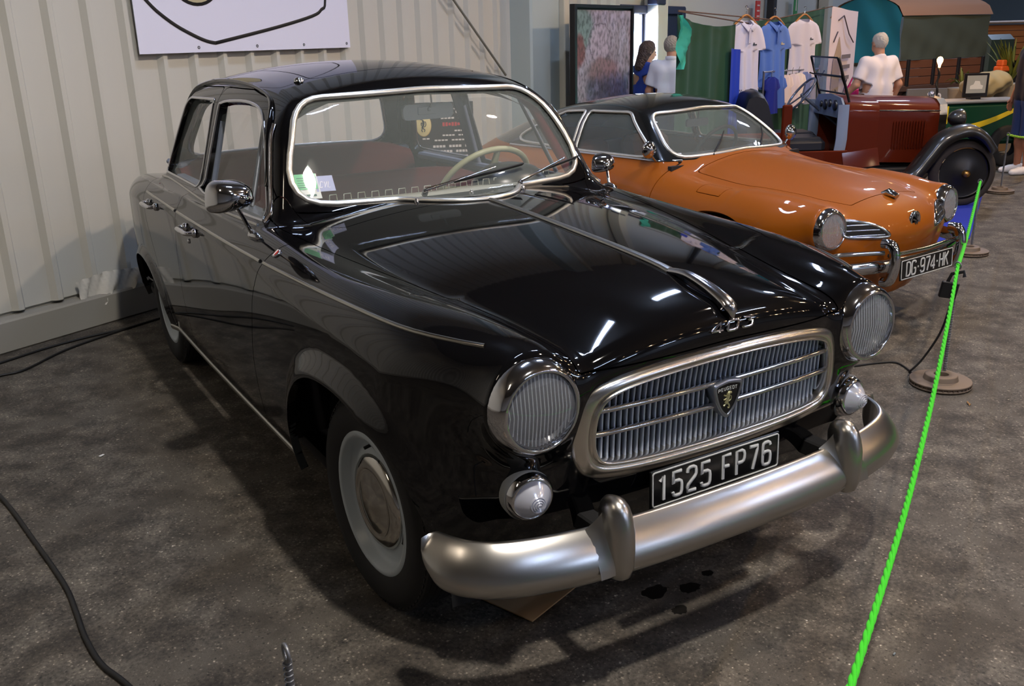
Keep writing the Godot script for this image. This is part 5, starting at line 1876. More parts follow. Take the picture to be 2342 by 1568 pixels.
	for s in [-1.0, 1.0]:
		m = MB.new()
		m.tube(curve([Vector3(s * 0.64, 0.40, 0.66), Vector3(s * 0.63, 0.47, 0.675), Vector3(s * 0.60, 0.505, 0.70), Vector3(s * 0.50, 0.508, 0.75), Vector3(s * 0.34, 0.50, 0.81)], 5), 0.012, 8)
		part(bu, "top_rail", m, chrome)
		m = MB.new()
		m.tube(curve([Vector3(s * 0.32, 0.345, 0.80), Vector3(s * 0.32, 0.36, 0.845), Vector3(s * 0.32, 0.45, 0.865), Vector3(s * 0.32, 0.535, 0.845), Vector3(s * 0.32, 0.545, 0.79)], 5), 0.027, 10)
		part(bu, "overrider", m, chrome)
	m = MB.new()
	m.tube([Vector3(-0.32, 0.485, 0.83), Vector3(0, 0.485, 0.855), Vector3(0.32, 0.485, 0.83)], 0.012, 8)
	part(bu, "centre_rail", m, chrome)
	var pn := Node3D.new()
	pn.name = "number_plate"
	car.add_child(pn)
	pn.position = Vector3(0, 0.400, 0.862)
	pn.rotation.x = -0.06
	m = MB.new()
	m.box(Vector3(0, 0, -0.004), Vector3(0.505, 0.108, 0.006), 0.001)
	part(pn, "plate_panel", m, mat("plate_black", rgb(12, 12, 13), 0.3))
	var pw := mat("plate_white", rgb(200, 202, 200), 0.4)
	m = MB.new()
	var bo := []
	for q in rounded([[-0.247, -0.049, 0.008], [0.247, -0.049, 0.008], [0.247, 0.049, 0.008], [-0.247, 0.049, 0.008]], 4): bo.append(Vector3(q.x, q.y, 0))
	m.sweep(bo, [Vector2(-0.0025, 0), Vector2(-0.002, 0.003), Vector2(0.002, 0.003), Vector2(0.0025, 0)], Vector3(0, 0, 1), true)
	part(pn, "border", m, pw)
	var x := -0.205
	for ch in "DG-974-HK":
		m = MB.new()
		var wd := 0.042 if ch != "-" else 0.026
		m.add(glyph(ch, wd, 0.072, 0.0052, 0.04, 0.003), Transform3D(Basis.IDENTITY, Vector3(x, -0.036, 0)))
		part(pn, "character", m, pw)
		x += wd + 0.008
	# cabin
	var cab := mat("cabin_dark", rgb(30, 28, 30), 0.9)
	m = MB.new()
	m.box(Vector3(0, 0.24, -1.1), Vector3(1.30, 0.04, 3.2))
	m.box(Vector3(0, 0.55, -0.45), Vector3(1.2, 0.6, 0.03))
	m.box(Vector3(0, 0.52, -2.05), Vector3(1.1, 0.6, 0.03))
	part(car, "floor_pan", m, cab)
	m = MB.new()
	m.sweep([Vector3(-0.52, 0.83, -0.66), Vector3(0, 0.83, -0.60), Vector3(0.52, 0.83, -0.66)], circle(0.07, 10, 0.8))
	part(car, "dashboard", m, cab)
	for s in [-1.0, 1.0]:
		m = MB.new()
		m.box(Vector3(s * 0.30, 0.66, -1.52), Vector3(0.46, 0.50, 0.13), 0.05, Basis(Vector3.RIGHT, -0.25))
		m.box(Vector3(s * 0.30, 0.42, -1.22), Vector3(0.46, 0.16, 0.5), 0.05)
		part(car, "seat", m, mat("tan_seat", rgb(88, 58, 44), 0.8))
	m = MB.new()
	var ring := []
	for k in 28: ring.append(Vector3(cos(TAU * k / 28) * 0.19, sin(TAU * k / 28) * 0.19, 0))
	m.tube(ring, 0.012, 8, true)
	m.tube([Vector3(-0.19, 0, 0), Vector3(0, 0, 0.03), Vector3(0.19, 0, 0)], 0.012, 6)
	m.tube([Vector3(0, 0, 0.03), Vector3(0, 0, 0.3)], 0.018, 6)
	var sw := part(car, "steering_wheel", m, rubber)
	sw.position = Vector3(0.30, 0.83, -0.90)
	sw.rotation.x = 0.5
	m = MB.new()
	m.extrude(PackedVector2Array(rounded([[-0.10, -0.025, 0.02], [0.10, -0.025, 0.02], [0.10, 0.025, 0.02], [-0.10, 0.025, 0.02]], 4)), 0.015)
	m.tube([Vector3(0, 0.02, 0.015), Vector3(0, 0.085, 0.02)], 0.006, 6)
	var im := part(car, "cabin_mirror", m, mat("mirror_dark", rgb(60, 66, 70), 0.5))
	im.position = Vector3(0.0, 1.045, -0.80)
	for q in [[-0.475, 0.905, 0.945, rgb(215, 218, 228)], [-0.415, 0.885, 0.915, rgb(190, 215, 190)]]:
		var a := on_front(F, q[0], q[1], 0.2)
		var k := grad(F, a)
		m = MB.new()
		m.box(Vector3.ZERO, Vector3(0.055, 0.045, 0.001), 0.0, basis_z(k))
		var so := part(car, "windshield_sticker", m, mat("sticker" + str(q[0]), q[3], 0.6))
		so.position = a - k * 0.012

# ---------------------------------------------------------------- the brown open tourer behind
func make_roadster() -> void:
	var brown := mat("chestnut_paint", rgb(88, 28, 9), 0.5, 0.0, {"metallic_specular": 0.2, "clearcoat_enabled": true, "clearcoat": 0.4, "clearcoat_roughness": 0.05})
	var black := mat("black_wing_paint", rgb(10, 10, 11), 0.15, 0.0, {"clearcoat_enabled": true, "clearcoat": 1.0})
	var leather := mat("black_leather", rgb(28, 30, 36), 0.45)
	var car := thing("vintage_tourer", "small chestnut brown open vintage tourer with black wings and windscreen, behind the orange coupe", "car", Vector3(6.729, 0, -3.434), deg_to_rad(59.0))
	var m: MB
	# hood: a rounded box that tapers forwards
	var rows := []
	for q in [[-1.05, 0.42, 1.0], [-0.98, 0.415, 1.0], [-0.72, 0.36, 0.985], [-0.72, 0.357, 0.985], [-0.42, 0.33, 0.972], [-0.13, 0.30, 0.957]]:
		var r := []
		for k in [[1.0, 0.36], [1.0, 0.60], [1.0, 0.80], [0.99, 0.86], [0.95, 0.915], [0.80, 0.955], [0.5, 0.985], [0.0, 1.0], [-0.5, 0.985], [-0.80, 0.955], [-0.95, 0.915], [-0.99, 0.86], [-1.0, 0.80], [-1.0, 0.60], [-1.0, 0.36]]:
			r.append(Vector3(k[0] * q[1], q[2] - (1.0 - k[1]) * 0.93 if k[1] < 1.0 else q[2], q[0]))
		rows.append(r)
	m = MB.new()
	m.grid(rows.slice(3))
	part(car, "hood", m, brown)
	m = MB.new()
	m.grid(rows.slice(0, 3))
	part(car, "scuttle", m, brown)
	# hinge beading and louvres
	for x in [-0.335, 0.335]:
		m = MB.new()
		m.tube([Vector3(x * 1.05, 0.865, -0.72), Vector3(x * 0.905, 0.845, -0.13)], 0.006, 6)
		part(car, "hinge", m, black)
		for k in 12:
			m = MB.new()
			var z := lerpf(-0.57, -0.27, k / 11.0)
			var xx = x * (1.055 - 0.10 * (z + 0.72) / 0.59) + 0.004 * signf(x)
			m.sweep([Vector3(xx, 0.50, z), Vector3(xx, 0.51, z), Vector3(xx, 0.75, z), Vector3(xx, 0.765, z)], [Vector2(-0.007, -0.004), Vector2(-0.003, 0.008), Vector2(0.007, -0.002)], Vector3(signf(x), 0, 0), false, [0.2, 1.0, 1.0, 0.2])
			part(car, "louvre", m, brown)
	# radiator shell and core
	m = MB.new()
	var sh := []
	for q in [[-0.30, 0.34], [0.30, 0.34], [0.305, 0.80], [0.285, 0.895], [0.20, 0.940], [0.0, 0.955], [-0.20, 0.940], [-0.285, 0.895], [-0.305, 0.80]]: sh.append(Vector2(q[0], q[1]))
	m.extrude(PackedVector2Array(sh), 0.07, Transform3D(Basis.IDENTITY, Vector3(0, 0.008, -0.13)))
	part(car, "radiator_shell", m, mat("nickel", rgb(190, 180, 160), 0.25, 1.0))
	m = MB.new()
	m.box(Vector3(0, 0.60, -0.058), Vector3(0.50, 0.48, 0.01))
	part(car, "radiator_core", m, mat("radiator_black", rgb(6, 6, 8), 0.9))
	m = MB.new()
	m.lathe([Vector2(0.03, 0.0), Vector2(0.03, 0.03), Vector2(0.02, 0.045), Vector2(0, 0.05)], Transform3D(Basis.IDENTITY, Vector3(0, 0.96, -0.095)), 14)
	part(car, "radiator_cap", m, chrome)
	# tub: sides with a cut-down doorway
	for s in [-1.0, 1.0]:
		m = MB.new()
		m.box(Vector3(s * 0.46, 0.42, -1.30), Vector3(0.03, 0.20, 0.55), 0.008)
		m.box(Vector3(s * 0.52, 0.66, -1.63), Vector3(0.035, 0.58, 0.09), 0.012)
		m.box(Vector3(s * 0.50, 0.50, -2.05), Vector3(0.035, 0.40, 0.85), 0.012)
		part(car, "tub_side", m, brown)
	m = MB.new()
	m.box(Vector3(0, 0.52, -2.47), Vector3(0.98, 0.42, 0.04), 0.012)
	m.box(Vector3(0, 0.31, -1.3), Vector3(0.92, 0.04, 2.3), 0.0)
	part(car, "tub_floor", m, mat("cabin_dark", rgb(30, 28, 30), 0.9))
	# dash seen from the open side, with gauges
	m = MB.new()
	var dp := []
	for q in [[-0.42, 0.80], [0.42, 0.80], [0.42, 0.90], [0.32, 0.985], [0.0, 1.01], [-0.32, 0.985], [-0.42, 0.90]]: dp.append(Vector2(q[0], q[1]))
	m.extrude(PackedVector2Array(dp), 0.02, Transform3D(Basis(Vector3.UP, PI), Vector3(0, 0, -1.06)))
	part(car, "dashboard", m, mat("dash_enamel", rgb(150, 165, 190), 0.25, 0.3))
	for q in [[-0.20, 0.91, 0.05], [-0.05, 0.92, 0.035], [0.08, 0.90, 0.05], [0.2, 0.90, 0.03]]:
		m = MB.new()
		m.lathe([Vector2(q[2], 0.0), Vector2(q[2], 0.014), Vector2(q[2] * 0.85, 0.018), Vector2(0, 0.016)], Transform3D(basis_y(Vector3(0, 0, -1)), Vector3(q[0], q[1], -1.08)), 18)
		part(car, "gauge", m, black)
	for s in [-1.0, 1.0]:
		m = MB.new()
		m.sweep([Vector3(s * 0.415, 0.93, -1.08), Vector3(s * 0.42, 0.62, -1.08), Vector3(s * 0.42, 0.42, -1.10)], [Vector2(-0.05, -0.01), Vector2(-0.05, 0.012), Vector2(0.05, 0.012), Vector2(0.05, -0.01)], Vector3(s, 0, 0))
		part(car, "kick_panel", m, mat("dash_enamel", rgb(150, 165, 190), 0.25, 0.3))
	# seats: tall black backrests
	for q in [[-0.235, -1.78], [0.235, -1.70]]:
		m = MB.new()
		rows = []
		for k in 11:
			var x := lerpf(-0.215, 0.215, k / 10.0)
			var e := 1.0 - pow(absf(x) / 0.23, 5.0) * 0.12
			var r := []
			for w in [[0.10, 0.52], [0.09, 0.75], [0.055, 0.98], [0.02, 1.05], [-0.05, 1.075], [-0.12, 1.05], [-0.16, 0.95], [-0.17, 0.52]]: r.append(Vector3(q[0] + x, 0.5 + (w[1] - 0.5) * e, q[1] + w[0] - 0.12 * (w[1] - 0.5)))
			rows.append(r)
		m.grid(rows)
		for x in [0, 10]:
			var c: Vector3 = (rows[x][1] + rows[x][6]) / 2
			for j in 7: m.tri(c, rows[x][j], rows[x][j + 1])
		part(car, "seat_back", m, leather)
		m = MB.new()
		m.box(Vector3(q[0], 0.56, q[1] + 0.33), Vector3(0.43, 0.16, 0.46), 0.05)
		part(car, "seat_cushion", m, leather)
	# windscreen: posts and two hinged panes
	var fr := mat("black_frame", rgb(12, 12, 13), 0.35)
	for s in [-1.0, 1.0]:
		m = MB.new()
		m.tube(curve([Vector3(s * 0.41, 0.95, -1.03), Vector3(s * 0.405, 1.05, -1.06), Vector3(s * 0.40, 1.30, -1.14), Vector3(s * 0.39, 1.345, -1.155)], 5), 0.012, 8)
		part(car, "windscreen_post", m, fr)
	for q in [[1.02, 1.175, -1.055, -1.105], [1.18, 1.345, -1.108, -1.16]]:
		m = MB.new()
		var a := Vector3(-0.39, q[0], q[2])
		var b := Vector3(0.39, q[0], q[2])
		var c := Vector3(0.375, q[1], q[3])
		var d := Vector3(-0.375, q[1], q[3])
		m.tube([a, b, c, d], 0.009, 6, true)
		part(car, "windscreen_frame", m, fr)
		m = MB.new()
		m.quad(a, b, c, d)
		part(car, "windscreen_pane", m, mat("dusty_glass", Color(0.85, 0.88, 0.9, 0.28), 0.08, 0.0, {"transparency": BaseMaterial3D.TRANSPARENCY_ALPHA}))
	m = MB.new()
	m.tube([Vector3(0.39, 1.19, -1.16), Vector3(0.47, 1.15, -1.02), Vector3(0.50, 1.20, -0.98)], 0.007, 6)
	part(car, "windscreen_clamp", m, fr)
	# steering wheel
	m = MB.new()
	var ring := []
	for k in 32: ring.append(Vector3(cos(TAU * k / 32) * 0.19, 0, sin(TAU * k / 32) * 0.19))
	m.tube(ring, 0.012, 8, true)
	for a in [0.4, 2.2, 3.9, 5.6]: m.tube([Vector3(0, -0.02, 0), Vector3(cos(a) * 0.19, 0, sin(a) * 0.19)], 0.008, 6)
	m.tube([Vector3(0, 0, 0), Vector3(0, -0.55, 0)], 0.015, 6)
	var sw := part(car, "steering_wheel", m, mat("wheel_grey", rgb(120, 130, 150), 0.2, 0.5))
	sw.transform = Transform3D(basis_y(Vector3(0.0, 0.62, -0.78)), Vector3(0.27, 0.99, -1.27))
	# wings and wheels
	for s in [-1.0, 1.0]:
		var path := curve([Vector3(s * 0.60, 0.27, -0.62), Vector3(s * 0.60, 0.33, -0.50), Vector3(s * 0.60, 0.48, -0.385), Vector3(s * 0.60, 0.63, -0.27), Vector3(s * 0.60, 0.71, -0.12), Vector3(s * 0.60, 0.725, 0.02), Vector3(s * 0.60, 0.66, 0.15), Vector3(s * 0.60, 0.53, 0.26)], 5)
		m = MB.new()
		var ups := []
		for p in path: ups.append((p - Vector3(s * 0.60, 0.25, 0.0)).normalized())
		m.sweep(path, [Vector2(-0.125, -0.085), Vector2(-0.115, -0.02), Vector2(-0.06, 0.012), Vector2(0, 0.020), Vector2(0.06, 0.012), Vector2(0.115, -0.02), Vector2(0.125, -0.085), Vector2(0.105, -0.03), Vector2(0, 0.004), Vector2(-0.105, -0.03)], ups)
		part(car, "front_wing", m, black)
		var w := Node3D.new()
		w.name = "front_wheel" if s < 0 else "front_wheel_001"
		car.add_child(w)
		w.transform = Transform3D(Basis(Vector3(0, 0, 1), -PI / 2 * s), Vector3(s * 0.60, 0.305, 0.0))
		m = MB.new()
		var pr := []
		for k in 17:
			var a := -PI * 0.62 + PI * 1.24 * k / 16.0
			pr.append(Vector2(0.255 + 0.052 * cos(a), -0.052 * sin(a) * -1.0))
		m.lathe(pr, Transform3D.IDENTITY, 48)
		part(w, "tyre", m, mat("old_tyre", rgb(48, 42, 40), 0.85))
		m = MB.new()
		m.lathe([Vector2(0.225, 0.035), Vector2(0.215, 0.02), Vector2(0.10, 0.045), Vector2(0.05, 0.07), Vector2(0.0, 0.07)], Transform3D.IDENTITY, 36)
		part(w, "disc", m, mat("wheel_black", rgb(14, 14, 18), 0.35))
		m = MB.new()
		m.lathe([Vector2(0.035, 0.07), Vector2(0.035, 0.10), Vector2(0.02, 0.115), Vector2(0, 0.118)], Transform3D.IDENTITY, 16)
		part(w, "hub_nut", m, mat("old_brass", rgb(165, 125, 70), 0.3, 0.9))
		# rear wheel, plain copy of the front one
		var rw: Node3D = w.duplicate()
		rw.name = "rear_wheel" if s < 0 else "rear_wheel_001"
		rw.position.z = -2.15
		car.add_child(rw)
		# lamps
		var hl := Node3D.new()
		hl.name = "headlamp" if s < 0 else "headlamp_001"
		car.add_child(hl)
		hl.position = Vector3(s * 0.45, 0.785, -0.02)
		m = MB.new()
		m.lathe([Vector2(0.082, 0.03), Vector2(0.086, 0.02), Vector2(0.08, -0.01), Vector2(0.062, -0.06), Vector2(0.03, -0.09), Vector2(0, -0.098)], Transform3D(Basis(Vector3.RIGHT, PI / 2), Vector3.ZERO), 28)
		m.tube([Vector3(0, -0.07, -0.02), Vector3(0, -0.16, -0.03)], 0.012, 6)
		part(hl, "shell", m, black)
		m = MB.new()
		m.lathe([Vector2(0.083, 0.03), Vector2(0.076, 0.038), Vector2(0.072, 0.034)], Transform3D(Basis(Vector3.RIGHT, PI / 2), Vector3.ZERO), 28)
		part(hl, "rim", m, mat("old_brass", rgb(165, 125, 70), 0.3, 0.9))
		m = MB.new()
		m.lathe([Vector2(0.076, 0.032), Vector2(0.0, 0.045)], Transform3D(Basis(Vector3.RIGHT, PI / 2), Vector3.ZERO), 24)
		part(hl, "lens", m, mat("signal_lens", rgb(205, 208, 220), 0.14, 0.35))
		# running board and valance flap
		m = MB.new()
		m.box(Vector3(s * 0.56, 0.30, -1.20), Vector3(0.24, 0.03, 1.20), 0.008)
		part(car, "running_board", m, black)
		m = MB.new()
		m.box(Vector3(s * 0.73, 0.47, -1.0), Vector3(0.012, 0.16, 0.33), 0.003, Basis(Vector3(0, 0, 1), 0.22 * s) * Basis(Vector3(1, 0, 0), -0.12))
		part(car, "side_valance", m, brown)
	m = MB.new()
	m.box(Vector3(0, 0.32, -0.7), Vector3(0.5, 0.08, 1.6), 0.01)
	m.tube([Vector3(-0.6, 0.305, 0), Vector3(0.6, 0.305, 0)], 0.025, 8)
	m.tube([Vector3(-0.6, 0.305, -2.15), Vector3(0.6, 0.305, -2.15)], 0.025, 8)
	part(car, "chassis", m, fr)

# ---------------------------------------------------------------- people
static func bone(p: Vector3, a: Vector3, b: Vector3, ra: float, rb: float) -> float:
	var ab := b - a
	var t := clampf((p - a).dot(ab) / ab.length_squared(), 0.0, 1.0)
	return (p - a - ab * t).length() - lerpf(ra, rb, t)
func field(bones: Array, k: float) -> Callable:
	return func(p: Vector3) -> float:
		var d := 9.0
		for q in bones:
			d = smin(d, bone(p, q[0], q[1], q[2], q[3]), k)
		return d
func ellipsoid(c: Vector3, r: Vector3, p: Vector3) -> float:
	var q := (p - c) / r
	return (q.length() - 1.0) * minf(r.x, minf(r.y, r.z))
# A person facing +z. j holds the joints; o the clothing.
func person(label: String, at: Vector3, turn: float, H: float, o: Dictionary) -> Node3D:
	var t := thing("person", label, "person", at, turn)
	var s := H / 1.75
	var skin := mat("skin" + str(o.get("skin", 0)), [rgb(196, 146, 120), rgb(170, 112, 84)][o.get("skin", 0)], 0.55, 0.0, {"subsurf_scatter_enabled": true, "subsurf_scatter_strength": 0.15})
	var V := func(x: float, y: float, z: float) -> Vector3: return Vector3(x, y, z) * s
	var lean: float = o.get("lean", 0.0)
	var wide: float = o.get("wide", 1.0)
	var neck: Vector3 = V.call(0.0, 1.46, -0.01 + lean)
	var head: Vector3 = V.call(0.0, 1.625, 0.03 + lean * 1.2)
	var body := []
	var sleeves := []
	var hands := []
	body.append([V.call(0, 1.38, -0.01 + lean), neck + V.call(0, 0.06, 0.01), 0.062 * s, 0.056 * s])
	for sd in [-1.0, 1.0]:
		var sh: Vector3 = V.call(0.175 * sd * wide, 1.405, lean * 0.95)
		var arm: Array = o.get("arm_l" if sd > 0 else "arm_r", [Vector3(0.25, 1.12, -0.02), Vector3(0.26, 0.86, 0.08)])
		var el: Vector3 = V.call(arm[0].x * sd, arm[0].y, arm[0].z + lean)
		var wr: Vector3 = V.call(arm[1].x * sd, arm[1].y, arm[1].z + lean)
		body.append([sh, el, 0.050 * s, 0.040 * s])
		body.append([el, wr, 0.042 * s, 0.028 * s])
		sleeves.append([sh, sh.lerp(el, o.get("sleeve", 0.75)), 0.072 * s, 0.074 * s])
		hands.append([wr, (wr - el).normalized(), sd])
		# trunk and legs
		body.append([V.call(0.07 * sd, 1.32, lean * 0.9), V.call(0.075 * sd * wide, 1.0, lean * 0.3), 0.105 * s, 0.10 * s])
		body.append([V.call(0.085 * sd, 0.95, 0), V.call(0.10 * sd, 0.50, 0.015), 0.088 * s, 0.056 * s])
		body.append([V.call(0.10 * sd, 0.50, 0.015), V.call(0.10 * sd, 0.36, -0.015), 0.056 * s, 0.056 * s])
		body.append([V.call(0.10 * sd, 0.36, -0.015), V.call(0.10 * sd, 0.085, -0.02), 0.056 * s, 0.036 * s])
		body.append([V.call(0.10 * sd, 0.05, -0.03), V.call(0.115 * sd, 0.035, 0.12), 0.040 * s, 0.032 * s])
	# head turned by look
	var hb := Basis(Vector3.UP, o.get("look", 0.0)) * Basis(Vector3.RIGHT, o.get("nod", 0.0))
	var bf := field(body, 0.035 * s)
	var f := func(p: Vector3) -> float:
		var d: float = bf.call(p)
		if p.y > 1.40 * s:
			var q: Vector3 = hb.inverse() * (p - head) / s
			var h := ellipsoid(Vector3(0, 0.02, -0.015), Vector3(0.076, 0.100, 0.096), q)
			h = smin(h, ellipsoid(Vector3(0, -0.055, 0.022), Vector3(0.056, 0.066, 0.070), q), 0.03)       # jaw
			h = smin(h, bone(q, Vector3(0, 0.006, 0.084), Vector3(0, -0.032, 0.104), 0.009, 0.014), 0.015)  # nose
			h = smin(h, bone(q, Vector3(-0.018, -0.068, 0.083), Vector3(0.018, -0.068, 0.083), 0.008, 0.008), 0.01)  # lips
			h = smax(h, -minf(ellipsoid(Vector3(0.031, 0.006, 0.092), Vector3(0.017, 0.010, 0.016), q), ellipsoid(Vector3(-0.031, 0.006, 0.092), Vector3(0.017, 0.010, 0.016), q)), 0.012)  # eye sockets
			h = smin(h, minf(ellipsoid(Vector3(0.080, -0.008, -0.008), Vector3(0.012, 0.032, 0.020), q), ellipsoid(Vector3(-0.080, -0.008, -0.008), Vector3(0.012, 0.032, 0.020), q)), 0.008)  # ears
			d = smin(d, h * s, 0.03 * s)
		return d
	var lo := Vector3(-0.62, -0.02, -0.55) * s
	var hi := Vector3(0.62, 1.80, 0.75) * s
	var m := nets(f, lo, hi, 0.017, false, 1.4)
	# hands: palm, four fingers and a thumb, lightly curled
	for h in hands:
		var w: Vector3 = h[0]
		var d: Vector3 = h[1]
		var sd: float = h[2]
		var out := Vector3(sd, 0, 0.2)
		out = (out - d * out.dot(d)).normalized()       # back of the hand looks outwards
		var acr := d.cross(out)                          # across the palm
		var hb_ := []
		hb_.append([w, w + d * 0.03 * s, 0.026 * s, 0.024 * s])
		for k in 4:
			var off := (k - 1.5) * 0.019 * s
			var ln: float = [0.070, 0.080, 0.076, 0.060][k] * s
			var k0: Vector3 = w + d * 0.085 * s + acr * off
			hb_.append([w + d * 0.02 * s + acr * off * 0.6, k0, 0.013 * s, 0.0105 * s])
			var k1 := k0 + (d * 0.85 - out * 0.35) * ln * 0.5
			hb_.append([k0, k1, 0.0095 * s, 0.0088 * s])
			hb_.append([k1, k1 + (d * 0.6 - out * 0.7).normalized() * ln * 0.5, 0.0088 * s, 0.0072 * s])
		var th := w + d * 0.025 * s + acr * 0.026 * s * sd
		hb_.append([th, th + (d * 0.6 + acr * 0.6 * sd - out * 0.3).normalized() * 0.045 * s, 0.013 * s, 0.010 * s])
		var hf := field(hb_, 0.008 * s)
		m.add(nets(hf, w - Vector3.ONE * 0.19 * s, w + Vector3.ONE * 0.19 * s, 0.0065, false, 1.4))
	part(t, "body", m, skin)
	# eyes and brows
	m = MB.new()
	for sd in [-1.0, 1.0]:
		var row := []
		for i in 7:
			var r := []
			for k in 10: r.append(head + hb * (Vector3(0.031 * sd, 0.006, 0.079) + 0.0105 * Vector3(sin(PI * i / 6.0) * cos(TAU * k / 10), cos(PI * i / 6.0), sin(PI * i / 6.0) * sin(TAU * k / 10))) * s)
			row.append(r)
		m.grid(row, true)
	part(t, "eyes", m, mat("eye_white", rgb(120, 100, 90), 0.3)).set_meta("kind", "stuff")
	# shirt
	var tr := []
	tr.append_array(sleeves)
	for sd in [-1.0, 1.0]:
		tr.append([V.call(0.10 * sd, 1.40, lean * 0.95), V.call(0.165 * sd * wide, 1.405, lean * 0.95), 0.070 * s, 0.066 * s])
		tr.append([V.call(0.075 * sd * wide, 1.33, lean * 0.9), V.call(0.085 * sd * wide, 1.12, lean * 0.6), 0.122 * s, 0.120 * s])
		tr.append([V.call(0.085 * sd * wide, 1.12, lean * 0.6), V.call(0.085 * sd * wide, 0.92, lean * 0.2), 0.122 * s, 0.128 * s])
	tr.append([V.call(0, 1.40, lean - 0.005), neck + V.call(0, 0.012, 0), 0.07 * s, 0.068 * s])
	var sf0 := field(tr, 0.05 * s)
	var hem: float = o.get("hem", 0.86) * s
	var cuts := []
	for sl in sleeves: cuts.append([sl[1], (sl[1] - sl[0]).normalized()])
	var sf := func(p: Vector3) -> float:
		var d: float = sf0.call(p) + 0.004 * s * sin(p.x * 46.0 + p.y * 9.0) * sin(p.y * 17.0 + p.z * 12.0)
		d = smax(d, hem - p.y, 0.01)
		d = smax(d, p.y - neck.y - 0.03 * s + (p.z - neck.z) * 0.35, 0.01)
		for c in cuts:
			var q: Vector3 = p - c[0]
			if q.length() < 0.16: d = smax(d, q.dot(c[1]) - 0.005, 0.012)
		return d
	m = nets(sf, lo, hi, 0.016, false, 1.5)
	var shirt: Color = o.get("shirt", rgb(230, 232, 240))
	part(t, "shirt", m, mat("cloth" + shirt.to_html(), shirt, 0.85, 0.0, {"rim_enabled": true, "rim": 0.3}))
	if o.get("collar", true):
		m = MB.new()
		var ring := []
		for k in 21:
			var a := lerpf(-PI * 0.86, PI * 0.86, k / 20.0) - PI / 2
			ring.append(neck + V.call(0.068 * cos(a), 0.03 - 0.012 * sin(a) * 1.0, 0.066 * sin(a)))
		m.sweep(ring, [Vector2(-0.004, -0.022), Vector2(0.006, -0.02), Vector2(0.004, 0.02), Vector2(-0.004, 0.02)])
		part(t, "collar", m, mat("cloth" + shirt.to_html(), shirt, 0.85))
	# trousers or shorts
	var leg: float = o.get("leg", 0.06) * s
	var lg := []
	for sd in [-1.0, 1.0]:
		lg.append([V.call(0.07 * sd * wide, 0.98, 0), V.call(0.085 * sd, 0.86, 0), 0.115 * s, 0.118 * s])
		lg.append([V.call(0.088 * sd, 0.86, 0), V.call(0.10 * sd, 0.46, 0.015), 0.110 * s, 0.085 * s])
		lg.append([V.call(0.10 * sd, 0.46, 0.015), V.call(0.10 * sd, 0.06, -0.015), 0.085 * s, 0.065 * s])
	var lf0 := field(lg, 0.03 * s)
	var lf := func(p: Vector3) -> float: return smax(smax(lf0.call(p), leg - p.y, 0.01), p.y - 1.0 * s, 0.01)
	m = nets(lf, lo, Vector3(hi.x, 1.1 * s, hi.z), 0.018, false, 1.4)
	var tc: Color = o.get("trousers", rgb(60, 66, 84))
	part(t, "shorts" if leg > 0.3 else "trousers", m, mat("cloth" + tc.to_html(), tc, 0.85))
	for sd in [-1.0, 1.0]:
		var fb := [[V.call(0.10 * sd, 0.055, -0.055), V.call(0.112 * sd, 0.045, 0.06), 0.052 * s, 0.048 * s], [V.call(0.112 * sd, 0.045, 0.06), V.call(0.122 * sd, 0.036, 0.155), 0.048 * s, 0.036 * s], [V.call(0.10 * sd, 0.09, -0.04), V.call(0.10 * sd, 0.05, -0.04), 0.050 * s, 0.05 * s]]
		var ff0 := field(fb, 0.02 * s)
		m = nets(func(p): return smax(smax(ff0.call(p), -p.y, 0.01), p.y - 0.11 * s, 0.01), Vector3(-0.3, -0.02, -0.25) * s, Vector3(0.3, 0.2, 0.3) * s, 0.012, false, 1.4)
		part(t, "shoe", m, mat("shoe" + o.get("shoe", rgb(40, 36, 34)).to_html(), o.get("shoe", rgb(40, 36, 34)), 0.6))
	# hair: a cap round the skull, longer where asked
	var long_: float = o.get("hair_long", 0.0)
	var thin: float = o.get("bald", 0.0)
	var hf2 := func(p: Vector3) -> float:
		var q: Vector3 = hb.inverse() * (p - head) / s
		var rough := 0.003 * sin(q.x * 160.0 + 3.0 * sin(q.y * 60.0)) * sin(q.y * 110.0 + q.z * 90.0)
		var h := ellipsoid(Vector3(0, 0.026, -0.020), Vector3(0.084, 0.104, 0.102), q) + rough
		h = smax(h, q.z * 0.75 - q.y * 0.55 - 0.022, 0.02)     # leaves the face free
		if long_ > 0.0:
			h = smin(h, bone(q, Vector3(0, 0.0, -0.05), Vector3(0.0, -long_, -0.075), 0.085, 0.07) + rough * 2.0, 0.05)
			h = smax(h, q.z - 0.055, 0.02)
		else:
			h = smax(h, -q.y - 0.075, 0.02)
		if thin > 0.0: h = smax(h, thin - ellipsoid(Vector3(0, 0.11, 0.01), Vector3(0.06, 0.05, 0.08), q) - 0.03, 0.01)
		return h * s
	m = nets(hf2, head - Vector3(0.16, 0.42, 0.22) * s, head + Vector3(0.16, 0.16, 0.14) * s, 0.010, false, 1.5)
	var hc: Color = o.get("hair", rgb(120, 110, 104))
	part(t, "hair", m, mat("hair" + hc.to_html(), hc, 0.7))
	return t

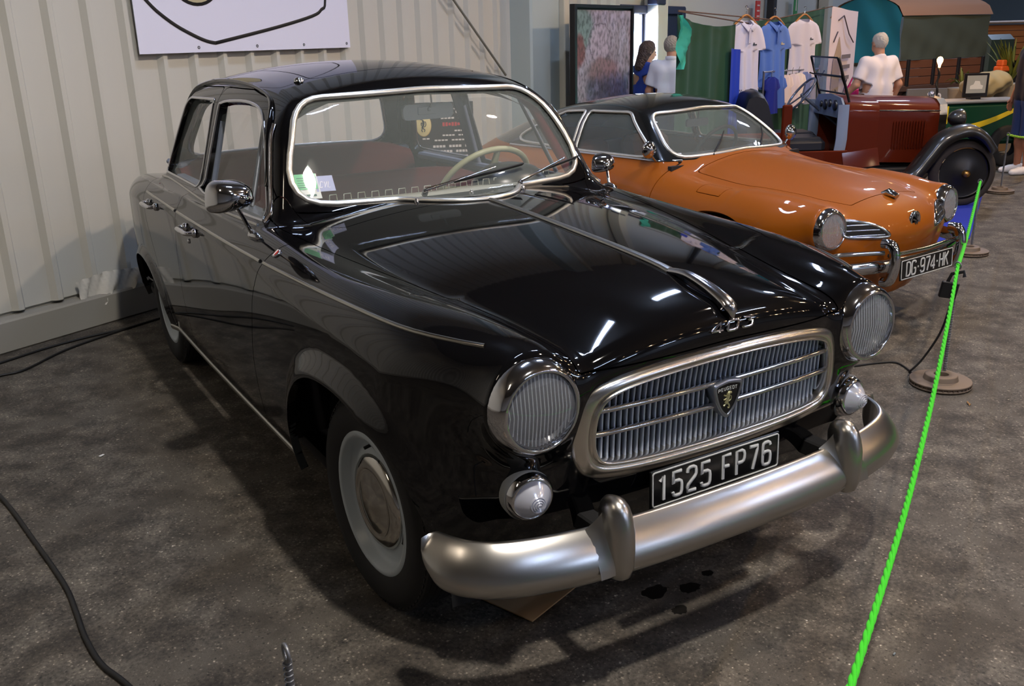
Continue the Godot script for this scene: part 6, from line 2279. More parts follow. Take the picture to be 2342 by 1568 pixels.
func make_people() -> void:
	person("grey-haired man in a white short-sleeved shirt seen from behind, in front of the bright doorway", Vector3(5.22, 0, -5.62), deg_to_rad(128), 1.57, {
		"shirt": rgb(226, 230, 242), "hair": rgb(150, 142, 134), "trousers": rgb(70, 74, 86), "look": -0.45, "wide": 1.05, "hem": 0.84,
		"arm_l": [Vector3(0.27, 1.12, 0.02), Vector3(0.24, 1.02, 0.24)], "arm_r": [Vector3(0.26, 1.13, -0.02), Vector3(0.25, 0.90, 0.12)]})
	person("dark-haired woman in a bright blue top with bare arms, beside the man at the doorway", Vector3(5.30, 0, -6.12), deg_to_rad(95), 1.52, {
		"shirt": rgb(34, 62, 150), "hair": rgb(62, 48, 44), "trousers": rgb(40, 46, 70), "hair_long": 0.20, "sleeve": 0.15, "collar": false, "wide": 0.88, "skin": 0, "nod": 0.25, "look": -0.35})
	person("white-haired man in a plain white T-shirt seen from behind, behind the brown tourer's hood", Vector3(7.17, 0, -4.52), deg_to_rad(168), 1.55, {
		"shirt": rgb(236, 228, 236), "hair": rgb(196, 190, 184), "trousers": rgb(60, 66, 84), "collar": false, "wide": 1.12, "bald": 0.012, "hem": 0.80,
		"arm_r": [Vector3(0.30, 1.14, -0.03), Vector3(0.31, 0.90, 0.08)], "arm_l": [Vector3(0.31, 1.15, 0.0), Vector3(0.40, 0.98, 0.14)]})
	person("visitor in dark navy polo shirt, blue shorts and white trainers at the picture's right edge", Vector3(8.72, 0, -3.72), deg_to_rad(-120), 1.60, {
		"shirt": rgb(24, 26, 46), "hair": rgb(80, 70, 64), "trousers": rgb(44, 62, 110), "leg": 0.44, "shoe": rgb(225, 222, 226), "skin": 1,
		"arm_r": [Vector3(0.25, 1.12, -0.01), Vector3(0.26, 0.88, 0.06)]})

# ---------------------------------------------------------------- things at the back of the hall
# a hanging cloth: top edge a -> b sagging by sag, height h, folds
func cloth(a: Vector3, b: Vector3, h: float, sag: float, folds: float, depth: float, bottom := 0.0, seed_ := 0) -> MB:
	var m := MB.new()
	var rows := []
	var n := (b - a).cross(Vector3.UP).normalized()
	for i in 14:
		var t := i / 13.0
		var r := []
		for k in 49:
			var u := k / 48.0
			var w := depth * (0.35 + 0.65 * t) * (sin(u * folds * TAU + seed_) + 0.5 * sin(u * folds * TAU * 2.3 + 1.7 + seed_ + t * 2.0))
			var top := -sag * 4.0 * u * (1.0 - u)
			r.append(a.lerp(b, u) + Vector3(0, lerpf(top, -h + bottom * sin(u * 9.0 + seed_), t), 0) + n * w)
		rows.append(r)
	m.grid(rows)
	return m
func shirt_on_hanger(called: String, label: String, at: Vector3, turn: float, c: Color, polo: bool, wd: float, len_: float, mark: Color) -> void:
	var t := thing(called, label, "shirt", at, turn)
	var m := MB.new()
	# front and back sheets with sleeves, from half widths down the shirt
	var ys := [[0.0, 0.09], [-0.02, 0.14], [-0.05, 0.215], [-0.08, 0.255], [-0.16, 0.30], [-0.25, 0.335], [-0.27, 0.33], [-0.275, 0.235], [-0.30, 0.225], [-0.40, 0.222], [-0.55, 0.225], [-0.66, 0.235], [-len_, 0.24]]
	for sd in [-1.0, 1.0]:
		var rows := []
		for q in ys:
			var r := []
			for k in 33:
				var u := lerpf(-1.0, 1.0, k / 32.0)
				var x: float = u * q[1] * wd / 0.24
				var fold := 0.014 * sin(u * 11.0 + q[0] * 3.0) * clampf(-q[0] * 2.2, 0.0, 1.0)
				var y: float = q[0] + (0.035 * (1.0 - pow(minf(absf(x) / 0.1, 1.0), 2.0)) * -1.0 * sd if q[0] > -0.03 and sd > 0 else 0.0)
				r.append(Vector3(x, y, sd * 0.045 * (1.0 - u * u) + fold))
			rows.append(r)
		m.grid(rows, false, false, sd > 0)
	part(t, "fabric", m, mat("shirt" + c.to_html(), c, 0.85, 0.0, {"rim_enabled": true, "rim": 0.3, "backlight_enabled": true, "backlight": c * 0.5}))
	m = MB.new()
	m.tube(curve([Vector3(-0.16, -0.035, 0.0), Vector3(-0.08, 0.02, 0.0), Vector3(0.0, 0.05, 0), Vector3(0.08, 0.02, 0), Vector3(0.16, -0.035, 0)], 4), 0.011, 6)
	var hg := part(t, "hanger", m, mat("hanger_wood", rgb(176, 120, 62), 0.5))
	m = MB.new()
	m.tube(curve([Vector3(0, 0.05, 0), Vector3(0, 0.09, 0), Vector3(0.02, 0.115, 0), Vector3(0.0, 0.135, 0), Vector3(-0.02, 0.12, 0)], 4), 0.003, 5)
	part(hg, "hook", m, chrome)
	if polo:
		m = MB.new()
		for sd in [-1.0, 1.0]:
			m.sweep([Vector3(sd * 0.085, 0.0, 0.0), Vector3(sd * 0.07, -0.045, 0.055), Vector3(sd * 0.02, -0.085, 0.06)], [Vector2(-0.022, -0.003), Vector2(-0.022, 0.003), Vector2(0.022, 0.003), Vector2(0.022, -0.003)], Vector3(0, 0.3, 1))
		part(t, "collar", m, mat("shirt" + (c * 0.92).to_html(), c * 0.92, 0.85))
		m = MB.new()
		m.box(Vector3(0, -0.14, 0.058), Vector3(0.03, 0.13, 0.004))
		part(t, "placket", m, mat("shirt" + (c * 0.92).to_html(), c * 0.92, 0.85))
	m = MB.new()
	m.box(Vector3(0.085, -0.22, 0.055), Vector3(0.055, 0.012, 0.003))
	m.box(Vector3(0.07, -0.21, 0.055), Vector3(0.015, 0.02, 0.003))
	part(t, "chest_print", m, mat("print" + mark.to_html(), mark, 0.8))

func make_back() -> void:
	var HB := Basis(HU, Vector3.UP, HW)
	var wt := atan2(HW.x, HW.z)                      # turn that makes z look out of the wall
	var m: MB
	var t: Node3D
	# ---- steel column and grey-blue sheet beside it
	m = MB.new()
	m.box(hp(5.86, 2.9, 0.12), Vector3(0.56, 5.85, 0.30), 0.02, HB)
	var s_ := struct_("trim_1", m, mat("column_paint", rgb(176, 188, 186), 0.5))
	m = MB.new()
	m.box(hp(6.18, 2.9, 0.16), Vector3(0.10, 5.85, 0.34), 0.01, HB)
	struct_("trim_2", m, mat("column_cream", rgb(205, 198, 178), 0.5))
	# diagonal brace on the siding
	t = thing("wall_brace", "thin diagonal steel brace running down the ribbed wall left of the column", "brace")
	m = MB.new()
	m.tube([hp(4.05, 2.35, 0.08), hp(5.4, 1.25, 0.08)], 0.012, 6)
	part(t, "rod", m, mat("rod_grey", rgb(150, 150, 142), 0.5, 0.4))
	t = thing("wall_curtain", "grey-blue pleated curtain sheet hanging between the column and the photo panel", "curtain")
	part(t, "fabric", cloth(hp(6.24, 1.78, 0.35), hp(7.2, 1.78, 0.35), 1.75, 0.0, 6.0, 0.03), mat("curtain_blue", rgb(112, 124, 152), 0.8))
	# ---- framed photo panel on a stand
	t = thing("photo_panel", "tall black-framed panel printed with a faded old-car photograph, left of the doorway", "display panel", hp(6.42, 0, 0.6), wt)
	var ink := Image.create(256, 384, false, Image.FORMAT_RGB8)
	var rnd := FastNoiseLite.new()
	rnd.seed = 5
	rnd.frequency = 0.02
	rnd.fractal_octaves = 4
	var sm_ := func(c: Vector2, r: Vector2, q: Vector2) -> float: return 1.0 - sst(0.75, 1.15, ((q - c) / r).length())
	for y in 384:
		for x in 256:
			var n := rnd.get_noise_2d(x * 1.4, y * 0.7)
			var n2 := rnd.get_noise_2d(x * 4.0 + 900.0, y * 2.5)
			var q := Vector2(x / 256.0 + n2 * 0.03, y / 384.0 + n * 0.02)
			var c := Color(0.62, 0.56, 0.62).lerp(Color(0.72, 0.68, 0.78), clampf(0.6 - q.y * 1.2 + n, 0, 1))
			c = c.lerp(Color(0.44, 0.54, 0.52), sm_.call(Vector2(0.10, 0.10), Vector2(0.20, 0.13), q) * 0.8)
			c = c.lerp(Color(0.50, 0.24, 0.26), sm_.call(Vector2(0.06, 0.24), Vector2(0.09, 0.10), q) * 0.9)
			c = c.lerp(Color(0.72, 0.66, 0.74), sm_.call(Vector2(0.42, 0.19), Vector2(0.20, 0.11), q))
			c = c.lerp(Color(0.30, 0.26, 0.32), clampf(1.0 - absf(sm_.call(Vector2(0.42, 0.19), Vector2(0.21, 0.12), q) - 0.5) * 5.0, 0, 1) * 0.6)
			c = c.lerp(Color(0.56, 0.44, 0.46), sm_.call(Vector2(0.48, 0.37), Vector2(0.28, 0.09), q))
			var body := sst(0.36, 0.46, q.y) * sst(0.14, 0.24, q.x) * (1.0 - sst(0.90, 1.0, q.x))
			c = c.lerp(Color(0.28, 0.25, 0.34).lerp(Color(0.24, 0.28, 0.46), clampf(q.x * 1.5 - 0.5 + n * 0.8, 0, 1)), body * 0.9)
			c = c.lerp(Color(0.50, 0.46, 0.56), clampf(n * 2.2 - 0.15, 0, 0.7) * body)
			c = c.lerp(Color(0.62, 0.48, 0.52), sm_.call(Vector2(0.36, 0.68), Vector2(0.09, 0.15), q) * 0.9)
			c = c.lerp(Color(0.60, 0.50, 0.54), sm_.call(Vector2(0.14, 0.66), Vector2(0.07, 0.14), q) * 0.9)
			c = c.lerp(Color(0.64, 0.56, 0.50), sm_.call(Vector2(0.08, 0.93), Vector2(0.12, 0.12), q))
			c = c.lerp(Color(0.50, 0.52, 0.68), 0.22 * sst(0.6, 0.95, sin(x * 0.55 + n * 3.0)) * sst(0.5, 0.6, q.y))
			ink.set_pixel(x, y, c.darkened(clampf(0.08 - n2 * 0.5, 0, 0.4)))
	var pm := mat("panel_photo", Color.WHITE, 0.35)
	pm.albedo_texture = ImageTexture.create_from_image(ink)
	m = MB.new()
	m.uvquad(Vector3(-0.60, 1.83, 0.022), Vector3(-0.60, 0.25, 0.022), Vector3(0.62, 0.25, 0.022), Vector3(0.62, 1.83, 0.022))
	part(t, "photo_print", m, pm)
	m = MB.new()
	m.box(Vector3(0, 1.04, 0.0), Vector3(1.32, 1.66, 0.03), 0.004)
	part(t, "backing_board", m, mat("frame_black", rgb(14, 14, 18), 0.4))
	for q in [[-0.645, 0.94, 0.05, 1.88], [0.645, 0.94, 0.03, 1.88]]:
		m = MB.new()
		m.box(Vector3(q[0], q[1], 0.02), Vector3(q[2], q[3], 0.06), 0.004)
		part(t, "frame_post", m, mat("frame_black", rgb(14, 14, 18), 0.4))
	m = MB.new()
	m.box(Vector3(0, 1.865, 0.02), Vector3(1.33, 0.03, 0.05), 0.004)
	part(t, "frame_rail", m, mat("frame_black", rgb(14, 14, 18), 0.4))
	# ---- doorway with its dark leaf pushed back
	m = MB.new()
	m.box(hp(8.06, 0.96, -0.1), Vector3(0.12, 1.92, 0.30), 0.01, HB)
	m.box(hp(9.95, 0.96, -0.1), Vector3(0.12, 1.92, 0.30), 0.01, HB)
	m.box(hp(9.0, 1.88, -0.1), Vector3(2.0, 0.10, 0.30), 0.01, HB)
	struct_("trim_3", m, mat("door_frame_navy", rgb(30, 36, 62), 0.5))
	m = MB.new()
	m.box(hp(9.30, 0.915, -0.02), Vector3(1.20, 1.83, 0.05), 0.005, HB)
	m.box(hp(9.42, 0.95, 0.01), Vector3(0.06, 1.6, 0.02), 0.0, HB)
	var dl := struct_("door_1", m, mat("door_navy", rgb(22, 28, 52), 0.45))
	t = thing("alarm_box", "small dark box fixed to the wall above the doorway", "box")
	m = MB.new()
	m.box(hp(8.80, 1.985, 0.15), Vector3(0.26, 0.11, 0.14), 0.01, HB)
	part(t, "case", m, mat("box_dark", rgb(40, 42, 58), 0.5))
	# ---- clothes line with cloths and shirts
	t = thing("clothes_line", "thin brown rope line stretched across the stall carrying the cloths and shirts", "rope")
	m = MB.new()
	m.tube([hp(5.0, 1.765, 2.0), hp(7.5, 1.70, 2.0), hp(9.9, 1.86, 2.0)], 0.006, 5)
	m.tube([hp(5.0, 1.76, 2.0), hp(6.9, 1.655, 2.02)], 0.006, 5)
	part(t, "rope", m, mat("rope_brown", rgb(92, 70, 58), 0.9))
	var green := mat("bottle_green_cloth", rgb(16, 66, 44), 0.85, 0.0, {"rim_enabled": true, "rim": 0.3})
	t = thing("green_cloth", "dark green cloth hanging behind the two people, its left corner turned pale teal", "cloth")
	part(t, "fabric", cloth(hp(5.02, 1.74, 1.98), hp(6.45, 1.66, 1.98), 1.65, 0.05, 2.5, 0.03), green)
	m = MB.new()
	var rows := []
	for i in 9:
		var r := []
		for k in 5:
			var u := k / 4.0
			r.append(hp(4.96 + u * (0.05 + 0.20 * sin(PI * i / 8.0)), 1.73 - 0.42 * i / 8.0, 2.03 + 0.03 * sin(u * 6.0 + i)))
		rows.append(r)
	m.grid(rows)
	part(t, "turned_corner", m, mat("teal_cloth", rgb(60, 178, 160), 0.85, 0.0, {"backlight_enabled": true, "backlight": rgb(60, 178, 160)}), "pale teal corner")
	t = thing("green_cloth", "long dark green cloth hanging behind the shirts, up to the white banner", "cloth")
	part(t, "fabric", cloth(hp(6.6, 1.68, 1.9), hp(9.95, 1.86, 1.9), 1.70, 0.04, 5.5, 0.03, 0.0, 2), green)
	t = thing("blue_cloth", "bright blue cloth hanging low behind the leftmost white polo shirt", "cloth")
	part(t, "fabric", cloth(hp(6.22, 1.45, 2.02), hp(7.05, 1.45, 2.02), 1.3, 0.02, 4.0, 0.03, 0.0, 1), mat("royal_blue_cloth", rgb(22, 60, 190), 0.85))
	var st := deg_to_rad(6.0)
	shirt_on_hanger("polo_shirt", "white polo shirt with a small chest print on a hanger, left of the blue shirt", hp(6.62, 1.69, 2.02), st, rgb(222, 220, 240), true, 0.235, 0.62, rgb(60, 70, 80))
	shirt_on_hanger("polo_shirt", "light blue polo shirt on a hanger between the two white shirts", hp(7.52, 1.68, 2.02), st, rgb(92, 130, 214), true, 0.225, 0.64, rgb(200, 190, 160))
	shirt_on_hanger("t_shirt", "white round-necked T-shirt on a hanger, right of the blue shirt", hp(8.62, 1.71, 2.02), st, rgb(222, 220, 240), false, 0.26, 0.66, rgb(60, 70, 80))
	# rail with small garments
	t = thing("garment_rail", "low steel rail on two posts below the hanging shirts", "rail")
	m = MB.new()
	m.tube([hp(7.15, 1.20, 2.05), hp(9.3, 1.15, 2.05)], 0.009, 6)
	for u in [7.17, 9.28]: m.tube([hp(u, 1.19, 2.05), hp(u, 0.0, 2.05)], 0.011, 6)
	part(t, "frame", m, mat("rail_steel", rgb(150, 150, 160), 0.3, 0.8))
	var cols := [rgb(20, 40, 150), rgb(70, 110, 200), rgb(230, 214, 214), rgb(226, 214, 226), rgb(236, 226, 224), rgb(110, 130, 190), rgb(150, 160, 200)]
	var says := ["navy blue", "mid blue", "pinkish white", "lilac white", "white", "dusty blue", "pale blue"]
	for k in 7:
		t = thing("baby_shirt", "small %s garment hanging on the low rail, %s from its left end" % [says[k], ["first", "second", "third", "fourth", "fifth", "sixth", "seventh"][k]], "garment", hp(7.4 + 0.25 * k, 1.17, 2.06), st, "small garments on the low rail")
		m = MB.new()
		rows = []
		for q in [[-0.03, 0.03], [-0.06, 0.10], [-0.14, 0.14], [-0.17, 0.09], [-0.40 + 0.04 * (k % 3), 0.12]]:
			var r := []
			for j in 17: r.append(Vector3(cos(TAU * j / 16) * q[1], q[0], sin(TAU * j / 16) * 0.03 + 0.01 * sin(j * 2.2)))
			rows.append(r)
		m.grid(rows)
		part(t, "fabric", m, mat("garment" + cols[k].to_html(), cols[k], 0.85))
		m = MB.new()
		m.tube(curve([Vector3(0, -0.04, 0), Vector3(0, 0.01, 0), Vector3(0.012, 0.035, 0)], 3), 0.003, 5)
		part(t, "hook", m, chrome)
	# white banner with a line drawing
	t = thing("drawing_banner", "narrow white banner with a line drawing of a pointed building, right of the green cloth", "banner", hp(10.55, 0, 2.0), wt)
	m = MB.new()
	rows = []
	for i in 12:
		var r := []
		for k in 13:
			var u := k / 12.0
			r.append(Vector3(lerpf(-0.66, 0.70, u), lerpf(1.86 - 0.05 * u, 0.45, i / 11.0), 0.015 * sin(u * 7.0)))
		rows.append(r)
	m.grid(rows)
	part(t, "fabric", m, mat("banner_white", rgb(214, 204, 214), 0.8))
	m = MB.new()
	for q in [[Vector2(-0.38, 1.70), Vector2(-0.12, 1.755), Vector2(0.22, 1.53), Vector2(0.50, 1.42)], [Vector2(-0.55, 1.44), Vector2(-0.38, 1.56)], [Vector2(-0.30, 0.85), Vector2(0.05, 0.70), Vector2(0.30, 0.95)]]:
		var p := []
		for c in q: p.append(Vector3(c.x, c.y, 0.024))
		m.tube(p, 0.008, 5)
	part(t, "drawn_lines", m, mat("banner_ink", rgb(70, 62, 70), 0.8))
	m = MB.new()
	m.extrude(PackedVector2Array([Vector2(-0.52, 0.75), Vector2(-0.12, 0.75), Vector2(-0.10, 1.30), Vector2(-0.25, 1.50), Vector2(-0.50, 1.20)]), 0.003, Transform3D(Basis.IDENTITY, Vector3(0, 0, 0.018)))
	part(t, "drawn_tower", m, mat("banner_stone", rgb(160, 142, 122), 0.8))
	m = MB.new()
	for y in [1.25, 1.12, 0.98]: m.box(Vector3(0.18, y, 0.02), Vector3(0.46, 0.05, 0.004))
	part(t, "drawn_walls", m, mat("banner_grey", rgb(110, 102, 106), 0.8))
	# ---- signs and posts on the wall beyond
	for q in [["red", 1733.0, hp(12.87, 1.90, 0.1), rgb(190, 52, 44)], ["green", 1820.0, hp(14.97, 1.99, 0.1), rgb(60, 140, 80)]]:
		t = thing("%s_sign" % q[0], "small upright %s sign on the far wall above the stall" % q[0], "sign")
		m = MB.new()
		m.box(q[2], Vector3(0.20, 0.30, 0.02), 0.003, HB)
		part(t, "board", m, mat("sign_" + q[0], q[3], 0.5))
		m = MB.new()
		if q[0] == "red": 
			for k in 3: m.box(q[2] + Vector3(0, 0.08 - 0.08 * k, 0) + HW * 0.012, Vector3(0.12, 0.02, 0.004), 0.0, HB)
		else:
			m.box(q[2] + HW * 0.012, Vector3(0.05, 0.14, 0.004), 0.0, HB)
			m.box(q[2] + HW * 0.012 + Vector3(0, 0.09, 0), Vector3(0.04, 0.04, 0.004), 0.0, HB)
		part(t, "pictogram", m, mat("sign_pale", rgb(215, 200, 190), 0.5))
	m = MB.new()
	m.box(hp(13.6, 2.9, 0.1), Vector3(0.16, 5.8, 0.12), 0.01, HB)
	struct_("trim_4", m, mat("post_black", rgb(22, 22, 26), 0.6))
	m = MB.new()
	for q in [[8.9, 2.9], [17.0, 2.9], [21.0, 2.9]]: m.box(hp(q[0], q[1], 0.1), Vector3(0.3, 5.8, 0.2), 0.01, HB)
	struct_("trim_5", m, mat("column_cream", rgb(205, 198, 178), 0.5))

	# ---- canvas-topped truck, its corner towards us
	t = thing("canvas_truck", "old truck with teal rear curtain, olive canvas side, tan canvas roof and wooden sideboards", "truck", Vector3(11.02, 0, -7.15), 0.0)
	var ex := Vector3(0.985, 0, 0.05).normalized()                # along the side, away from the corner
	var ey := Vector3(-0.15, 0, -0.95).normalized()              # across the tail
	var L := 2.0
	var W := 1.15
	var tb := func(a: float, y: float, b: float) -> Vector3: return ex * a + ey * b + Vector3(0, y, 0)
	var teal := mat("teal_canvas", rgb(28, 122, 140), 0.8, 0.0, {"backlight_enabled": true, "backlight": rgb(20, 80, 95)})
	var olive := mat("olive_canvas", rgb(74, 80, 66), 0.9)
	var tan_ := mat("tan_canvas", rgb(150, 108, 78), 0.9)
	var plank := mat("sideboard_wood", rgb(116, 70, 44), 0.7)
	m = MB.new()
	rows = []
	for i in 9:
		var r := []
		for k in 15:
			var u := k / 14.0
			var top := 1.77 + 0.26 * sqrt(maxf(0.0, 1.0 - pow(2.0 * u - 1.0, 2.0)))
			r.append(tb.call(-0.02 - 0.02 * sin(u * 13.0 + i * 0.8), lerpf(top, 1.05, i / 8.0), u * W))
		rows.append(r)
	m.grid(rows)
	part(t, "rear_curtain", m, teal)
	m = MB.new()
	m.box(tb.call(-0.03, 1.06, W * 0.5), Vector3(0.05, 0.05, W), 0.005, Basis(ex, Vector3.UP, ey))
	part(t, "tail_bar", m, mat("olive_strap", rgb(60, 54, 40), 0.8))
	m = MB.new()
	rows = []
	for i in 10:
		var r := []
		for k in 25:
			var u := k / 24.0
			r.append(tb.call(u * L, lerpf(1.77 - 0.02 * u, 1.12, i / 9.0), -0.01 + 0.012 * sin(u * 34.0 + i * 0.5) * i / 9.0 + 0.008 * sin(u * 11.0 - i)))
		rows.append(r)
	m.grid(rows)
	part(t, "side_canvas", m, olive)
	m = MB.new()
	rows = []
	for i in 2:
		var r := []
		for k in 17:
			var u := k / 16.0
			r.append(tb.call(-0.04 + i * (L + 0.08), 1.76 + 0.28 * sqrt(maxf(0.0, 1.0 - pow(2.0 * u - 1.0, 2.0))), u * (W + 0.06) - 0.03))
		rows.append(r)
	m.grid(rows)
	part(t, "roof_canvas", m, tan_)
	var tbb := Basis(ex, Vector3.UP, -ey)
	for k in 3:
		m = MB.new()
		m.box(tb.call(L * 0.5, 1.055 - k * 0.125, 0.01), Vector3(L, 0.118, 0.03), 0.006, tbb)
		part(t, "side_plank", m, plank)
	for k in 3:
		m = MB.new()
		m.box(tb.call(-0.02, 0.98 - k * 0.125, W * 0.5), Vector3(0.03, 0.118, W), 0.006, tbb)
		part(t, "tail_plank", m, mat("pale_board", rgb(190, 192, 206), 0.6))
	for k in 4:
		m = MB.new()
		m.box(tb.call(0.2 + k * 0.58, 0.93, -0.02), Vector3(0.055, 0.40, 0.03), 0.005, tbb)
		part(t, "stake", m, mat("iron_black", rgb(24, 22, 22), 0.6))
	m = MB.new()
	m.box(tb.call(L * 0.5, 0.70, 0.03), Vector3(L + 0.3, 0.09, 0.12), 0.01, tbb)
	m.box(tb.call(L * 0.5, 0.62, 0.5), Vector3(L + 0.3, 0.10, 0.9), 0.01, tbb)
	part(t, "chassis_rail", m, mat("rust_brown", rgb(82, 58, 46), 0.8))
	for k in 2:
		m = MB.new()
		m.lathe([Vector2(0.20, 0.06), Vector2(0.33, 0.07), Vector2(0.35, 0.03), Vector2(0.35, -0.08), Vector2(0.2, -0.09)], Transform3D(basis_y(-ey), tb.call(0.45 + k * 1.9, 0.35, 0.10)), 28)
		part(t, "wheel", m, rubber)
	m = MB.new()
	m.box(tb.call(L + 0.42, 1.0, W * 0.5), Vector3(0.75, 0.9, W), 0.08, tbb)
	part(t, "cab", m, mat("cab_green", rgb(52, 66, 58), 0.4))
	# grey tailgate with white numerals, standing before the truck
	t = thing("numbered_board", "grey board with worn white numerals 30 10228 below the canvas truck's sideboards", "board", Vector3(10.86, 0, -6.12), deg_to_rad(-32))
	m = MB.new()
	m.box(Vector3(0.05, 0.62, 0), Vector3(1.35, 0.28, 0.03), 0.006)
	part(t, "panel", m, mat("board_grey", rgb(112, 112, 112), 0.6))
	for x in [-0.5, 0.6]:
		m = MB.new()
		m.box(Vector3(x, 0.25, -0.02), Vector3(0.06, 0.5, 0.04), 0.005)
		part(t, "leg", m, mat("iron_black", rgb(24, 22, 22), 0.6))
	var x := -0.34
	for ch in "30 10228":
		if ch != " ":
			m = MB.new()
			m.add(glyph(ch, 0.085, 0.12, 0.012, 0.0, 0.005), Transform3D(Basis.IDENTITY, Vector3(x, 0.56, 0.016)))
			part(t, "numeral", m, mat("numeral_white", rgb(225, 225, 228), 0.6))
		x += 0.115
	# wooden cart further back
	t = thing("wooden_cart", "pale-roofed wooden caravan cart with boarded sides, behind the truck's right end", "cart", Vector3(15.3, 0, -8.7), deg_to_rad(-30))
	for k in 6:
		m = MB.new()
		m.box(Vector3(0.2, 1.02 + 0.105 * k, 0), Vector3(1.5, 0.098, 1.0), 0.006)
		part(t, "board", m, mat("cart_wood", rgb(168, 104, 52), 0.7))
	m = MB.new()
	m.box(Vector3(0.2, 1.64, 0), Vector3(1.75, 0.05, 1.25), 0.02)
	part(t, "roof", m, mat("cart_roof", rgb(176, 158, 142), 0.7))
	m = MB.new()
	m.box(Vector3(-0.42, 1.45, 0.52), Vector3(0.05, 0.34, 0.03), 0.0)
	m.box(Vector3(0.2, 0.5, 0), Vector3(1.4, 0.9, 0.9), 0.02)
	part(t, "underframe", m, mat("iron_black", rgb(24, 22, 22), 0.6))
	# pipe and lamp overhead
	t = thing("silver_duct", "silver ventilation duct coming down the far wall", "duct")
	m = MB.new()
	m.tube([Vector3(16.74, 1.85, -10.16), Vector3(16.74, 5.8, -10.16)], 0.14, 14)
	for k in 8:
		var ring := []
		for j in 14: ring.append(Vector3(16.74 + 0.14 * cos(TAU * j / 14), 1.95 + 0.4 * k, -10.16 + 0.14 * sin(TAU * j / 14)))
		m.tube(ring, 0.012, 5, true)
	part(t, "tube", m, mat("duct_silver", rgb(200, 200, 204), 0.3, 0.9))
	# ---- green and yellow tractor side panel with plants on it
	t = thing("green_tractor", "dark green farm tractor with a yellow swoosh on its side, behind the tourer's front wheel", "tractor", Vector3(8.75, 0, -4.55), deg_to_rad(-22))
	m = MB.new()
	m.box(Vector3(0.10, 0.50, 0), Vector3(1.25, 0.48, 0.42), 0.04)
	part(t, "body", m, mat("tractor_green", rgb(14, 62, 42), 0.35))
	m = MB.new()
	m.box(Vector3(-0.35, 0.62, 0.215), Vector3(0.12, 0.20, 0.012), 0.004)
	rows = []
	for k in 14:
		var a := k / 13.0
		var yy := 0.46 + 0.24 * pow(a, 1.7)
		rows.append([Vector3(-0.20 + 0.85 * a, yy - 0.03 - 0.02 * (1 - a), 0.216), Vector3(-0.20 + 0.85 * a, yy + 0.03 - 0.01 * a, 0.216)])
	m.grid(rows)
	part(t, "stripe", m, mat("tractor_yellow", rgb(220, 195, 40), 0.4))
	for q in [[-0.35, 0.18], [0.5, 0.24]]:
		m = MB.new()
		m.lathe([Vector2(q[1] * 0.5, 0.05), Vector2(q[1] * 0.9, 0.06), Vector2(q[1], 0.03), Vector2(q[1], -0.03), Vector2(q[1] * 0.5, -0.05)], Transform3D(basis_y(Vector3(0, 0, 1)), Vector3(q[0], q[1], 0.2)), 24)
		part(t, "wheel", m, rubber)
	m = MB.new()
	m.box(Vector3(0.1, 0.755, 0), Vector3(1.27, 0.03, 0.44), 0.01)
	part(t, "top_plate", m, mat("tractor_grey", rgb(120, 124, 128), 0.5))
	# black-framed picture on a stand
	t = thing("framed_picture", "black-framed grey picture of an old car on a stand above the green tractor", "picture", Vector3(8.92, 0.77, -4.50), deg_to_rad(-28))
	m = MB.new()
	m.box(Vector3(0, 0.16, 0), Vector3(0.30, 0.27, 0.025), 0.005)
	part(t, "frame", m, mat("frame_black", rgb(14, 14, 18), 0.4))
	m = MB.new()
	m.box(Vector3(0, 0.17, 0.013), Vector3(0.235, 0.20, 0.004))
	var mount := part(t, "print", m, mat("print_grey", rgb(160, 164, 162), 0.5))
	m = MB.new()
	m.extrude(PackedVector2Array([Vector2(-0.075, 0.115), Vector2(0.075, 0.115), Vector2(0.08, 0.155), Vector2(0.05, 0.165), Vector2(0.035, 0.205), Vector2(-0.02, 0.21), Vector2(-0.035, 0.17), Vector2(-0.075, 0.155)]), 0.002, Transform3D(Basis.IDENTITY, Vector3(0, 0, 0.0152)))
	part(mount, "car_picture", m, mat("print_white", rgb(216, 218, 216), 0.5))
	m = MB.new()
	m.box(Vector3(0, 0.015, -0.02), Vector3(0.12, 0.03, 0.12), 0.004)
	part(t, "foot", m, mat("frame_black", rgb(14, 14, 18), 0.4))
	# twisted post with a glowing bulb
	t = thing("post_lamp", "dark twisted iron post carrying one bare glowing warm bulb beside the truck", "lamp", Vector3(8.70, 0, -4.85))
	m = MB.new()
	var sp := []
	for k in 40: sp.append(Vector3(0.012 * cos(k * 0.9), 0.05 + 1.08 * k / 39.0, 0.012 * sin(k * 0.9)))
	m.tube(sp, 0.012, 6)
	m.tube([Vector3(0, 0, 0), Vector3(0, 1.12, 0)], 0.010, 6)
	part(t, "post", m, mat("iron_black", rgb(24, 22, 22), 0.6))
	m = MB.new()
	m.lathe([Vector2(0.14, 0.0), Vector2(0.14, 0.02), Vector2(0.03, 0.04), Vector2(0, 0.04)], Transform3D.IDENTITY, 20)
	part(t, "foot", m, mat("iron_black", rgb(24, 22, 22), 0.6))
	m = MB.new()
	m.lathe([Vector2(0.012, 1.13), Vector2(0.016, 1.16), Vector2(0.034, 1.20), Vector2(0.036, 1.225), Vector2(0.022, 1.25), Vector2(0.0, 1.258)], Transform3D.IDENTITY, 16)
	part(t, "bulb", m, mat("warm_bulb", Color.BLACK, 0.5, 0.0, {"emission_enabled": true, "emission": rgb(255, 200, 130), "emission_energy_multiplier": 12.0}))
	var ol := OmniLight3D.new()
	ol.name = "bulb_light"
	ol.light_color = rgb(255, 190, 120)
	ol.light_energy = 0.5
	ol.light_size = 0.03
	ol.omni_range = 40.0
	ol.omni_attenuation = 2.0
	ol.shadow_enabled = true
	ol.position = Vector3(0, 1.21, 0)
	t.add_child(ol)
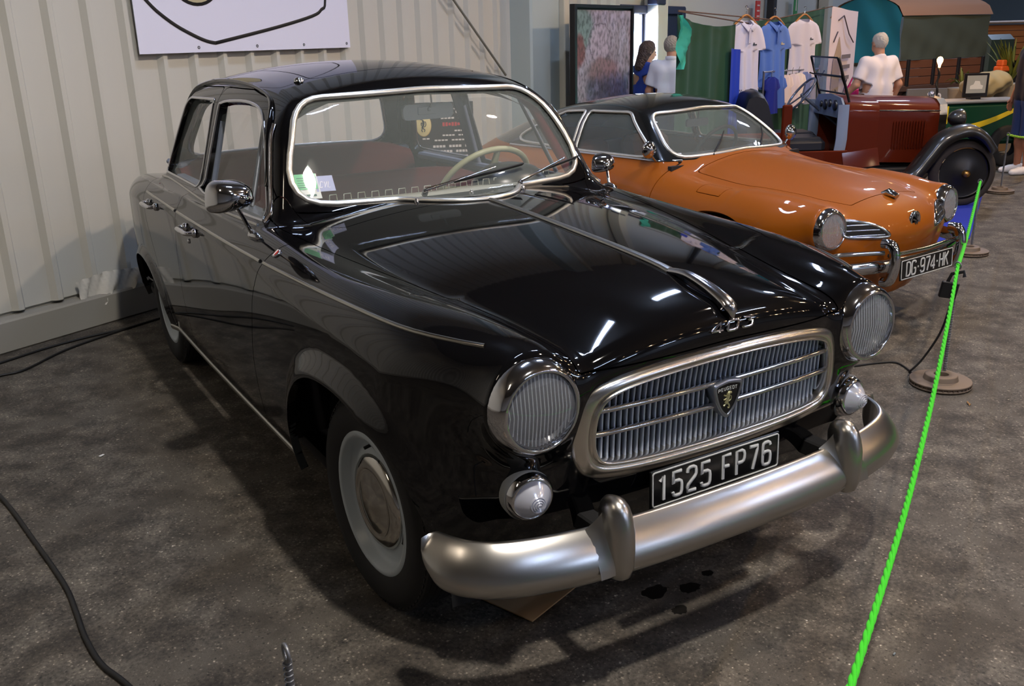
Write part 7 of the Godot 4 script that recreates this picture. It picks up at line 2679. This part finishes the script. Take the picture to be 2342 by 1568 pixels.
	# plants
	var leafm := mat("plant_leaf", rgb(96, 104, 34), 0.6, 0.0, {"backlight_enabled": true, "backlight": rgb(90, 105, 25)})
	for q in [["spiky_plant", "tall spiky yellow-green potted plant at the right behind the dark-shirted visitor", Vector3(10.38, 0, -4.98), 0.75, 26, 0.95], ["drooping_plant", "drooping dark-leaved potted plant in front of the truck's right end", Vector3(9.95, 0, -5.35), 0.45, 18, 0.90]]:
		t = thing(q[0], q[1], "plant", q[2])
		m = MB.new()
		m.lathe([Vector2(0.0, 0.0), Vector2(0.12, 0.0), Vector2(0.17, q[5] * 0.9), Vector2(0.18, q[5] * 0.92), Vector2(0.15, q[5] * 0.90), Vector2(0.0, q[5] * 0.88)], Transform3D.IDENTITY, 20)
		part(t, "pot", m, mat("stone_pot", rgb(150, 140, 122), 0.8))
		var rg := RandomNumberGenerator.new()
		rg.seed = 7 + int(q[4])
		for k in q[4]:
			m = MB.new()
			var a := rg.randf() * TAU
			var ln: float = q[3] * rg.randf_range(0.65, 1.0)
			var sp_ := rg.randf_range(0.15, 0.6)
			var path := []
			for j in 6:
				var b := j / 5.0
				path.append(Vector3(cos(a) * sp_ * b * ln, q[5] * 0.9 + ln * (b - (0.75 if q[4] == 18 else 0.25) * b * b * sp_ * 2.0), sin(a) * sp_ * b * ln))
			m.sweep(path, [Vector2(-0.022, 0.006), Vector2(0, -0.002), Vector2(0.022, 0.006), Vector2(0, 0.002)], Vector3.UP, false, [0.5, 1.0, 1.1, 0.9, 0.6, 0.08])
			part(t, "leaf", m, leafm)
	# sack, orange toy machine and pink bag
	t = thing("burlap_sack", "lumpy beige sack resting behind the framed picture", "sack")
	m = nets(func(p): return smin(ellipsoid(Vector3(9.78, 0.86, -5.0), Vector3(0.28, 0.16, 0.2), p), ellipsoid(Vector3(10.05, 0.92, -4.95), Vector3(0.2, 0.12, 0.18), p), 0.1) + 0.012 * sin(p.x * 23.0) * sin(p.y * 31.0 + p.z * 19.0), Vector3(9.3, 0.6, -5.4), Vector3(10.4, 1.2, -4.6), 0.025)
	part(t, "bag", m, mat("burlap", rgb(160, 148, 112), 0.95))
	t = thing("sack_crate", "low wooden crate carrying the beige sack", "crate")
	for k in 5:
		m = MB.new()
		m.box(Vector3(9.85, 0.10 + 0.135 * k, -4.98), Vector3(0.75, 0.12, 0.36), 0.006)
		part(t, "board", m, mat("crate_wood", rgb(120, 96, 66), 0.8))
	t = thing("toy_digger", "small orange toy digger on the beige sack's right", "toy", Vector3(10.22, 1.02, -5.0))
	m = MB.new()
	m.box(Vector3(0, 0.04, 0), Vector3(0.22, 0.07, 0.12), 0.015)
	m.box(Vector3(-0.03, 0.11, 0), Vector3(0.10, 0.08, 0.10), 0.015)
	part(t, "body", m, mat("toy_orange", rgb(205, 92, 34), 0.4))
	m = MB.new()
	m.tube([Vector3(0.06, 0.06, 0), Vector3(0.14, 0.14, 0.02), Vector3(0.2, 0.05, 0.04)], 0.014, 6)
	part(t, "arm", m, mat("iron_black", rgb(24, 22, 22), 0.6))
	t = thing("pink_bag", "bright pink bag held low in front of the white-haired man", "bag", Vector3(7.36, 0.76, -4.74))
	m = MB.new()
	m.box(Vector3(-0.10, 0.10, -0.12), Vector3(0.34, 0.30, 0.14), 0.06)
	part(t, "pouch", m, mat("pink_fabric", rgb(196, 40, 120), 0.7))
	m = MB.new()
	m.tube(curve([Vector3(-0.22, 0.24, -0.12), Vector3(-0.14, 0.36, -0.10), Vector3(0.02, 0.24, -0.12)], 5), 0.010, 6)
	part(t, "handle", m, mat("pink_fabric", rgb(196, 40, 120), 0.7))

# ---------------------------------------------------------------- barrier, cables, signs and litter
func stanchion(label: String, at: Vector3, H: float, off: Vector3) -> Node3D:
	var t := thing("barrier_stand", label, "stanchion", at)
	var rust := mat("disc_iron", rgb(112, 98, 84), 0.6, 0.35)
	var m := MB.new()
	m.lathe([Vector2(0.034, 0.004), Vector2(0.135, 0.004), Vector2(0.136, 0.010), Vector2(0.130, 0.012), Vector2(0.130, 0.020), Vector2(0.136, 0.022), Vector2(0.136, 0.028), Vector2(0.133, 0.030), Vector2(0.078, 0.030), Vector2(0.076, 0.033), Vector2(0.072, 0.052), Vector2(0.068, 0.056), Vector2(0.034, 0.056), Vector2(0.033, 0.052), Vector2(0.033, 0.004)], Transform3D.IDENTITY, 48)
	part(t, "brake_disc", m, rust)
	m = MB.new()
	for k in 36:
		var a := TAU * k / 36
		m.box(Vector3(0.131 * cos(a), 0.016, 0.131 * sin(a)), Vector3(0.006, 0.010, 0.005), 0.0, Basis(Vector3.UP, -a))
	part(t, "disc_vanes", m, rust).set_meta("kind", "stuff")
	m = MB.new()
	m.tube([off + Vector3(0, 0.05, 0), off + Vector3(0.002, H, 0.0)], 0.0075, 8)
	for k in int(H / 0.012):
		var ring := []
		for j in 8: ring.append(off + Vector3(0.0085 * cos(TAU * j / 8), 0.06 + 0.012 * k, 0.0085 * sin(TAU * j / 8)))
		if 0.06 + 0.012 * k < H: m.tube(ring, 0.0018, 4, true)
	part(t, "threaded_rod", m, mat("zinc_rod", rgb(130, 132, 136), 0.4, 0.7))
	m = MB.new()
	var ring := []
	for j in 14: ring.append(off + Vector3(0.0, H + 0.016 + 0.016 * sin(TAU * j / 14), 0.016 * cos(TAU * j / 14)))
	m.tube(ring, 0.004, 6, true)
	part(t, "eye_ring", m, mat("zinc_rod", rgb(130, 132, 136), 0.4, 0.7))
	return t
func rope(label: String, pts: Array, r: float, mt: Material) -> void:
	var t := thing("barrier_rope", label, "rope")
	var c := curve(pts, 14)
	var m := MB.new()
	# three twisted strands
	var fine := resample(c, r * 1.6, false)
	for s in 3:
		var path := []
		for k in fine.size():
			var d: Vector3 = (fine[mini(k + 1, fine.size() - 1)] - fine[maxi(k - 1, 0)]).normalized()
			var u := d.cross(Vector3.UP).normalized()
			var w := u.cross(d)
			var a := k * 0.55 + TAU * s / 3.0
			path.append(fine[k] + (u * cos(a) + w * sin(a)) * r * 0.45)
		m.tube(path, r * 0.62, 6)
	part(t, "strands", m, mt).set_meta("kind", "stuff")
func cable(label: String, pts: Array, r: float) -> void:
	var t := thing("power_cable", label, "cable")
	var m := MB.new()
	m.tube(curve(pts, 8), r, 8)
	part(t, "sheath", m, mat("cable_black", rgb(18, 18, 18), 0.55))

func make_props() -> void:
	var HB := Basis(HU, Vector3.UP, HW)
	var wt := atan2(HW.x, HW.z)
	var m: MB
	var t: Node3D
	# ---- barrier
	stanchion("barrier stand of a rusty brake disc and thin rod nearest the saloon's left headlight", Vector3(2.184, 0, -0.153), 0.545, Vector3(0.052, 0, -0.02))
	stanchion("barrier stand of a rusty brake disc and thin rod beside the orange coupe's number plate", Vector3(4.718, 0, -1.685), 0.50, Vector3(0.085, 0, -0.035))
	stanchion("barrier stand of a brake disc and thin rod beside the brown tourer's front wheel", Vector3(7.38, 0, -3.11), 0.55, Vector3(0.05, 0, -0.02))
	stanchion("barrier stand with a bright eye ring, only its rod's top showing at the bottom edge", Vector3(-1.235, 0, 0.805), 0.50, Vector3(0.0, 0, 0.0))
	var lime := mat("lime_rope", rgb(52, 196, 18), 0.85, 0.0, {"rim_enabled": true, "rim": 0.4})
	rope("bright lime green barrier rope running from the near brake-disc stand to the bottom edge", [Vector3(2.236, 0.56, -0.173), Vector3(1.61, 0.46, 0.212), Vector3(0.975, 0.415, 0.598), Vector3(0.31, 0.415, 0.995), Vector3(-0.352, 0.475, 1.378), Vector3(-0.74, 0.54, 1.60), Vector3(-1.0, 0.58, 1.745)], 0.008, lime)
	rope("bright lime green barrier rope between the two brake-disc stands by the cars' fronts", [Vector3(2.236, 0.56, -0.173), Vector3(3.4, 0.44, -0.88), Vector3(4.805, 0.515, -1.72)], 0.0095, lime)
	rope("yellowish green barrier rope hanging between the tourer's stand and the visitor at the right", [Vector3(7.43, 0.56, -3.13), Vector3(8.0, 0.50, -3.2), Vector3(8.9, 0.62, -3.35)], 0.012, mat("rope_yellow_green", rgb(140, 190, 50), 0.8))
	# black card case hung on the near stand
	t = thing("card_case", "small black case with a strap hung on the near barrier stand", "case", Vector3(2.17, 0.47, -0.16), deg_to_rad(-40))
	m = MB.new()
	m.box(Vector3(0, -0.01, 0), Vector3(0.075, 0.075, 0.02), 0.004, Basis(Vector3(0, 0, 1), -0.15))
	part(t, "body", m, mat("case_black", rgb(16, 16, 18), 0.4))
	m = MB.new()
	m.sweep([Vector3(-0.01, 0.025, 0), Vector3(0.005, 0.065, 0), Vector3(0.055, 0.075, 0), Vector3(0.06, 0.05, 0)], [Vector2(-0.008, -0.001), Vector2(-0.008, 0.001), Vector2(0.008, 0.001), Vector2(0.008, -0.001)], Vector3(0, 0, 1))
	part(t, "strap", m, mat("case_black", rgb(16, 16, 18), 0.4))
	# ---- cables
	cable("black power cable snaking across the floor at the lower left", [Vector3(-1.80, 0.008, -2.0), Vector3(-1.65, 0.008, -1.4), Vector3(-1.575, 0.008, -0.95), Vector3(-1.525, 0.008, -0.61), Vector3(-1.515, 0.008, -0.44), Vector3(-1.51, 0.008, -0.27), Vector3(-1.49, 0.008, -0.12), Vector3(-1.45, 0.008, 0.0), Vector3(-1.38, 0.008, 0.25)], 0.008)
	cable("black cable curving away from the wall foot, further from the concrete kerb", [Vector3(-1.75, 0.007, -2.9), Vector3(-1.55, 0.007, -2.93), Vector3(-1.43, 0.007, -2.96), Vector3(-1.21, 0.007, -3.19), Vector3(-0.92, 0.007, -3.38), Vector3(-0.60, 0.007, -3.55)], 0.007)
	cable("black cable lying close along the concrete kerb at the wall foot", [Vector3(-1.80, 0.007, -3.02), Vector3(-1.53, 0.007, -3.16), Vector3(-1.30, 0.007, -3.29), Vector3(-1.06, 0.007, -3.38), Vector3(-0.82, 0.007, -3.43)], 0.007)
	cable("thin black cable running from behind the saloon's left headlight to the near barrier stand", [Vector3(1.5, 0.006, -0.7), Vector3(2.0, 0.006, -0.56), Vector3(2.21, 0.006, -0.50), Vector3(2.27, 0.006, -0.45), Vector3(2.22, 0.006, -0.34), Vector3(2.16, 0.03, -0.30), Vector3(2.19, 0.10, -0.26), Vector3(2.215, 0.25, -0.20), Vector3(2.228, 0.42, -0.175)], 0.005)
	# ---- banner on the wall
	t = thing("wall_banner", "white vinyl banner with part of a thick black outlined emblem, high on the ribbed wall", "banner", hp(2.27, 0, 0.055), wt)
	m = MB.new()
	m.box(Vector3(0, 2.30, 0), Vector3(1.90, 1.50, 0.004))
	part(t, "sheet", m, mat("banner_vinyl", rgb(222, 222, 238), 0.5))
	m = MB.new()
	var out := []
	for q in [Vector2(-0.87, 1.875), Vector2(-0.79, 1.80), Vector2(-0.66, 1.715), Vector2(-0.52, 1.65), Vector2(-0.43, 1.618), Vector2(-0.36, 1.605)]: out.append(Vector3(q.x, q.y, 0.003))
	var p1 := curve(out, 4)
	p1.append_array(curve([Vector3(-0.36, 1.605, 0.003), Vector3(0.20, 1.70, 0.003), Vector3(0.56, 1.775, 0.003), Vector3(0.66, 1.82, 0.003), Vector3(0.71, 1.89, 0.003), Vector3(0.71, 2.3, 0.003), Vector3(0.3, 2.8, 0.003), Vector3(-0.5, 2.85, 0.003), Vector3(-0.9, 2.4, 0.003), Vector3(-0.92, 2.0, 0.003)], 4))
	m.sweep(p1, [Vector2(-0.011, 0), Vector2(-0.011, 0.0015), Vector2(0.011, 0.0015), Vector2(0.011, 0)], Vector3(0, 0, 1), true)
	part(t, "emblem_outline", m, mat("banner_black", rgb(16, 16, 18), 0.5))
	m = MB.new()
	m.lathe([Vector2(0.235, 0.0), Vector2(0.235, 0.002), Vector2(0.0, 0.002)], Transform3D(basis_y(Vector3(0, 0, 1)), Vector3(-0.47, 2.065, 0.002)), 40)
	part(t, "emblem_ring", m, mat("banner_black", rgb(16, 16, 18), 0.5))
	m = MB.new()
	m.lathe([Vector2(0.215, 0.0), Vector2(0.215, 0.003), Vector2(0.0, 0.003)], Transform3D(basis_y(Vector3(0, 0, 1)), Vector3(-0.47, 2.065, 0.002)), 40)
	part(t, "emblem_disc", m, mat("banner_olive", rgb(196, 186, 150), 0.5))
	for x in [-0.50, 0.0, 0.45, 0.91]:
		m = MB.new()
		m.lathe([Vector2(0.010, 0.0), Vector2(0.010, 0.003), Vector2(0.005, 0.003), Vector2(0.005, 0.0)], Transform3D(basis_y(Vector3(0, 0, 1)), Vector3(x, 1.58, 0.002)), 12)
		part(t, "eyelet", m, mat("eyelet_steel", rgb(110, 110, 114), 0.4, 0.6))
	# ---- black information board seen through the saloon's windows
	t = thing("info_board", "black information board with a yellow oval horse emblem and pale text, behind the saloon", "sign", Vector3(1.42, 0, -3.62), deg_to_rad(-24))
	m = MB.new()
	m.box(Vector3(0, 0.80, 0), Vector3(0.44, 0.76, 0.012), 0.002)
	part(t, "board", m, mat("board_black", rgb(20, 18, 18), 0.45))
	m = MB.new()
	for s in [-1.0, 1.0]: m.tube([Vector3(s * 0.16, 0.0, 0.04 ), Vector3(s * 0.10, 1.10, -0.02)], 0.012, 6)
	m.tube([Vector3(0, 0.0, -0.40), Vector3(0, 1.05, -0.03)], 0.012, 6)
	part(t, "easel", m, mat("easel_wood", rgb(120, 86, 54), 0.7))
	m = MB.new()
	m.lathe([Vector2(0.052, 0.0), Vector2(0.052, 0.002), Vector2(0.0, 0.002)], Transform3D(basis_y(Vector3(0, 0, 1)).scaled_local(Vector3(1, 1, 1.45)), Vector3(-0.13, 1.03, 0.007)), 32)
	var em := part(t, "emblem", m, mat("emblem_yellow", rgb(226, 206, 140), 0.5))
	m = MB.new()
	m.lathe([Vector2(0.055, 0.0), Vector2(0.055, 0.0012), Vector2(0.0, 0.0012)], Transform3D(basis_y(Vector3(0, 0, 1)).scaled_local(Vector3(1, 1, 1.44)), Vector3(-0.13, 1.03, 0.0068)), 32)
	part(em, "emblem_rim", m, mat("emblem_gold", rgb(190, 150, 60), 0.5))
	m = MB.new()
	# prancing horse
	for q in [[[-0.012, -0.028], [-0.004, -0.008], [0.000, 0.012], [-0.006, 0.026], 0.0075], [[-0.006, 0.026], [-0.016, 0.036], [-0.022, 0.030], 0.0045], [[-0.002, 0.010], [-0.016, 0.010], [-0.018, 0.000], 0.003], [[-0.004, 0.004], [-0.018, 0.000], [-0.014, -0.012], 0.003], [[-0.008, -0.026], [-0.016, -0.040], [-0.010, -0.052], 0.0035], [[-0.006, -0.028], [0.006, -0.038], [0.002, -0.052], 0.0035], [[0.002, -0.020], [0.014, -0.008], [0.014, 0.012], [0.008, 0.018], 0.003]]:
		var path := []
		for k in q.size() - 1: path.append(Vector3(-0.128 + q[k][0], 1.035 + q[k][1], 0.0095))
		m.tube(curve(path, 3), q[-1], 6)
	part(em, "horse", m, mat("banner_black", rgb(16, 16, 18), 0.5))
	var white := mat("board_print", rgb(215, 205, 195), 0.6)
	var tm := TextMesh.new()
	tm.text = "Ferrari"
	var ft := SystemFont.new()
	ft.font_names = PackedStringArray(["Droid Serif"])
	ft.font_italic = true
	tm.font = ft
	tm.font_size = 24
	tm.pixel_size = 0.0026
	tm.depth = 0.002
	var tp := part(t, "heading", tm, white)
	tp.position = Vector3(0.07, 1.125, 0.008)
	m = MB.new()
	for q in [[0.075, 1.072, 0.17, 0.012], [0.115, 0.985, 0.11, 0.010], [0.075, 0.955, 0.20, 0.010], [0.060, 0.922, 0.24, 0.010], [0.040, 0.880, 0.27, 0.016], [0.065, 0.845, 0.22, 0.016], [0.075, 0.808, 0.20, 0.016], [-0.13, 0.935, 0.08, 0.009], [0.05, 0.76, 0.25, 0.012], [0.05, 0.72, 0.25, 0.012], [0.05, 0.66, 0.25, 0.012]]:
		var n := int(q[2] / 0.022)
		for k in n:
			if (k * 7 + int(q[1] * 1000)) % 5 != 0: m.box(Vector3(q[0] - q[2] * 0.5 + q[2] * (k + 0.5) / n, q[1], 0.0075), Vector3(q[2] / n * 0.8, q[3], 0.002))
	part(t, "small_print", m, white).set_meta("kind", "stuff")
	m = MB.new()
	for k in 7: m.box(Vector3(0.01 + 0.021 * k, 1.03, 0.0075), Vector3(0.016, 0.026 if k % 3 != 2 else 0.018, 0.002))
	part(t, "red_print", m, mat("print_red", rgb(196, 34, 36), 0.6)).set_meta("kind", "stuff")
	# ---- torn membrane at the foot of the siding
	t = thing("torn_sheet", "crumpled torn strip of pale sheet peeling at the foot of the ribbed wall", "sheet")
	m = MB.new()
	var rows := []
	for i in 9:
		var r := []
		for k in 25:
			var u := k / 24.0
			var x := lerpf(0.66, 1.12, u)
			var v := i / 8.0
			var low := 0.135 + 0.05 * u + 0.03 * sin(u * 17.0)
			if u < 0.15: low = 0.10
			var y := lerpf(0.305 - 0.05 * absf(u - 0.45), low, v)
			r.append(hp(x, y, 0.045 + 0.05 * v * (0.6 + 0.6 * sin(u * 14.0 + v * 3.0)) + 0.012 * sin(u * 40.0 + v * 9.0)))
		rows.append(r)
	m.grid(rows)
	part(t, "membrane", m, mat("membrane", rgb(196, 192, 180), 0.7))
	# ---- info card before the coupe's headlight
	t = thing("info_card", "narrow white upright card on a small round foot at the coupe's left headlight", "card", Vector3(4.45, 0, -1.80), deg_to_rad(-15))
	m = MB.new()
	m.box(Vector3(0, 0.40, 0), Vector3(0.065, 0.21, 0.006), 0.001, Basis(Vector3(0, 0, 1), -0.10))
	part(t, "card", m, mat("card_white", rgb(226, 216, 226), 0.6))
	m = MB.new()
	m.box(Vector3(0.01, 0.475, 0.004), Vector3(0.045, 0.006, 0.002), 0.0, Basis(Vector3(0, 0, 1), -0.10))
	part(t, "print", m, mat("card_print", rgb(120, 112, 120), 0.6))
	m = MB.new()
	m.lathe([Vector2(0.0, 0.0), Vector2(0.07, 0.0), Vector2(0.07, 0.015), Vector2(0.01, 0.025), Vector2(0.008, 0.30), Vector2(0, 0.30)], Transform3D.IDENTITY, 24)
	part(t, "stand", m, mat("card_stand", rgb(160, 146, 130), 0.6))
	# ---- blue carpet under the tourer
	t = thing("blue_carpet", "bright blue carpet laid under the brown tourer", "carpet")
	m = MB.new()
	var cp := PackedVector2Array()
	for q in [Vector3(4.75, 0, -1.92), Vector3(5.18, 0, -1.98), Vector3(7.12, 0, -3.12), Vector3(5.6, 0, -5.2), Vector3(3.9, 0, -4.4)]: cp.append(Vector2(q.x, q.z))
	m.extrude(cp, 0.006, Transform3D(Basis(Vector3(1, 0, 0), Vector3(0, 0, 1), Vector3(0, 1, 0)), Vector3.ZERO))
	part(t, "pile", m, mat("carpet_blue", rgb(24, 48, 168), 0.95))
	# ---- litter
	t = thing("paper_scrap", "tiny white scrap of paper on the floor left of the saloon", "scrap", Vector3(-1.268, 0.001, -1.582), 0.5)
	m = MB.new()
	m.box(Vector3(0, 0.003, 0), Vector3(0.022, 0.004, 0.010), 0.001)
	part(t, "paper", m, mat("paper_white", rgb(226, 226, 222), 0.7))
	t = thing("dry_leaf", "small dry brown leaf on the floor beyond the lime rope", "leaf", Vector3(2.07, 0.001, 0.066), 0.8)
	m = MB.new()
	m.sweep([Vector3(-0.02, 0.002, 0), Vector3(-0.006, 0.006, 0.004), Vector3(0.008, 0.004, 0), Vector3(0.022, 0.008, 0)], [Vector2(-0.006, 0), Vector2(0, 0.001), Vector2(0.006, 0), Vector2(0, -0.001)], Vector3.UP, false, [0.2, 1.0, 1.0, 0.2])
	part(t, "blade", m, mat("leaf_brown", rgb(140, 104, 62), 0.8))
	t = thing("floor_chip", "small grey chip on the floor right of the lime rope", "chip", Vector3(0.318, 0.001, 1.01), 0.3)
	m = MB.new()
	m.box(Vector3(0, 0.002, 0), Vector3(0.012, 0.004, 0.005), 0.001)
	part(t, "flake", m, mat("chip_grey", rgb(120, 130, 136), 0.6))
	t = thing("cardboard_sheet", "flat brown cardboard sheet lying under the saloon's front bumper", "cardboard", Vector3(-0.30, 0.002, 0.05), 0.35)
	m = MB.new()
	m.box(Vector3(0, 0.003, 0), Vector3(0.42, 0.005, 0.50), 0.001)
	part(t, "sheet", m, mat("cardboard", rgb(176, 146, 108), 0.85))
	# oil spots soaked into the asphalt
	var rg := RandomNumberGenerator.new()
	rg.seed = 11
	var spots := [Vector3(-0.02, 0, 0.43), Vector3(0.08, 0, 0.47), Vector3(-0.02, 0, 0.54), Vector3(0.18, 0, 0.44)]
	t = thing("oil_spots", "dark wet oil spots on the floor under the saloon's bumper", "stain")
	for k in spots.size():
		m = MB.new()
		var pr := PackedVector2Array()
		for j in 22:
			var a := TAU * j / 22
			var r: float = [0.032, 0.026, 0.020, 0.015][k] * (0.8 + 0.35 * rg.randf())
			pr.append(Vector2(spots[k].x + cos(a) * r * 1.3, spots[k].z + sin(a) * r))
		m.extrude(pr, 0.0015, Transform3D(Basis(Vector3(1, 0, 0), Vector3(0, 0, 1), Vector3(0, 1, 0)), Vector3.ZERO))
		part(t, "oil_spot", m, mat("oil_black", rgb(26, 24, 22), 0.35))
